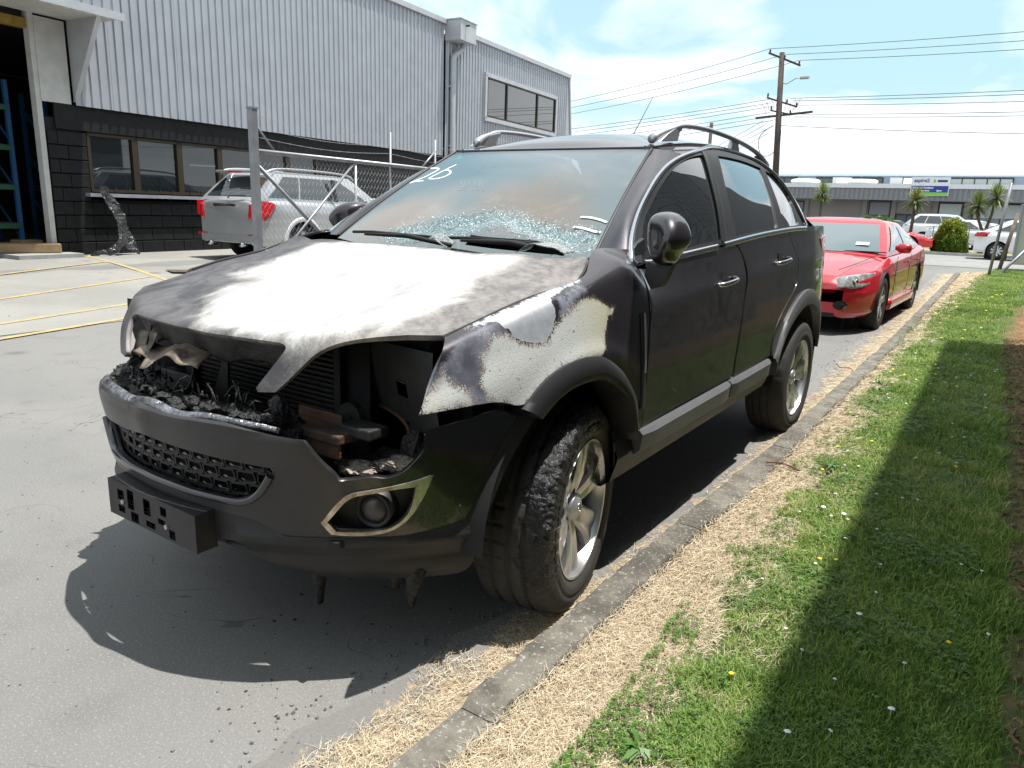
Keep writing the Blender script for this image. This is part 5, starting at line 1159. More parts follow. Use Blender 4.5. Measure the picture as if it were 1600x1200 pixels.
    # side vent
    P, nn = on_surf(S_['side'], inv_side(S_['side'], [(.333, .985), (.336, .9), (.341, .80), (.345, .64)]), 16, .003, mir)
    strip('fender_vent', P, nn, .030, .006, M_rubber, suv); strip('vent_trim', [p for p in P[:12]], nn[:12], .012, .010, M_alu, suv)
    # roof rail
    rp = spline3([(.50, 1.17, 1.650), (.518, 1.25, 1.684), (.530, 1.34, 1.712), (.540, 1.46, 1.732), (.545, 1.8, 1.740), (.542, 2.25, 1.722), (.535, 2.6, 1.684), (.515, 2.85, 1.636)], 40)
    rings = []
    for i, p in enumerate(rp):
        k = min(1, max(0, (i-1)/8)); k2 = min(1, max(0, (39-i)/6)); hh_ = .012+.010*(1-k)+.006*(1-k2); ww = .016+.006*(1-k)
        rings.append([(sx*(p[0]+ww*math.cos(t)), p[1], p[2]+hh_*math.sin(t)) for t in [2*math.pi*j/10 for j in range(10)]])
    mb = MB(); mb.loft(rings, True, True)
    mb.obj('roof_rail', M_alu, suv, True)
    mb = MB(); mb.prism([(1.165, 1.636), (1.24, 1.676), (1.32, 1.708), (1.40, 1.726), (1.40, 1.708), (1.375, 1.695), (1.36, 1.655)], sx*.508, sx*.545, 'x'); mb.obj('rail_foot', M_alu, suv, bevel=.005)
    mb = MB(); mb.prism([(2.08, 1.67), (2.11, 1.735), (2.17, 1.735), (2.22, 1.665)], sx*.520, sx*.548, 'x'); mb.obj('rail_foot', M_alu, suv, bevel=.004)
    mb = MB(); mb.prism([(2.66, 1.62), (2.60, 1.68), (2.75, 1.66), (2.86, 1.62)], sx*.505, sx*.535, 'x'); mb.obj('rail_foot', M_alu, suv, bevel=.004)
    # mirror
    OL = [[0.888, 1.315], [0.913, 1.331], [0.952, 1.334], [0.988, 1.326], [1.02, 1.302], [1.039, 1.269], [1.044, 1.24], [1.028, 1.214], [1.005, 1.187], [0.987, 1.155], [0.95, 1.146], [0.913, 1.159], [0.892, 1.201], [0.882, 1.267]]
    dxm, dym = (0, 0) if not mir else (-.11, .24)
    cx, cz = .965, 1.235; OL = resample(chaikin(OL, 2, 200), .012); rings = []
    for yy, s in ((.285, .30), (.288, .52), (.300, .72), (.322, .87), (.35, .96), (.378, 1.0), (.395, 1.0), (.402, .97), (.400, .92), (.385, .90)):
        rings.append([(sx*(cx+dxm+(x-cx)*s+.012*(1-s)), yy+dym-.25*(x-cx), cz+(z-cz)*s) for x, z in OL])
    mb = MB(); mb.loft(rings, True, True); me = mb.mesh('wing_mirror', True); mo = obj('wing_mirror', me, M_paint, suv)
    mb = MB(); mb.loft([[(sx*(cx+dxm+(x-cx)*.9), .388+dym-.25*(x-cx), cz+(z-cz)*.9) for x, z in OL]]+[[(sx*(cx+dxm), .388+dym, cz)]*len(OL)], True, False); mb.obj('mirror_glass', mat('mirror_silver', (.8, .8, .8), .02, metal=1), mo)
    AR = [[0.903, 1.162], [0.948, 1.143], [0.989, 1.155], [0.974, 1.115], [0.956, 1.08], [0.92, 1.068], [0.892, 1.113]]
    mb = MB(); mb.loft([[(sx*(x+dxm), y+dym, z) for x, z in AR] for y in (.352, .358, .384, .392)], True, True); me = mb.mesh('mirror_arm', True); autosmooth(me, 40); obj('mirror_arm', me, M_plastic, mo)
    mb = MB(); mb.prism([(.40, 1.17), (.52, 1.175), (.55, 1.19), (.52, 1.235), (.46, 1.215)], sx*.785, sx*.805, 'x'); mb.obj('mirror_base', M_rubber, mo, bevel=.004)
    # tail lamp
    yz = [(3.05, 1.20), (3.3, 1.22), (3.50, 1.2), (3.50, .98), (3.3, 1.0), (3.15, 1.08)]
    panel('tail_lamp', S_['side'], inv_side(S_['side'], yz), M_red, suv, sp=.03, mirror=mir, off=.006)
# ---------------- roof, windscreen, rear
rp_ = [[1, 0.03], [1, 7.97], [3, 7.97], [6, 7.97], [9, 7.97], [9, .03], [6, .03], [3, .03]]
panel('roof', S_['roof'], rp_, M_paint, suv, sp=.03, lip=.01, corner=30, smooth_it=0)
def ws_attr(P, uv):
    q = P[:, [0, 2]]
    g = lambda k: sdf(q, S_['ws'].ev(T[k])[:, [0, 2]])
    return dict(crack=g('crack'), brown=np.maximum(g('brown1'), g('brown2')), hgt=uv[:, 0]/5, lat=uv[:, 1]/6)
def ws_mat():
    m, t, p = newmat('sooted_cracked_windscreen')
    lo = nz(t, 3, 5, .6, dist=.5); hi = nz(t, 90, 4, .7); mid = nz(t, 16, 6, .7)
    h = at(t, 'hgt')
    brown = step(t, nm(t, 'ADD', at(t, 'brown'), nm(t, 'MULTIPLY', nm(t, 'SUBTRACT', lo, .5), .22)), -.15, .05)
    crack = step(t, nm(t, 'ADD', at(t, 'crack'), nm(t, 'MULTIPLY', nm(t, 'SUBTRACT', mid, .5), .09)), -.012, .02)
    halo = step(t, nm(t, 'ADD', at(t, 'crack'), nm(t, 'MULTIPLY', nm(t, 'SUBTRACT', hi, .5), .25)), -.03, .03)
    c = mixc(t, step(t, h, .3, .95), (.13, .17, .18), (.085, .135, .16))
    c = mixc(t, nm(t, 'MULTIPLY', brown, .85), c, (.125, .088, .056))
    c = mixc(t, step(t, h, .93, .98), c, (.03, .04, .05))
    c = mixc(t, nm(t, 'MULTIPLY', step(t, lo, .5, .7), .35), c, (.24, .27, .28))
    v = t.nodes.new('ShaderNodeTexVoronoi'); v.inputs['Scale'].default_value = 240; t.links.new(t.nodes['TCO'].outputs['Object'], v.inputs['Vector'])
    vc = t.nodes.new('ShaderNodeSeparateColor'); t.links.new(v.outputs['Color'], vc.inputs[0])
    shard = mixc(t, step(t, vc.outputs[0], .1, .9), (.07, .14, .155), (.27, .38, .40)); shard = mixc(t, step(t, vc.outputs[1], .86, .93), shard, (.85, .92, .92))
    shard = mixc(t, step(t, mid, .5, .62), shard, (.14, .17, .17))
    c = mixc(t, nm(t, 'MULTIPLY', crack, .78), c, shard)
    c = mixc(t, nm(t, 'MULTIPLY', nm(t, 'MULTIPLY', halo, step(t, vc.outputs[1], .80, .9)), .7), c, (.6, .75, .76))
    t.links.new(c, p.inputs['Base Color']); t.links.new(mixf(t, crack, .10, .22), p.inputs['Roughness']); p.inputs['Specular IOR Level'].default_value = .7
    p.inputs['Coat Weight'].default_value = 1; t.links.new(mixf(t, crack, .02, .3), p.inputs['Coat Roughness'])
    bumpn(t, nm(t, 'ADD', nm(t, 'MULTIPLY', nm(t, 'MULTIPLY', vc.outputs[2], crack), 1.), nm(t, 'MULTIPLY', nm(t, 'MULTIPLY', mid, crack), 2.)), .6, .004)
    # light soot veil lets a little of the cabin through
    tr = t.nodes.new('ShaderNodeBsdfTransparent'); tr.inputs[0].default_value = (.6, .75, .78, 1); ms = t.nodes.new('ShaderNodeMixShader')
    t.links.new(mixf(t, brown, .20, .03), ms.inputs[0]); t.links.new(p.outputs[0], ms.inputs[1]); t.links.new(tr.outputs[0], ms.inputs[2]); t.links.new(ms.outputs[0], t.nodes['Material Output'].inputs[0])
    return m
def wsag(P, uv):
    h = np.zeros(len(P)); c = S_['ws'].ev(T['crack']).mean(0); d = sdf(P[:, [0, 2]], S_['ws'].ev(T['crack'])[:, [0, 2]])
    return -.018*np.clip(d/.05, 0, 1)
wo_ = [[p[0], p[1]] for p in T['ws_out']]
wpoly = [[4.93, 5.97], [4.93, 3], [4.93, .03], [3, .03], [1.5, .03], [.45, .1], [.25, 1.5], [.22, 3], [.22, 4.6], [.28, 5.6], [.45, 5.97], [2, 5.97]]
panel('windscreen', S_['ws'], wpoly, ws_mat(), suv, holes=[T['hole']], sp=.014, lip=.005, attrs=ws_attr, disp=wsag, corner=60)
ws = bpy.data.objects['windscreen']; tag(ws, 'sooty windscreen, shattered along its lower edge, with 26 painted in its upper corner')
def pen(key, w, m, nm_, off=.004):
    P, nn = on_surf(S_['ws'], T[key], 26, off); strip(nm_, P, nn, w, .0008, m, ws, n=3)
for k in range(3): pen('mark%d' % k, .009, M_white_pen, 'painted_number', .001)
pen('mark3', .011, M_white_pen, 'white_smear'); pen('mark4', .012, M_white_pen, 'white_smear')
M_faint = mat('faint_finger_writing', (.16, .20, .21), .3)
for k in range(8): pen('faint%d' % k, .0035, M_faint, 'faint_writing', .0)
# glass crumbs along the lower edge
mb = MB(); rg = random.Random(4)
Cp = S_['ws'].ev(T['crack'])
for i in range(420):
    u, v = rg.uniform(.2, 2.2), rg.uniform(1.2, 5.9); P = S_['ws'].ev([u, v])
    if sdf(P[:, [0, 2]], Cp[:, [0, 2]])[0] < -.02: continue
    p = Vector(P[0])+Vector((0, -.006, .006)); s = rg.uniform(.0012, .004)
    mm = Matrix.Rotation(rg.uniform(0, 6), 3, Vector((rg.random(), rg.random(), rg.random()+.1)).normalized())
    mb.box(p, (s*2, s*1.4, s), M=mm)
mb.obj('glass_crumbs', mat('bluish_glass_crumbs', (.55, .72, .74), .1, coat=1), ws); tag(bpy.data.objects['glass_crumbs'], kind='stuff')
# loose laminated glass flap at the cowl
crumple('glass_flap', 16, 8, lambda a, b: (-.10+.20*a, .30-.05*b+.02*math.sin(a*5), 1.185+.03*a*(1-a)*4-.02*b), mat('crazed_glass_flap', (.30, .33, .33), .15, coat=1, nscale=60, col2=(.08, .09, .09), bump=1, bscale=120, dist=.01), ws, 2, .012)
crumple('glass_flap', 16, 8, lambda a, b: (.46+.20*a, .26-.07*b, 1.180+.03*math.sin(a*3)-.01*b), bpy.data.materials['crazed_glass_flap'], ws, 7, .012)
# cowl, wipers
mb = MB(); rings = []
for i in range(13):
    x = -.70+1.4*i/12; yb = .20+.10*(1-(x/.75)**2); rings.append([(x, yb-.02, 1.13), (x, yb, 1.148), (x, yb+.07, 1.140), (x, yb+.12, 1.135), (x, yb+.14, 1.10)])
mb.loft(rings, False, False); mb.obj('cowl', M_plastic, suv, True)
for x0, x1 in ((-.42, .10), (.12, .62)):
    mb = MB(); mb.tube([(x0, .29, 1.195), ((x0+x1)/2, .275, 1.20), (x1, .25, 1.175)], [.006, .010, .009], 8); mb.tube([(x0-.1, .315, 1.20), (x0+.02, .31, 1.205), (x1-.08, .29, 1.20)], .007, 6)
    mb.obj('wiper', M_black, suv, True)
mb = MB(); rings = []
for z, y, w in ((.45, 3.52, .78), (.8, 3.54, .80), (1.2, 3.50, .78), (1.55, 3.36, .42), (1.6, 3.3, .40)):
    rings.append([(x*w, y-.05*x*x, z) for x in (-1, -.6, 0, .6, 1)])
mb.loft(rings, False, False); mb.obj('tailgate', M_paint, suv, True)
mb = MB(); rings = []
for z, y in ((.38, 3.50), (.5, 3.56), (.62, 3.55), (.68, 3.50)):
    rings.append([(-.86, 3.2, z), (-.80, y-.09, z), (-.5, y-.01, z), (0, y, z), (.5, y-.01, z), (.80, y-.09, z), (.86, 3.2, z)])
mb.loft(rings, False, False); mb.obj('rear_bumper', M_plastic, suv, True)
mb = MB(); mb.tube([(-.1, 2.15, 1.74), (-.1, 2.42, 2.02)], [.003, .0015], 6); mb.obj('aerial', M_black, suv)
# interior & floor
M_seat = mat('charcoal_seat_cloth', (.03, .03, .032), .9)
mb = MB(); mb.box((0, 1.55, .33), (1.36, 3.6, .10)); mb.box((0, -.10, .40), (1.0, 1.1, .05)); mb.obj('floor_pan_light_block', M_black, suv)  # plain black boxes as the car floor, added to block light from above
mb = MB(); mb.box((0, .44, .84), (1.42, .04, .58)); mb.obj('firewall', M_bay, suv)
mb = MB(); mb.loft([[(-.7, .40, 1.02), (.7, .40, 1.02)], [(-.68, .52, 1.10), (.68, .52, 1.10)], [(-.68, .75, 1.09), (.68, .75, 1.09)], [(-.68, .82, .95), (.68, .82, .95)]], False, False); mb.obj('dashboard', M_seat, suv, True)
for sx in (-.37, .37):
    for y in (1.25, 2.2):
        mb = MB(); mb.box((sx, y, .62), (.5, .5, .18)); mb.box((sx, y+.25, .9), (.48, .14, .6)); mb.box((sx, y+.28, 1.27), (.24, .10, .18)); mb.obj('seat', M_seat, suv, bevel=.03)
# ---------------- bumper
def bumper_mat():
    m, t, p = newmat('sooted_bumper_paint'); c0 = t.nodes.new('ShaderNodeTexCoord'); c0.name = 'TCO'; sx_ = t.nodes.new('ShaderNodeSeparateXYZ'); t.links.new(c0.outputs['Object'], sx_.inputs[0])
    k = step(t, nm(t, 'ADD', sx_.outputs['X'], nm(t, 'MULTIPLY', nm(t, 'SUBTRACT', nz(t, 8, 6, .6), .5), .15)), .52, .68)
    c = mixc(t, step(t, nz(t, 5, 7, .65), .35, .7), (.024, .022, .024), (.036, .033, .036)); c = mixc(t, nm(t, 'MULTIPLY', step(t, nz(t, 50, 5, .7), .62, .75), .5), c, (.075, .07, .07)); c = mixc(t, k, c, (.010, .009, .011))
    t.links.new(c, p.inputs['Base Color']); t.links.new(mixf(t, k, .42, .25), p.inputs['Roughness']); t.links.new(mixf(t, k, .25, 1.), p.inputs['Coat Weight']); t.links.new(mixf(t, k, .25, .03), p.inputs['Coat Roughness']); p.inputs['Metallic'].default_value = .2
    return m
def halfloop(key, cu=10.0):
    h = [list(p) for p in T[key] if p[0] > cu+.05]; h = [[cu, h[0][1]+(.12 if key == 'paint_half' else 0)]]+h+[[cu, h[-1][1]]]; return h+[[2*cu-u, v] for u, v in h[-2:0:-1]]
mesh_hole = halfloop('mesh_half')
fo_ = T['fog_out']; fom = [[20-u, v] for u, v in fo_[::-1]]
pb = halfloop('paint_half')
bdisp = lambda P, uv: -.006*np.exp(-((P[:, 2]-.735)/.012)**2)*(np.abs(P[:, 0]) < .7)+.006*np.exp(-(P[:, 0]/.05)**2)*(P[:, 2] > .6)
panel('front_bumper', S_['bump'], pb, bumper_mat(), suv, holes=[mesh_hole, fo_, fom], sp=.018, lip=.02, disp=bdisp, corner=45)
bump = bpy.data.objects['front_bumper']
lipp = halfloop('lip_half')
panel('lower_bumper', S_['bump'], lipp, M_plastic, suv, holes=[T['slot']], sp=.025, off=-.004, lip=.02, corner=45, disp=lambda P, uv: .012*np.exp(-((P[:, 2]-.42)/.02)**2)*(np.abs(P[:, 0]) > .3)-.008*np.exp(-((P[:, 2]-.36)/.02)**2))
# lower grille: frame strip and honeycomb mesh
P, nn = on_surf(S_['bump'], mesh_hole[7:-6]+[], 80, .004)
ml = [p for p in mesh_hole if p[1] < 5.06]; ml = sorted(ml, key=lambda p: p[0])
P, nn = on_surf(S_['bump'], ml, 70, .004); strip('grille_lip', P, nn, .022, .010, M_paint, bump)
bars = MB(); ub = np.linspace(6.9, 13.1, 21)
poly = np.array(mesh_hole)
f_in = surf_f(S_['bump'], -.035)
for r in range(6):
    v0 = 3.72+.37*r
    for c in range(18):
        u0 = 6.5+.41*c+(.205 if r % 2 else 0)
        cell = [(u0-.185, v0+.05), (u0-.16, v0+.31), (u0+.16, v0+.31), (u0+.185, v0+.05), (u0+.10, v0-.01), (u0-.10, v0-.01)]
        if not inpoly(np.array(cell), poly*1.0).all() and not inpoly(np.array([cell[0], cell[2]]), poly).any(): continue
        Q = f_in(np.array(cell)); Q2 = surf_f(S_['bump'], -.052)(np.array(cell)*1.0)
        cc = Q.mean(0); rings = []
        n_ = len(Q)
        fr_ = [tuple(q) for q in Q]; bk = [tuple(cc+(q-cc)*.86-(Q[k]-Q2[k])*-.0+np.array([0, .012, 0])) for k, q in enumerate(Q)]
        for k in range(n_): bars.bar(Q[k], Q[(k+1) % n_], .007, .014, upv=(0, -1, .1))
bars.obj('lower_grille_mesh', mat('grille_black', (.009, .009, .010), .5), bump)
panel('grille_backing', S_['bump'], mesh_hole, M_black, bump, sp=.05, off=-.09, lip=0)
# fog lamp surrounds
for mir in (False, True):
    if mir: fin = [[20-u, v] for u, v in T['fog_in'][::-1]]; fou = fom
    else: fin = T['fog_in']; fou = fo_
    panel('fog_surround', S_['bump'], fou, mat('fire_dulled_chrome', (.58, .56, .53), .25, metal=.9, nscale=30, col2=(.30, .25, .20)) if not mir else bpy.data.materials['fire_dulled_chrome'], bump, holes=[fin], sp=.012, off=.006, lip=.022)
    panel('fog_recess', S_['bump'], fou, M_plastic, bump, sp=.05, off=-.05, lip=0)
    c = np.mean(fin, 0); f = surf_f(S_['bump'], -.03); p = f(np.array([[c[0]-(0 if mir else 0), c[1]]]))[0]; sx = -1 if mir else 1
    d = Vector((sx*.35, -.93, 0)).normalized(); mb = MB()
    rings = []
    for dep, rr_ in ((-.05, .052), (.012, .052), (.016, .046), (.004, .040)):
        q = Vector(p)+d*dep; x = d.cross(Vector((0, 0, 1))).normalized(); y = x.cross(d); rings.append([tuple(q+x*rr_*math.cos(t)+y*rr_*math.sin(t)) for t in [2*math.pi*j/24 for j in range(24)]])
    mb.loft(rings, True, False); mb.obj('fog_lamp_housing', M_plastic, bump, True)
    mb = MB(); rings = []
    for dep, rr_ in ((.002, .040), (.008, .036), (.014, .026), (.017, .012), (.018, .001)):
        q = Vector(p)+d*dep; rings.append([tuple(q+x*rr_*math.cos(t)+y*rr_*math.sin(t)) for t in [2*math.pi*j/24 for j in range(24)]])
    mb.loft(rings, True, False); mb.obj('fog_lamp_lens', mat('sooted_lens', (.05, .046, .042), .30, coat=.3, coatr=.2), bump, True)
# number plate holder
mb = MB(); f = surf_f(S_['bump'], .02)
xs = [-.225, -.19, -.13, -.11, -.075, -.035, .0, .035, .06, .085, .12, .15, .225]; zt, zb = .478, .366
def py(x): return -.985+.25*x*x
slots = [(-.175, -.145, .425, .455), (-.175, -.145, .385, .405), (-.12, -.09, .41, .465), (-.105, -.07, .372, .40), (-.03, .0, .415, .46), (-.02, .02, .378, .395), (.06, .085, .435, .46), (.045, .075, .405, .42), (.10, .125, .375, .40)]
slots = [((a+b)/2-(b-a)*.62, (a+b)/2+(b-a)*.62, (c+d)/2-(d-c)*.56, (c+d)/2+(d-c)*.56) for a, b, c, d in slots]
XS = sorted(set([-.232, .232]+[a for s in slots for a in s[:2]])); ZS = sorted(set([zb, zt]+[a for s in slots for a in s[2:]]))
for i in range(len(XS)-1):
    for j in range(len(ZS)-1):
        xc, zc = (XS[i]+XS[i+1])/2, (ZS[j]+ZS[j+1])/2; hole = any(a < xc < b and c < zc < d for a, b, c, d in slots)
        y0 = -.985 if not hole else -.972
        mb.add([(XS[i], y0, ZS[j]), (XS[i+1], y0, ZS[j]), (XS[i+1], y0, ZS[j+1]), (XS[i], y0, ZS[j+1])], [(0, 1, 2, 3)])
        if hole:
            mb.add([(XS[i], -.985, ZS[j]), (XS[i], -.972, ZS[j]), (XS[i], -.972, ZS[j+1]), (XS[i], -.985, ZS[j+1])], [(0, 1, 2, 3)])
            mb.add([(XS[i+1], -.985, ZS[j]), (XS[i+1], -.972, ZS[j]), (XS[i+1], -.972, ZS[j+1]), (XS[i+1], -.985, ZS[j+1])], [(0, 1, 2, 3)])
            mb.add([(XS[i], -.985, ZS[j]), (XS[i+1], -.985, ZS[j]), (XS[i+1], -.972, ZS[j]), (XS[i], -.972, ZS[j])], [(0, 1, 2, 3)])
w = .232
mb.add([(-w, -.985, zt), (w, -.985, zt), (w, -.93, zt+.004), (-w, -.93, zt+.004)], [(0, 1, 2, 3)])
mb.add([(-w, -.985, zb), (w, -.985, zb), (w, -.93, zb), (-w, -.93, zb)], [(3, 2, 1, 0)])
for s in (-w, w): mb.add([(s, -.985, zb), (s, -.92, zb), (s, -.92, zt+.004), (s, -.985, zt)], [(0, 1, 2, 3)])
mb.obj('number_plate_holder', M_plastic, bump)
for x, z in ((-.15, .42), (.085, .405)):
    mb = MB(); mb.tube([(x, -.984, z), (x, -.989, z)], [.008, .007], 12); mb.obj('screw', M_alu, bump)
# melted chrome grille trim over the bumper
tl = [p for p in pb if p[1] > 6.33 and abs(p[0]-10) < 3.4]; tl = sorted([list(x) for x in {tuple(p) for p in tl}], key=lambda p: p[0])
P, nn = on_surf(S_['bump'], [[u, v+.12] for u, v in tl], 60, -.004)
for i in range(len(P)): P[i, 2] += .006*mnoise.noise((P[i, 0]*9, 0, 0)); P[i, 1] += .02
strip('melted_grille_trim', P, nn*0+np.array([0, -.75, .66]), [.030*(1-.9*max(0, i/59-.45)) for i in range(60)], .007, mat('melted_chrome', (.34, .34, .37), .32, metal=.8, nscale=22, col2=(.06, .058, .06), bump=.7, bscale=40, dist=.02), bump)
tag(bpy.data.objects['melted_grille_trim'], 'melted silver grille trim along the bumper top')
# ---------------- front bay
mb = MB()
for k in range(24): mb = MB(); mb.box((-.10, -.50+.002*math.sin(k*2.1), .50+.0165*k), (.72, .012, .007)); mb.obj('radiator_tube', M_steel, suv)
mb = MB(); mb.box((-.10, -.47, .69), (.76, .03, .46)); mb.box((.33, -.46, .72), (.14, .05, .46)); mb.obj('radiator', M_black, suv)
mb = MB(); mb.box((0, -.47, .935), (1.30, .06, .03)); mb.box((-.50, -.50, .7), (.05, .05, .46)); mb.box((.285, -.50, .7), (.03, .03, .44)); mb.obj('front_panel_frame', M_bay, suv, bevel=.004)
mb = MB(); mb.prism([(-.30, .60), (-.17, .60), (-.14, .66), (-.13, .80), (-.12, .87), (-.145, .87), (-.17, .78), (-.22, .68), (-.3, .64)], -.615, -.605, 'y'); mb.obj('hood_catch_bracket', M_steel, suv)
for mir in (False, True):
    sx = -1 if mir else 1
    mb = MB(); mb.box((sx*.40, -.69, .693), (.26, .085, .028)); mb.box((sx*.40, -.72, .665), (.25, .006, .055)); mb.box((sx*.37, -.655, .722), (.19, .006, .035)); bo = mb.obj('crash_beam', M_rust if not mir else M_steel, suv, bevel=.006, rot=(0, 0, 0))
    mb = MB(); mb.box((sx*.545, -.65, .712), (.12, .075, .03)); mb.obj('beam_end', M_steel, suv, bevel=.006)
    # inner wing sheet with openings
    X0, X1, Z0, Z1 = .34, .755, .50, .94
    hs = [(.545, .60, .79, .835), (.37, .58, .56, .715)]
    def shp(x, z): return (sx*x, -.44-.16*(x-.34)/.46+.02*math.sin(z*12), z)
    nx, nz2 = 46, 52; zmax = lambda x: .925+.03*(x-.34)/.46
    V = [shp(X0+(X1-X0)*i/nx, Z0+(zmax(X0+(X1-X0)*i/nx)-Z0)*j/nz2) for j in range(nz2+1) for i in range(nx+1)]; F = []
    for j in range(nz2):
        for i in range(nx):
            xc = X0+(X1-X0)*(i+.5)/nx; zc = Z0+(Z1-Z0)*(j+.5)/nz2
            if any(a < xc < b and c < zc < d for a, b, c, d in hs): continue
            a = j*(nx+1)+i; F.append((a, a+1, a+nx+2, a+nx+1))
    me = npmesh('inner_wing_panel', V, F); obj('inner_wing_panel', me, M_bay, suv)
    if not mir:
        a, b, c, d = hs[1]; loop = [(a+.02, c), (a, c+.03), (a, d-.04), (a+.03, d), ((a+b)/2, d+.003), (b-.03, d-.01), (b, d-.05), (b, c+.02)]
        mb = MB(); mb.tube(spline3([shp(x, z) for x, z in loop], 40), .006, 8); mb.obj('opening_edge', M_rust, suv, True)
        a, b, c, d = hs[0]; mb = MB(); mb.tube([shp(a, c), shp(a, d), shp(b, d)], .0035, 6); mb.obj('opening_edge', M_steel, suv, True)
    mb = MB(); mb.box((sx*.56, -.20, .62), (.50, .30, .30)); mb.box((sx*.69, -.42, .66), (.16, .06, .26)); mb.obj('inner_arch_light_block', M_black, suv)  # front box added to close a sun leak between fender and bumper
    mb = MB(); mb.box((sx*.715, -.42, .965), (.05, .14, .02)); mb.obj('wing_top_rail', M_bay, suv)
mb = MB(); mb.tube([(.43, -.60, .715), (.43, -.575, .715)], [.045, .045], 24); mb.tube([(.43, -.605, .715), (.43, -.60, .715)], [.012, .012], 10); mb.obj('horn_disc', M_steel, suv)
mb = MB(); mb.box((0, -.1, .62), (.7, .62, .40)); mb.box((.15, -.05, .86), (.45, .35, .14)); mb.obj('engine_block', M_bay, suv, bevel=.02)
mb = MB(); mb.box((0, -.48, .42), (1.16, .62, .02)); mb.box((0, -.40, .53), (1.42, .34, .02)); mb.obj('undertray_light_block', M_black, suv)  # upper plate added to keep sun slivers off the ground under the nose
# charred lumps
def blob(name, c, s, m, parent, seed, sub=4, amp=.5, fr=6):
    bm = bmesh.new(); bmesh.ops.create_icosphere(bm, subdivisions=sub, radius=1)
    for v in bm.verts:
        p = v.co.copy(); k = mnoise.noise(p*1.3+Vector((seed, 0, 0)))*amp+mnoise.noise(p*fr+Vector((seed, 3, 0)))*amp*.45+mnoise.noise(p*fr*2.7+Vector((seed, 3, 9)))*amp*.25
        v.co = Vector((p.x*s[0], p.y*s[1], p.z*s[2]))*(1+k)
    me = bpy.data.meshes.new(name); bm.to_mesh(me); bm.free(); me.polygons.foreach_set('use_smooth', [False]*len(me.polygons))
    return obj(name, me, m, parent, loc=c)
LUMPS = [((.335, -.77, .752), (.026, .022, .045), M_char), ((.33, -.73, .69), (.05, .04, .045), M_char), ((-.38, -.78, .79), (.04, .03, .035), M_char), ((.0, -.79, .69), (.34, .07, .035), M_char), ((.53, -.655, .598), (.08, .045, .022), M_ash), ((.635, -.60, .618), (.065, .045, .020), M_ash), ((.58, -.56, .60), (.11, .05, .03), M_char), ((.64, -.55, .655), (.035, .03, .05), M_char), ((-.6, -.65, .66), (.12, .1, .08), M_char)]
rl = random.Random(21)
for k in range(26):
    x = -.36+.70*k/25+rl.uniform(-.012, .012); LUMPS.append(((x, -.865+.45*x*x+rl.uniform(-.008, .03), .728+.10*x*x+rl.uniform(-.01, .012)), (rl.uniform(.014, .035), rl.uniform(.012, .026), rl.uniform(.010, .026)), M_char))
for i, (c, s, m) in enumerate(LUMPS):
    blob('charred_lump' if m is M_char else 'ash_heap', c, s, m, suv, i*7.3, 4 if max(s) > .05 else 3)
mb = MB()
for k in range(46):
    x = rg.uniform(-.36, .36); p = Vector((x, -.84+rg.uniform(-.02, .06)+.2*x*x, .745+rg.uniform(0, .03))); q = p+Vector((rg.uniform(-.05, .05), rg.uniform(-.02, .03), rg.uniform(-.01, .05)))
    mb.tube([p, p.lerp(q, .5)+Vector((0, 0, .01)), q], [.004, .003, .0015], 5)
tag(mb.obj('melted_wiring', M_char, suv, True), kind='stuff')
for pts in ([(-.31, -.76, .92), (-.30, -.79, .86), (-.28, -.80, .80)], [(-.02, -.80, .84), (-.04, -.81, .77), (-.08, -.82, .75), (-.14, -.82, .73)]):
    mb = MB(); mb.tube(spline3(pts, 10), .0035, 6); mb.obj('bare_wire', M_steel, suv, True)
# hanging melted plastic under bumper
for (x, y, l) in ((.40, -.70, .17), (.68, -.60, .13), (.62, -.60, .09), (.50, -.66, .07)):
    mb = MB(); n = 9; rings = []
    for k in range(n):
        a = k/(n-1); w_ = .075*(1-a)**1.4+.002; rings.append([(x-.06*a*0-w_, y+.01*math.sin(a*7), .315-l*a), (x, y-.012, .315-l*a), (x+w_*.6, y+.01, .315-l*a)])
    mb.loft(rings, True, True); mb.obj('melted_drip', M_char, suv, True)
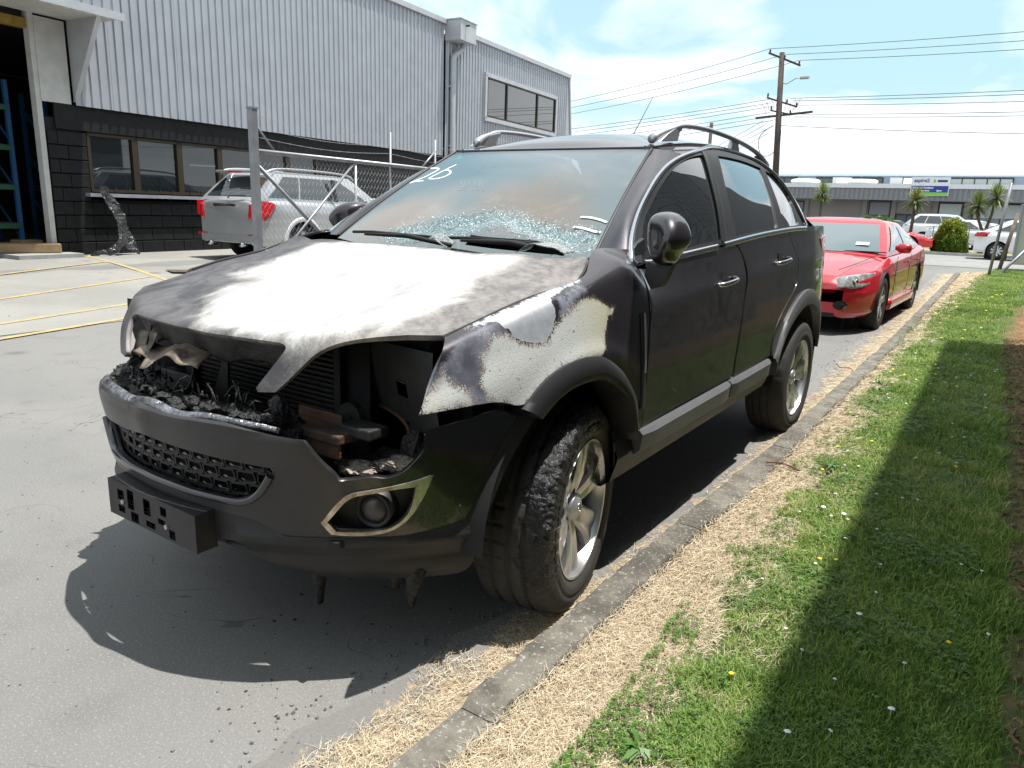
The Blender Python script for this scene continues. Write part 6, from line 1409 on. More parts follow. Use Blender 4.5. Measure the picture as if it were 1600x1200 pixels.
# ---------------- wheels
def tyre_obj(parent, melted, steer=0):
    # lathe about x; outer side = +x
    pr = [(-.105, .235), (-.118, .262), (-.119, .30), (-.112, .330), (-.098, .348), (-.080, .3555), (-.062, .358), (-.060, .350), (-.052, .350), (-.050, .3585), (-.018, .3595), (-.016, .351), (-.008, .351), (-.006, .3595), (.006, .3595), (.026, .3595), (.028, .351), (.036, .351), (.038, .3585), (.070, .3565), (.085, .353), (.102, .344), (.113, .328), (.1185, .305), (.1165, .29), (.1195, .285), (.118, .262), (.108, .243), (.098, .236)]
    if melted:
        q = []
        for i in range(len(pr)-1):
            k = 3 if np.hypot(pr[i+1][0]-pr[i][0], pr[i+1][1]-pr[i][1]) > .012 else 1
            for j in range(k): q.append((pr[i][0]+(pr[i+1][0]-pr[i][0])*j/k, pr[i][1]+(pr[i+1][1]-pr[i][1])*j/k))
        pr = q+[pr[-1]]
    n = 420 if melted else 96; V = []; A = []
    for (x, r) in pr:
        for k in range(n):
            t = 2*math.pi*k/n; rr_ = r; xx = x; g = 0
            # sipes
            if r > .352 and not melted and k % 3 == 0 and abs(x) > .03: rr_ -= .005
            if melted:
                # angle 0=+y(rear), 90=top, 180=front(-y)
                d = math.degrees(t); w_ = max(0, min(1, (d-62)/14))*max(0, min(1, (212-d)/16))*max(0, min(1, (x-.012+.05*mnoise.noise((t*5, 0, 7)))/.03))
                w_ *= max(0., min(1., (rr_-.243)/.02))
                cut_ = mnoise.noise((t*9, x*30, 1.3)); g = max(0, min(1, w_*1.6+cut_*.9*w_))
                if g > 0:
                    a_ = mnoise.noise((t*11, x*45, 4)); b_ = mnoise.noise((t*44, x*130, 2)); c_ = abs(mnoise.noise((t*85, x*230, 8)))
                    rr_ = rr_+g*(-.003+.007*a_+.006*b_+.006*c_)+(.358-max(r, .33))*.25*g; xx = x+g*(.004*b_+.007*a_)
                elif r > .350 and (k % 10) < 2 and abs(x) > .022: rr_ -= .006
            V.append((xx, rr_*math.cos(t), rr_*math.sin(t))); A.append(g)
    m_ = len(pr); idx = np.arange(n); F = []
    for i in range(m_-1):
        a = i*n+idx; b = i*n+(idx+1) % n; F.append(np.stack([a, b, b+n, a+n], 1))
    V = np.array(V); V[:, 0] = np.where(V[:, 0] < 0, V[:, 0]*(1.32 if melted else 1), V[:, 0])
    # flat contact patch
    V[:, 2] = np.maximum(V[:, 2], -.349-.0*V[:, 1])
    me = npmesh('tyre', V, np.concatenate(F), attrs=dict(melt=np.array(A))); autosmooth(me, 40) if not melted else None
    m, t, p = newmat('melted_tyre_rubber' if melted else 'tyre_rubber')
    g = at(t, 'melt'); c = mixc(t, nz(t, 20, 6, .6), (.022, .021, .02), (.05, .046, .042)); c = mixc(t, g, c, (.012, .012, .013)); t.links.new(c, p.inputs['Base Color'])
    t.links.new(mixf(t, g, .8, mixf(t, nz(t, 60, 4, .6), .12, .38)), p.inputs['Roughness'])
    if melted: bumpn(t, nm(t, 'MULTIPLY', nz(t, 120, 6, .7), nm(t, 'ADD', nm(t, 'MULTIPLY', g, 1.), .15)), .8, .006)
    else: bumpn(t, nz(t, 200, 4, .6), .2, .001)
    return obj('tyre', me, m, parent)
def make_wheel(loc, rz, melted=False, flip=False, nsp=6, a0=20):
    hub = MB(); hub.tube([(-.06, 0, 0), (.045, 0, 0)], [.07, .065], 24); hub.tube([(-.01, 0, 0), (.012, 0, 0)], [.155, .155], 40)
    w = hub.obj('wheel', M_brake, suv, False, loc=loc, rot=(0, 0, rz+(math.pi if flip else 0)))
    tyre_obj(w, melted)
    rim = MB(); rim.lathe([(.098, .237), (.106, .240), (.110, .238), (.108, .231), (.096, .227), (.080, .224), (-.02, .205), (-.09, .215), (-.105, .236)], n=72); me = rim.mesh('rim', True); autosmooth(me, 50); obj('rim', me, M_alloy, w)
    for k in range(nsp):
        a = 2*math.pi*k/nsp+R(a0); rings = []
        for i in range(9):
            s = i/8; r = .035+s*.193; wd = .034+.024*s+.024*max(0, s-.55)**1.5*3; xf = .062+.030*s+.010*math.sin(s*3.1)
            ring = []
            for (tw, dp) in ((-1, -.030), (-1, -.008), (-.72, .0), (-.25, -.003), (0, -.006), (.25, -.003), (.72, .0), (1, -.008), (1, -.030)):
                ring.append((xf+dp, tw*wd, r))
            rings.append([(p[0], p[1]*math.cos(a)+p[2]*math.cos(a+math.pi/2)*1.0 if False else p[2]*math.cos(a)-p[1]*math.sin(a), p[2]*math.sin(a)+p[1]*math.cos(a)) for p in ring])
        mb = MB(); mb.loft(rings, True, True); me = mb.mesh('spoke', True); autosmooth(me, 40); obj('spoke', me, M_alloy, w)
    mb = MB(); mb.lathe([(.060, .050), (.080, .048), (.086, .034), (.088, .032), (.090, .028), (.091, .001)], n=32); me = mb.mesh('hub_cap', True); autosmooth(me, 40); obj('hub_cap', me, M_alu, w)
    mb = MB(); mb.tube([(.0915, .018*math.cos(t), .018*math.sin(t)) for t in [2*math.pi*j/24 for j in range(25)]], .0022, 6, False); mb.tube([(.0915, -.016, -.003), (.0915, -.004, .005), (.0915, .006, -.004), (.0915, .016, .003)], .0025, 6); mb.obj('ring_emblem', M_chrome, w, True)
    for k in range(5):
        a = 2*math.pi*k/5; mb = MB(); mb.tube([(.045, .057*math.cos(a), .057*math.sin(a)), (.066, .057*math.cos(a), .057*math.sin(a))], [.009, .008], 6); mb.obj('wheel_nut', M_brake, w)
    return w
make_wheel((.783, 0, .349), R(11), True); make_wheel((.783, 2.707, .349), 0, False, a0=3)
make_wheel((-.783, 0, .349), R(11), False, True); make_wheel((-.783, 2.707, .349), 0, False, True)
# ------------------------------------------------------------------ generic background cars
def resamp_poly(P, n):
    P = np.array(P, float); d = np.concatenate([[0], np.cumsum(np.linalg.norm(np.diff(P, axis=0), axis=1))]); t = np.linspace(0, d[-1], n); return np.stack([np.interp(t, d, P[:, 0]), np.interp(t, d, P[:, 1])], 1)
M_blackp = M_black
def bg_car(name, label, loc, rz, col, spec, group=None, wheels='alloy', coat=1., rough=.3, metal=.0, res=1.):
    """car facing -y (front at y=0), length L.  spec: lower outline hood/deck heights, greenhouse"""
    L, W, H = spec['L'], spec['W'], spec['H']; hw = W/2
    mp = mat(name+'_paint', col, rough, metal=metal, coat=coat, coatr=.04)
    root = thing(name, label, 'car', loc, rz, group)
    top = np.array(spec['top'])      # (y, z) of hood line, belt, deck
    yA, yB = spec['axles']; wr = spec['wr']
    ny = int(110*res); ys = np.unique(np.concatenate([np.linspace(0, .35, int(14*res)), np.linspace(.35, L-.35, ny), np.linspace(L-.35, L, int(14*res))]))
    ns = int(40*res)
    def plan(y):
        f = max(0, 1-y/.75); r = max(0, 1-(L-y)/.6); return hw*(1-.30*f**2.4-.20*r**2.4)*(1-.03*max(0, 1-y/1.6))
    V = []; sec = []
    for y in ys:
        w = plan(y); zt = np.interp(y, top[:, 0], top[:, 1]); e = min(1, y/.10, (L-y)/.10); e = e**.5
        zb0 = spec['zb']+(.10 if (y < .3 or y > L-.3) else 0)*0; mid = (zb0+zt)/2; zt2 = mid+(zt-mid)*(.86+.14*e); zb = mid-(mid-zb0)*(.86+.14*e)
        prof = [(w*.90, zb), (w*.965, zb+.05), (w*.985, zb+.16), (w*1.0, zb+.30), (w*.995, zt2-.20), (w*.965, zt2-.07), (w*.90, zt2-.015), (w*.72, zt2+.015), (w*.40, zt2+.03), (0, zt2+.035)]
        P = resamp_poly(prof, ns); P = np.concatenate([P, (P*[-1, 1])[::-1][1:]]); sec.append([(x, y, z) for x, z in P])
    m_ = len(sec[0]); Vv = np.array(sec).reshape(-1, 3); i = np.arange(len(ys)-1)[:, None]*m_+np.arange(m_-1)[None]; F = np.stack([i, i+1, i+m_+1, i+m_], -1).reshape(-1, 4)
    c = Vv[F].mean(1); ar = wr+.06
    cut = np.zeros(len(F), bool)
    for ya in (yA, yB): cut |= (np.hypot(c[:, 1]-ya, c[:, 2]-wr) < ar) & (np.abs(c[:, 0]) > hw*.6)
    # snap boundary of the cut onto the arch circle
    for ya in (yA, yB):
        d = np.hypot(Vv[:, 1]-ya, Vv[:, 2]-wr); s_ = (np.abs(d-ar) < .035/res) & (np.abs(Vv[:, 0]) > hw*.6); k_ = ar/np.maximum(d, 1e-3)
        Vv[s_, 1] = ya+(Vv[s_, 1]-ya)*k_[s_]; Vv[s_, 2] = wr+(Vv[s_, 2]-wr)*k_[s_]
    F = F[~cut]
    ends = [tuple(range(m_))[::-1], tuple((len(ys)-1)*m_+np.arange(m_))]
    me = npmesh('body', Vv, [tuple(f) for f in F]+ends); autosmooth(me, 40); obj('body', me, mp, root)
    ib = MB(); ib.box((0, L/2, spec['zb']+.20), (W*.62, L*.86, .22)); ib.obj('underbody', M_black, root)
    # greenhouse
    G = spec['gh']      # list: (y_base, z_base) front base, (y,z) roof front, roof rear, rear base
    (fy0, fz0), (fy1, fz1), (ry1, rz1), (ry0, rz0) = G; tw = spec.get('tw', .80)
    nb = 20
    def side_pts(side, off=0, a=0, b=1):
        pass
    bw, rw = hw*.90, hw*tw*.90
    zb_f, zb_r = fz0-.03, rz0-.03
    gb = [(-bw*.98, fy0, zb_f), (bw*.98, fy0, zb_f), (bw*1.0, ry0, zb_r), (-bw*1.0, ry0, zb_r)]
    gt = [(-rw*.93, fy1, fz1), (rw*.93, fy1, fz1), (rw*.93, ry1, rz1), (-rw*.93, ry1, rz1)]
    mb = MB(); rings = []
    for k in range(9):
        s = k/8; bulge = math.sin(s*math.pi)*.03
        ring = []
        nn_ = 10
        for e in range(4):
            a = Vector(gb[e]).lerp(Vector(gt[e]), s); b = Vector(gb[(e+1) % 4]).lerp(Vector(gt[(e+1) % 4]), s)
            for q in range(nn_):
                p = a.lerp(b, q/nn_); ctr = Vector((0, (fy0+ry0)/2, p.z)); o_ = [Vector((0, -1, 0)), Vector((1, 0, 0)), Vector((0, 1, 0)), Vector((-1, 0, 0))][e]
                cr_ = math.sin(q/nn_*math.pi)
                p = p+o_*(bulge*.6+(.06 if e in (0, 2) else .015)*cr_); ring.append(tuple(p))
        rings.append(ring)
    mid_y = (fy1+ry1)/2
    top_ring = rings[-1]
    for sc_, dz in ((.94, .020), (.75, .045), (.4, .06), (.0, .065)):
        rings.append([(p[0]*sc_, mid_y+(p[1]-mid_y)*sc_, p[2]+dz) for p in top_ring])
    mb.loft(rings, True, False); me = mb.mesh('roof', True); autosmooth(me, 38); obj('roof', me, mp, root)
    # glass panels, proud of the shell by a few mm
    def gp(e, q0, q1, s0, s1, nm_, m=M_glc, top_shrink=0):
        Vg = []; nu_, nv_ = 10, 6
        for j in range(nv_+1):
            s = s0+(s1-s0)*j/nv_; a = Vector(gb[e]).lerp(Vector(gt[e]), s); b = Vector(gb[(e+1) % 4]).lerp(Vector(gt[(e+1) % 4]), s); bulge = math.sin(s*math.pi)*.03
            for i_ in range(nu_+1):
                q = q0[0]+(q0[1]-q0[0])*j/nv_ + ((q1[0]+(q1[1]-q1[0])*j/nv_)-(q0[0]+(q0[1]-q0[0])*j/nv_))*i_/nu_
                o_ = [Vector((0, -1, 0)), Vector((1, 0, 0)), Vector((0, 1, 0)), Vector((-1, 0, 0))][e]; p = a.lerp(b, q)
                p = p+o_*(bulge*.6+(.06 if e in (0, 2) else .015)*math.sin(q*math.pi)+.007)+Vector((0, 0, .003)); Vg.append(tuple(p))
        Fg = [(j*(nu_+1)+i_, j*(nu_+1)+i_+1, (j+1)*(nu_+1)+i_+1, (j+1)*(nu_+1)+i_) for j in range(nv_) for i_ in range(nu_)]
        return obj(nm_, npmesh(nm_, Vg, Fg), m, root)
    gp(0, (.05, .05), (.95, .95), .10, .95, 'windscreen', spec.get('wsm', M_glc)); gp(2, (.07, .07), (.93, .93), .15, .93, 'rear_window')
    for e in (1, 3):
        for (q0, q1) in spec['sw']:
            if e == 3: q0, q1 = (1-q1[0], 1-q1[1]), (1-q0[0], 1-q0[1])
            gp(e, q0, q1, .14, .90, 'side_window')
    # wheels
    for ya in (yA, yB):
        for sx in (-1, 1):
            b = MB(); x1 = sx*(hw-.02); x0 = sx*(hw-.21); pr = [(x0, wr*.62), (x0, wr*.93), (x0+sx*.02, wr), (x1-sx*.02, wr), (x1, wr*.95), (x1+sx*.003, wr*.75), (x1-sx*.012, wr*.66)]
            b.lathe(pr, c=(0, ya, wr), n=36); w = b.obj('wheel', M_tyr, root, True)
            b = MB(); b.lathe([(x1-sx*.012, wr*.66), (x1-sx*.004, wr*.68), (x1-sx*.010, wr*.63), (x1-sx*.06, wr*.60), (x1-sx*.07, wr*.1), (x1-sx*.07, .001)], c=(0, ya, wr), n=36); b.obj('wheel_rim', M_dkalloy, w, True)
            nsp = spec.get('nsp', 5)
            for k in range(nsp):
                a = 2*math.pi*k/nsp+.3; c_, s_ = math.cos(a), math.sin(a); b = MB(); r0, r1 = .02, wr*.65; ww = .05 if nsp < 7 else .035
                P = []
                for (rr_, tt, xo) in ((r0, -ww*.6, .02), (r0, ww*.6, .02), (r1, ww*.9, .008), (r1, -ww*.9, .008)):
                    P.append((x1-sx*xo, ya+rr_*c_-tt*s_, wr+rr_*s_+tt*c_))
                Q = [(p[0]-sx*.03, p[1], p[2]) for p in P]; b.add(P+Q, [(0, 1, 2, 3), (7, 6, 5, 4), (0, 4, 5, 1), (1, 5, 6, 2), (2, 6, 7, 3), (3, 7, 4, 0)]); b.obj('spoke', M_alu if wheels == 'alloy' else M_hubc, w)
            b = MB(); rings = []
            for k in range(15): a = math.pi*(1.05-1.1*k/14); rings.append([(sx*(hw*.99), ya+(ar-.002)*math.cos(a), wr+(ar-.002)*math.sin(a)), (sx*hw*.62, ya+ar*math.cos(a), wr+ar*math.sin(a))])
            b.loft(rings, False, False); b.obj('wheel_arch', M_black, root, True)
            b = MB(); b.box((sx*hw*.60, ya, wr+.05), (.02, ar*2, ar*1.9)); b.obj('arch_backing', M_black, root)
    for sx in (-1, 1):
        my = fy0+.38; b = MB(); b.loft([[(sx*(bw+.02+.17*s), my+yy*(1-.2*s), zb_f+.10+zz*(1-.15*s)) for yy, zz in ((-.05, -.05), (-.07, .02), (-.03, .07), (.03, .075), (.05, .0), (.03, -.055))] for s in (0, .3, .7, 1)], True, True) if 0 else b.loft([[(sx*(bw+.02+.19*s), my+.055*k_*math.cos(t_), zb_f+.115+.062*k_*math.sin(t_)-.01*s) for t_ in [2*math.pi*q_/14 for q_ in range(14)]] for s, k_ in ((0, .45), (.12, .6), (.25, .95), (.6, 1.05), (.88, .95), (.97, .7), (1, .3))], True, True); me = b.mesh('wing_mirror', True); autosmooth(me, 60); obj('wing_mirror', me, mp, root)
    return root, mp
M_glc = mat('car_glass', (.03, .04, .045), .03, spec=.9, coat=1, coatr=.0)
M_glc_l = mat('bright_car_glass', (.10, .14, .15), .03, spec=1., coat=1, coatr=.0)
M_tyr = mat('plain_tyre', (.018, .018, .018), .8); M_dkalloy = mat('shaded_alloy', (.12, .12, .13), .4, metal=.6); M_hubc = mat('silver_hub_trim', (.55, .55, .56), .4, metal=.3)
def bits(root, name, m, poly, ax, a0, a1, bevel=0, smooth=False):
    b = MB(); b.prism(poly, a0, a1, ax); return b.obj(name, m, root, smooth, bevel=bevel)
# surface-following patches on a bg car nose: project a polygon (x,z) to body front
def nose_patch(root, spec, name, m, poly, off=.008, rear=False, depth=.05):
    L, hw = spec['L'], spec['W']/2
    def yfront(x, z):
        f = 0; lo, hi = 0., .75
        # invert plan(y) >= |x|
        ys_ = np.linspace(0, .9, 90); 
        pw = hw*(1-.30*np.maximum(0, 1-ys_/.75)**2.4)*(1-.03*np.maximum(0, 1-ys_/1.6)) if not rear else hw*(1-.20*np.maximum(0, 1-ys_/.6)**2.4)
        k = np.argmax(pw*.995 >= abs(x)); y = ys_[k]
        top_ = np.array(spec['top']); zt = np.interp(0, top_[:, 0], top_[:, 1]) if not rear else np.interp(L, top_[:, 0], top_[:, 1]); e = 0
        if z > zt-.06: y += (z-zt+.06)*.9
        return (y-off) if not rear else (L-y+off)
    q = np.array(resample(chaikin(poly, 1, 70), .02 if abs(poly[0][0]-poly[2][0]) < 1 else .05)); st_ = .025; lo = q.min(0); hi_ = q.max(0)
    G = np.array([(a, b_) for a in np.arange(lo[0], hi_[0], st_) for b_ in np.arange(lo[1], hi_[1], st_)]).reshape(-1, 2); G = G[inpoly(G, q)]
    if len(G): G = G[pdist(G, q) > st_*.4]
    A_ = np.concatenate([q, G]) if len(G) else q
    rr = delaunay_2d_cdt([Vector((float(a), float(b_))) for a, b_ in A_], [(i_, (i_+1) % len(q)) for i_ in range(len(q))], [], 0, 1e-6)
    W_ = np.array([(v.x, v.y) for v in rr[0]]); T_ = [tuple(t_) for t_ in rr[2] if inpoly(W_[list(t_)].mean(0)[None], q)[0]]; n0 = len(W_); d_ = pdist(W_, q); sg = 1 if not rear else -1
    V_ = [(x, yfront(x, z)-sg*min(.012, dd*.6), z) for (x, z), dd in zip(W_, d_)]+[(x, yfront(x, z)+sg*.03, z) for x, z in W_[:len(q)]]
    for i_ in range(len(q)): T_.append((i_, (i_+1) % len(q), n0+(i_+1) % len(q), n0+i_))
    return obj(name, npmesh(name, V_, T_), m, root)
# ------------------------------------------------------------------ red sedan behind the burnt car
FS = dict(L=4.88, W=1.84, H=1.36, zb=.20, wr=.325, axles=(.93, 3.76), top=[(0, .60), (.12, .66), (.5, .75), (1.0, .82), (1.45, .88), (3.4, .93), (4.0, .97), (4.75, .96), (4.88, .86)], gh=[(1.33, .90), (2.15, 1.285), (3.35, 1.275), (4.15, .98)], sw=[((.07, .16), (.46, .46)), ((.50, .50), (.86, .80))], nsp=5, wsm=M_glc_l)
red, mred = bg_car('red_sedan', 'red four door sedan parked right behind the burnt SUV', (-.38, 7.10, 0), 0, (.43, .006, .018), FS, rough=.35, res=1.5)
M_lamp = mat('hazy_headlamp', (.34, .36, .34), .15, coat=1, nscale=14, col2=(.14, .15, .145)); M_lampr = mat('lamp_chrome_bowl', (.7, .7, .68), .1, metal=1)
for sx in (-1, 1):
    hl = nose_patch(red, FS, 'headlight', M_lamp, [(sx*.42, .60), (sx*.50, .66), (sx*.62, .695), (sx*.84, .72), (sx*.865, .62), (sx*.80, .565), (sx*.70, .545), (sx*.62, .56), (sx*.56, .545), (sx*.48, .56)], .010)
    for cx in (.55, .71): b = MB(); b.tube([(sx*cx, .10+.3*(cx-.55), .625), (sx*cx, .085+.3*(cx-.55), .625)], [.02, .036], 20); b.obj('lamp_bowl', M_lampr, hl, True)
    nose_patch(red, FS, 'fog_hole', M_black, [(sx*(.60+.075*math.cos(t)), .355+.055*math.sin(t)) for t in [2*math.pi*k/14 for k in range(14)]], .008)
nose_patch(red, FS, 'upper_grille', M_black, [(-.30, .605), (-.36, .65), (.36, .65), (.30, .605), (.1, .575), (-.1, .575)], .006)
nose_patch(red, FS, 'lower_grille', M_black, [(-.27, .31), (-.24, .41), (.24, .41), (.27, .31)], .006)
b = MB(); b.tube([(-.92+.0*k, 0, 0) for k in range(2)], .001, 3)
for sx in (-1, 1):
    b = MB(); b.loft([[(sx*(x+.0), y, z) for x, z in ((.90, .36), (.935, .30), (.925, .215), (.86, .20))] for y in (1.36, 1.5, 2.4, 3.2, 3.36)], True, True); b.obj('side_skirt', mred, red, True)
    b = MB(); b.box((sx*.55, 1.38, .925), (.5, .02, .012)); b.obj('wiper', M_black, red)
    for y in (2.55, 3.45): b = MB(); b.box((sx*.925, y, .78), (.02, .14, .03)); b.obj('door_handle', mred, red, bevel=.005)
    for y in (1.55, 2.72, 3.72): b = MB(); b.box((sx*.9185, y, .60), (.004, .007, .56)); b.obj('door_gap', M_black, red)
b = MB(); b.box((.48, 1.53, 1.02), (.16, .004, .06), M=Matrix.Rotation(R(-58), 3, 'X')); b.obj('windscreen_sticker', mat('white_sticker', (.85, .85, .85), .6), red)
b = MB(); b.box((0, 2.1, 1.00), (.5, .1, .2)); b.obj('cabin_trim', M_black, red)
for sx in (-1, 1):     # bonnet shut lines
    b = MB(); b.tube([(sx*.50, .20, .745), (sx*.60, .60, .800), (sx*.68, 1.05, .862), (sx*.74, 1.32, .905)], .004, 4); b.obj('bonnet_gap', M_black, red)
b = MB(); b.box((0, .015, .235), (1.1, .05, .05)); b.obj('front_lip', M_black, red, bevel=.01)
# ------------------------------------------------------------------ silver SUV behind the fence (its tail faces the camera)
SS = dict(L=4.67, W=1.86, H=1.72, zb=.30, wr=.355, axles=(.90, 3.61), top=[(0, .80), (.15, .93), (1.1, 1.06), (1.4, 1.10), (3.4, 1.16), (4.4, 1.17), (4.67, 1.13)], gh=[(1.25, 1.12), (2.1, 1.63), (4.05, 1.64), (4.60, 1.16)], sw=[((.10, .22), (.435, .435)), ((.45, .45), (.705, .705)), ((.72, .72), (.95, .90))], tw=.86)
sil, msil = bg_car('silver_suv', 'silver SUV parked tail-on behind the chain link fence', (-11.45, 11.75, .10), R(183.5), (.47, .48, .495), SS, rough=.32, metal=.5, res=1.3)
M_tail = mat('tail_light_red', (.55, .01, .02), .12, coat=1)
for sx in (-1, 1):
    nose_patch(sil, SS, 'tail_light', M_tail, [(sx*.62, .80), (sx*.66, 1.06), (sx*.90, 1.10), (sx*.90, .88), (sx*.86, .78)], .012, True)
    b = MB(); b.prism([(4.38, 1.12), (4.26, 1.06), (4.46, .88), (4.62, .84), (4.62, 1.12)], sx*.90, sx*.928, 'x'); b.obj('tail_light_side', M_tail, sil, bevel=.008)
    b = MB(); b.box((sx*.72, 4.665, .50), (.28, .03, .05)); b.obj('reflector', M_tail, sil)
    b = MB(); b.tube([(sx*.45, 4.60, .33), (sx*.45, 4.74, .33)], .045, 14); b.obj('exhaust_tip', M_chrome, sil, True)
    rp2 = spline3([(sx*.64, 1.95, 1.60), (sx*.66, 2.2, 1.70), (sx*.67, 3.2, 1.735), (sx*.66, 4.0, 1.72), (sx*.64, 4.25, 1.63)], 20); b = MB(); b.tube(rp2, .022, 8); b.obj('roof_rail', M_alu, sil, True)
b = MB(); b.prism([(-.42, .66), (.42, .66), (.46, 1.02), (-.46, 1.02)], 4.655, 4.665, 'y'); b.obj('plate_recess', mat('recess_grey', (.30, .30, .31), .6), sil)
b = MB(); b.box((0, 4.69, 1.04), (.62, .05, .06)); b.obj('plate_garnish', M_chrome, sil, bevel=.008)
b = MB(); b.box((0, 4.30, 1.66), (1.15, .26, .05)); b.obj('rear_spoiler', msil, sil, bevel=.02)
b = MB(); b.box((0, 4.44, 1.645), (.36, .02, .03)); b.obj('high_brake_light', M_tail, sil)
b = MB(); b.tube([(-.05, 4.66, 1.17), (-.12, 4.67, 1.21), (-.50, 4.62, 1.22)], .012, 6); b.obj('rear_wiper', M_black, sil, True)
b = MB(); b.box((0, 4.64, .44), (1.5, .10, .14)); b.obj('bumper_skid', mat('skid_grey', (.25, .25, .26), .5), sil, bevel=.02)
for sx in (-1, 1):
    b = MB(); rings = []
    for k in range(21):
        a = math.pi*(1.03-1.06*k/20)
        for ya in (3.61,): rings.append([(sx*.925, ya+.42*math.cos(a), .355+.42*math.sin(a)), (sx*.945, ya+.43*math.cos(a), .355+.43*math.sin(a)), (sx*.945, ya+.49*math.cos(a), .355+.49*math.sin(a)), (sx*.920, ya+.51*math.cos(a), .355+.51*math.sin(a))])
    b.loft(rings, False, False); b.obj('arch_flare', mat('pale_silver_flare', (.62, .63, .64), .4, metal=.3) if sx < 0 else bpy.data.materials['pale_silver_flare'], sil, True)
    b = MB(); b.box((sx*.925, 2.2, .46), (.03, 2.1, .10)); b.obj('side_moulding', bpy.data.materials['pale_silver_flare'], sil, bevel=.01)
for sx in (-1, 1):
    b = MB(); b.box((sx*.87, 2.72, 1.37), (.02, .09, .44), M=Matrix.Rotation(sx*R(-14), 3, 'Y')); b.obj('pillar_cover', M_black, sil)
sil.scale = (1.04, 1.04, 1.05)
# ------------------------------------------------------------------ cars across the road
HB = dict(L=4.1, W=1.72, H=1.45, zb=.22, wr=.30, axles=(.80, 3.35), top=[(0, .62), (.3, .76), (1.1, .90), (1.3, .93), (3.4, .98), (4.0, .98), (4.1, .92)], gh=[(1.05, .95), (1.85, 1.38), (3.1, 1.38), (3.95, .99)], sw=[((.08, .2), (.50, .50)), ((.54, .54), (.88, .80))], nsp=9)
CP = dict(L=4.4, W=1.74, H=1.33, zb=.20, wr=.31, axles=(.88, 3.45), top=[(0, .52), (.3, .66), (1.2, .82), (1.4, .86), (3.6, .92), (4.2, .95), (4.4, .88)], gh=[(1.20, .88), (2.2, 1.26), (3.0, 1.24), (4.1, .95)], sw=[((.09, .22), (.60, .58)), ((.64, .62), (.90, .82))], nsp=9)
SV = dict(SS); SV['nsp'] = 5
cars_far = [
 ('red_coupe', 'small red coupe parked on the far side of the road left of the round bush', (-1.78, 34.9, .05), R(90+2), (.60, .02, .04), CP, 'hub'),
 ('white_hatchback', 'white hatchback with red tail light parked across the road at the right edge', (4.0, 31.9, .05), R(90+3), (.78, .78, .79), HB, 'hub'),
 ('dark_sedan', 'dark grey sedan in the car park behind the red coupe', (-2.6, 47.0, .03), R(92), (.06, .07, .08), CP, 'hub'),
 ('white_sedan', 'low white car with only its nose showing left of the round bush', (-2.9, 43.2, .03), R(-80), (.75, .76, .78), CP, 'hub'),
 ('white_suv', 'white SUV in the car park right of the round bush', (.3, 45.0, .03), R(92), (.75, .76, .78), SV, 'alloy'),
 ('silver_hatchback', 'pale silver car facing the road between the white SUV and the palm', (-.05, 42.0, .03), R(-25), (.55, .57, .59), HB, 'hub'),
 ('pale_hatchback', 'pale car with a reflecting windscreen parked behind the white hatchback', (1.1, 41.5, .03), R(70), (.66, .68, .70), HB, 'hub')]
for nme, lab, loc, rz, col, sp, wh in cars_far:
    c_r, c_m = bg_car(nme, lab, loc, rz, col, sp, 'cars parked across the road', wh, res=.45)
    if nme == 'white_hatchback':
        for sx in (-1, 1): nose_patch(c_r, sp, 'tail_light', M_tail, [(sx*.60, .80), (sx*.62, .95), (sx*.84, .96), (sx*.84, .80)], .02, True)
        for sx in (-1, 1): b = MB(); b.prism([(3.80, .95), (3.72, .90), (3.9, .80), (4.06, .80), (4.06, .95)], sx*.82, sx*.866, 'x'); b.obj('tail_light_side', M_tail, c_r)
    else:
        for sx in (-1, 1): nose_patch(c_r, sp, 'headlight', M_lamp, [(sx*.45, .55), (sx*.48, .64), (sx*.78, .68), (sx*.80, .58)], .02)
# ------------------------------------------------------------------ trees and bush
def leaf_cloud(n, fn, size, r):
    V = []; F = []
    for _ in range(n):
        p, d = fn(r); a = Vector((r.gauss(0, 1), r.gauss(0, 1), r.gauss(0, 1))).normalized(); b_ = a.cross(Vector((r.gauss(0, 1), r.gauss(0, 1), r.gauss(0, 1)))).normalized(); s = size*r.uniform(.6, 1.4); k = len(V)
        V += [tuple(p-a*s), tuple(p+b_*s*.45), tuple(p+a*s), tuple(p-b_*s*.45)]; F.append((k, k+1, k+2, k+3))
    return V, F
bush = thing('round_bush', 'dense round yellow green bush on the far verge between the red coupe and white cars', 'bush', (-1.20, 35.3, .04))
def bf(r):
    d = Vector((r.gauss(0, 1), r.gauss(0, 1), abs(r.gauss(0, 1)))).normalized(); k = (1+.16*mnoise.noise(d*3)+.07*mnoise.noise(d*9))*r.uniform(.80, 1.03)
    return Vector((d.x*.70*k, d.y*.70*k, .05+d.z*1.38*k)), d
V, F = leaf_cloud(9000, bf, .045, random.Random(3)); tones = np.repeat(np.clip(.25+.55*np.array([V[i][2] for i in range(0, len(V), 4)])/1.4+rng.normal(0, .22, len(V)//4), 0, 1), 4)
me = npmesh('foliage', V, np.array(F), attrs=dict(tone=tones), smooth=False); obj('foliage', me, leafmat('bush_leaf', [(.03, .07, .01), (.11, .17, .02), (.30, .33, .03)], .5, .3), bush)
b = MB()
for k in range(7): b.tube([(0, 0, 0), (.35*math.cos(k*.9), .35*math.sin(k*.9), .7)], [.04, .015], 6)
b.obj('stem', mat('bush_stem', (.08, .06, .04), .9), bush)
b = MB(); b.lathe([(.05, .47), (.4, .54), (.9, .44), (1.2, .22), (1.28, .01)], axis='z', n=14); b.obj('inner_foliage', mat('bush_core', (.025, .045, .012), .9), bush)
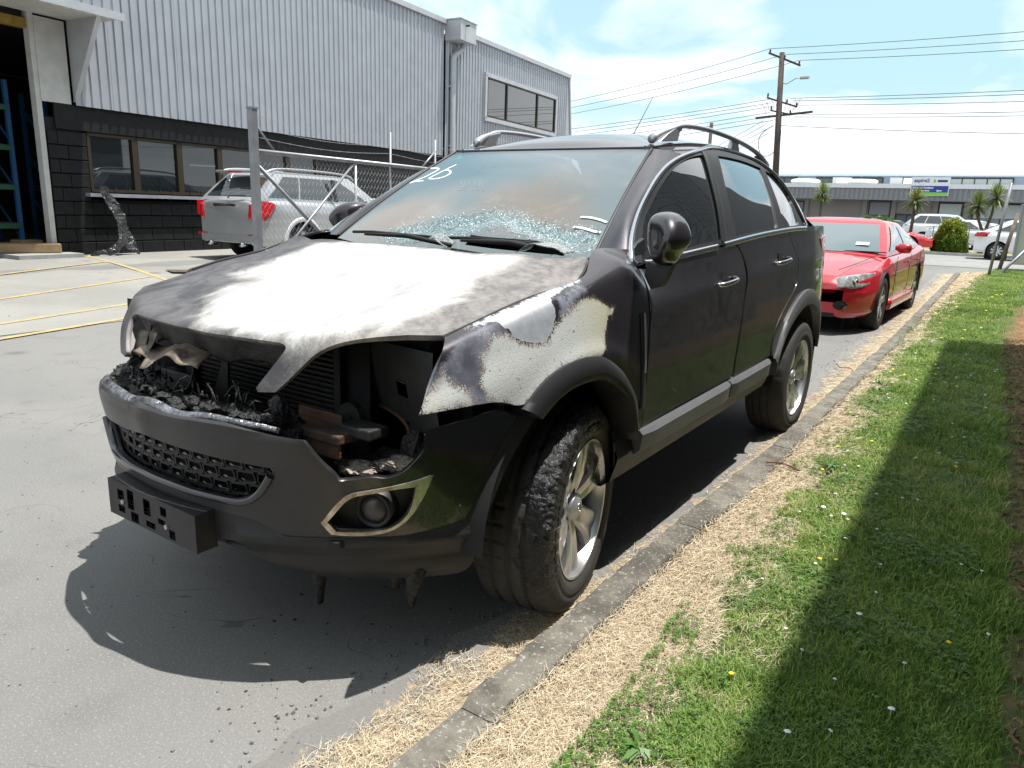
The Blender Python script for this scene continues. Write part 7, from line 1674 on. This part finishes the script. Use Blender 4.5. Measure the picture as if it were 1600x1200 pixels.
def cabbage_tree(loc, h, label, heads, seed, name='cabbage_tree'):
    r0 = thing(name, label, 'palm', loc, 0, 'cabbage palms across the road'); r = random.Random(seed)
    b = MB(); tips = []
    if len(heads) == 1: b.tube([(0, 0, 0), (.03, 0, h*.5), heads[0]], [.09, .07, .06], 8)
    else:
        b.tube([(0, 0, 0), (.02, 0, h*.45)], [.12, .09], 8)
        for hd in heads: b.tube([(.02, 0, h*.42), tuple((Vector(hd)+Vector((0, 0, h*.45)))/2+Vector((hd[0]*.2, 0, 0))), hd], [.07, .055, .05], 8)
    b.obj('trunk', mat('palm_bark', (.11, .09, .075), .95, nscale=20) if 'palm_bark' not in bpy.data.materials else bpy.data.materials['palm_bark'], r0, True)
    for hd in heads:
        V = []; F = []; T_o = []
        for _ in range(210):
            a = r.uniform(0, 2*math.pi); el = r.uniform(-.9, 1.45); l = r.uniform(.55, .85); c = Vector(hd); d = Vector((math.cos(a)*math.cos(el), math.sin(a)*math.cos(el), math.sin(el))); sd = d.cross(Vector((0, 0, 1))).normalized()*.026; k = len(V); tn = r.random()
            p1 = c+d*l*.55+Vector((0, 0, -.03)); p2 = c+d*l+Vector((0, 0, -.22*l*(1.2-abs(math.sin(el)))))
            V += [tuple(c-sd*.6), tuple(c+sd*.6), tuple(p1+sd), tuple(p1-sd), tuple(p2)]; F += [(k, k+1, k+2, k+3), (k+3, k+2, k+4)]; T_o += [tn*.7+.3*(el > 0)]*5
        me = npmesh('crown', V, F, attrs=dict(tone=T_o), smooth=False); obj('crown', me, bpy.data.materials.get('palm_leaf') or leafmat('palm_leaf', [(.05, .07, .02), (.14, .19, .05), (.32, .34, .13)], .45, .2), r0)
cabbage_tree((-2.9, 36.0, .04), 1.9, 'single headed palm standing behind the red coupe', [(.05, 0, 2.15)], 4)
cabbage_tree((-.10, 36.2, .04), 1.9, 'tall two headed palm behind the white hatchback', [(-.38, 0, 2.0), (.25, .1, 2.35)], 7)
cabbage_tree((-7.9, 40.5, .04), 2.2, 'palm partly hidden behind the rear pillar of the burnt SUV', [(0, 0, 2.55)], 9)
for x, y, s, lab in ((-5.6, 41, .55, 'low green shrub showing above the roof of the red sedan'), (-5.0, 41.2, .62, 'second low green shrub above the red sedan, with a reddish spike')):
    sh = thing('shrub', lab, 'bush', (x, y, .03)); V, F = leaf_cloud(900, lambda r: ((lambda d: (Vector((d.x*s*1.3, d.y*s, 1.05+d.z*s*.8))*1.0, d))(Vector((r.gauss(0, 1), r.gauss(0, 1), r.gauss(0, 1))).normalized()*r.uniform(.3, 1))), .10, random.Random(int(x*10)))
    me = npmesh('foliage', V, np.array(F), attrs=dict(tone=rng.random(len(V))), smooth=False); obj('foliage', me, bpy.data.materials.get('shrub_leaf') or leafmat('shrub_leaf', [(.03, .08, .015), (.09, .18, .03), (.22, .30, .06)], .5, .3), sh)
    b = MB(); b.tube([(0, 0, 0), (0, 0, .9)], .05, 6); b.obj('stem', bpy.data.materials['bush_stem'], sh)
# ------------------------------------------------------------------ trailer / white panels at the right edge, posts
tr = thing('panel_trailer', 'white panelled site box standing at the roadside on the right edge of the photo', 'trailer', (1.42, 24.6, 0), R(2))
b = MB(); b.box((1.6, 0, 1.05), (3.3, 1.6, 1.62)); b.obj('body', mat('off_white_panel', (.62, .62, .58), .6, nscale=2, namt=.1), tr, bevel=.02)
for x in (-.04, 1.0, 2.1): b = MB(); b.box((x, -.82, 1.05), (.05, .04, 1.66)); b.obj('frame_strip', M_trim, tr)
for z in (.24, 1.86): b = MB(); b.box((1.6, -.82, z), (3.34, .05, .07)); b.obj('frame_rail', mat('cream_rail', (.6, .58, .45), .6) if z < 1 else M_trim, tr)
for x in (.7, 2.5): b = MB(); b.lathe([(-.1, .02), (-.1, .26), (.1, .26), (.1, .02)], c=(0, 0, 0), n=20); b.obj('wheel', M_tyr, tr, loc=(x, -.6, .26), rot=(0, 0, R(90)))
M_wood = mat('weathered_timber', (.20, .155, .12), .9, nscale=8, col2=(.11, .09, .075))
def post(name, label, a, b, r, m, cat='post', n=8): mb = MB(); mb.tube([a, b], r, n); o = mb.obj(name, m, None, True); return tag(o, label, cat)
post('steel_post', 'thin grey steel post leaning at the end of the lawn', (1.06, 20.0, 0), (1.19, 20.0, 2.30), .035, M_galv2)
post('timber_post', 'brown timber post with a diagonal stay beside the white site box', (1.16, 22.6, 0), (1.36, 22.9, 1.62), .05, M_wood)
post('diagonal_stay', 'leaning timber stay propping the site box frame', (1.22, 21.4, 0), (1.95, 22.9, 1.05), .035, M_galv2, 'stay')
# fence wires and pickets on the far verge
fv = thing('roadside_fence', 'thin wire fence along the far verge in front of the parked cars', 'fence', (0, 36.7, 0))
for k, x in enumerate(np.linspace(-9, 3.5, 10)): b = MB(); b.tube([(x, 0, 0), (x, 0, 1.15)], .022, 6); b.obj('post', M_galv2, fv)
for z in (.55, 1.12): b = MB(); b.tube([(-9, 0, z), (3.5, 0, z)], .012, 5); b.obj('rail', M_galv2, fv)
# ------------------------------------------------------------------ power pole and lines
PY = 45.0
pole = thing('power_pole', 'leaning wooden power pole with crossarms and a street lamp beyond the road', 'power pole', (0, 0, 0))
M_pole = mat('dark_pole_timber', (.085, .065, .055), .9, nscale=3, namt=.3)
b0, t0 = Vector((-11.55, PY, 0)), Vector((-12.17, PY, 10.66))
def onp(z): return b0.lerp(t0, z/10.66)
b = MB(); b.tube([b0, t0], [.22, .15], 12); b.obj('pole', M_pole, pole, True)
arms = []
for (z, l, s, w) in ((10.35, 1.15, -.42, .09), (7.95, 1.1, -.32, .08), (7.15, 2.05, .10, .11), (7.35, .7, -.2, .07)):
    c = onp(z); a_ = c+Vector((-l*.62, -.3, -s*l*.62)); e_ = c+Vector((l*.9, .3, s*l*.9)); b = MB(); b.bar(a_, e_, w, w*1.1); b.obj('crossarm', M_pole, pole); arms.append((a_, e_))
M_ins = mat('insulator', (.05, .04, .04), .3)
ins = []
for (a_, e_), n_ in zip(arms, (3, 4, 0, 3)):
    for k in range(n_):
        p = a_.lerp(e_, (k+.1)/(n_-.8 if n_ > 1 else 1)); b = MB(); b.tube([p, p+Vector((0, 0, .14)), p+Vector((0, 0, .26))], [.03, .06, .035], 8); b.obj('insulator', M_ins, pole, True); ins.append(p+Vector((0, 0, .26)))
for k in range(9):
    c = onp(6.95+.12*(k % 3)); x = -1.1+k*.28; b = MB(); p = c+Vector((x, 0, .9)); q = c+Vector((x*.7, 0, .25-.3*(k % 2))); b.tube(spline3([p, (p+q)/2+Vector((.08, 0, 0)), q], 8), .012, 5); b.obj('jumper_wire', M_black, pole)
b = MB(); c = onp(5.4); b.tube(spline3([c+Vector((-.3, -.1, 1.2)), c+Vector((-1.05, -.1, .6)), c+Vector((-.95, -.1, -.35)), c+Vector((-.35, -.1, -.5)), c+Vector((.1, -.1, .1)), c+Vector((.15, -.1, .9))], 30), .02, 6); b.obj('cable_loop', M_black, pole, True)
c = onp(9.0); b = MB(); b.tube([c, c+Vector((.35, 0, -.1)), c+Vector((.85, 0, .18)), c+Vector((1.15, 0, .20))], .025, 6); b.obj('lamp_arm', M_galv2, pole, True)
b = MB(); b.loft([[(c.x+1.1+x, PY+y, c.z+.16+z) for y, z in ((-.1, 0), (-.08, .09), (.08, .09), (.1, 0), (0, -.06))] for x in (0, .12, .4, .5)], True, True); b.obj('lamp_head', mat('lamp_grey', (.35, .33, .34), .5), pole)
def wires(name, label, pts0, pts1, sag, group='overhead power lines', r=.014):
    for a_, b_, lb in zip(pts0, pts1, label):
        P = [Vector(a_).lerp(Vector(b_), k/24)-Vector((0, 0, sag*4*(k/24)*(1-k/24))) for k in range(25)]; b = MB(); b.tube(P, r, 4, False); tag(b.obj(name, M_black, None), lb, 'cable', group)
L0 = [(ins[k].x-52, PY+14, ins[k].z-.6) for k in range(3)]
wires('power_line', ['highest power line left of the pole', 'second power line down on the left of the pole', 'third power line down on the left of the pole'], [tuple(ins[k]) for k in range(3)], L0, 1.6)
wires('power_line', ['highest power line right of the pole', 'second power line down on the right of the pole', 'third power line down on the right of the pole'], [tuple(ins[k]) for k in range(3)], [(42, PY-6+k, 11.6-.3*k) for k in range(3)], 1.0)
mid_s = [tuple(onp(z)+Vector((dx, 0, 0))) for z, dx in ((8.1, -.6), (7.9, -.5), (7.7, -.4), (7.35, -.6), (7.1, -.8), (6.9, -.3))]
names_ = ['uppermost', 'second', 'third', 'fourth', 'fifth', 'lowest']
wires('service_line', ['%s of the six lower lines running left of the pole' % n_ for n_ in names_], mid_s, [(-62, PY+6, z) for z in (6.8, 6.5, 6.1, 5.6, 5.1, 4.7)], .8)
mid_e = [tuple(onp(z)+Vector((dx, 0, 0))) for z, dx in ((8.1, .6), (7.95, .8), (7.7, 1.0), (7.2, .9), (7.05, .9))]
wires('service_line', ['%s of the five lower lines running right of the pole' % n_ for n_ in names_[:5]], mid_e, [(40, PY-8, z) for z in (8.2, 7.9, 7.3, 6.9, 6.6)], .7)
wires('drop_line', ['%s of the four slack lines falling left behind the roof rail' % n_ for n_ in names_[:4]], [tuple(onp(6.9-.25*k)+Vector((-.9+.1*k, 0, 0))) for k in range(4)], [(-40, PY+24, 1.2-.3*k) for k in range(4)], .5)
wires('drop_line', ['single thin line falling right from low on the pole'], [tuple(onp(6.6))], [(30, PY-4, 5.2)], .6)
pp = post('distant_pole', 'short dark pole top showing above the roof of the burnt SUV', (-22.6, 62, 0), (-22.6, 62, 8.9), .16, M_pole, 'pole')
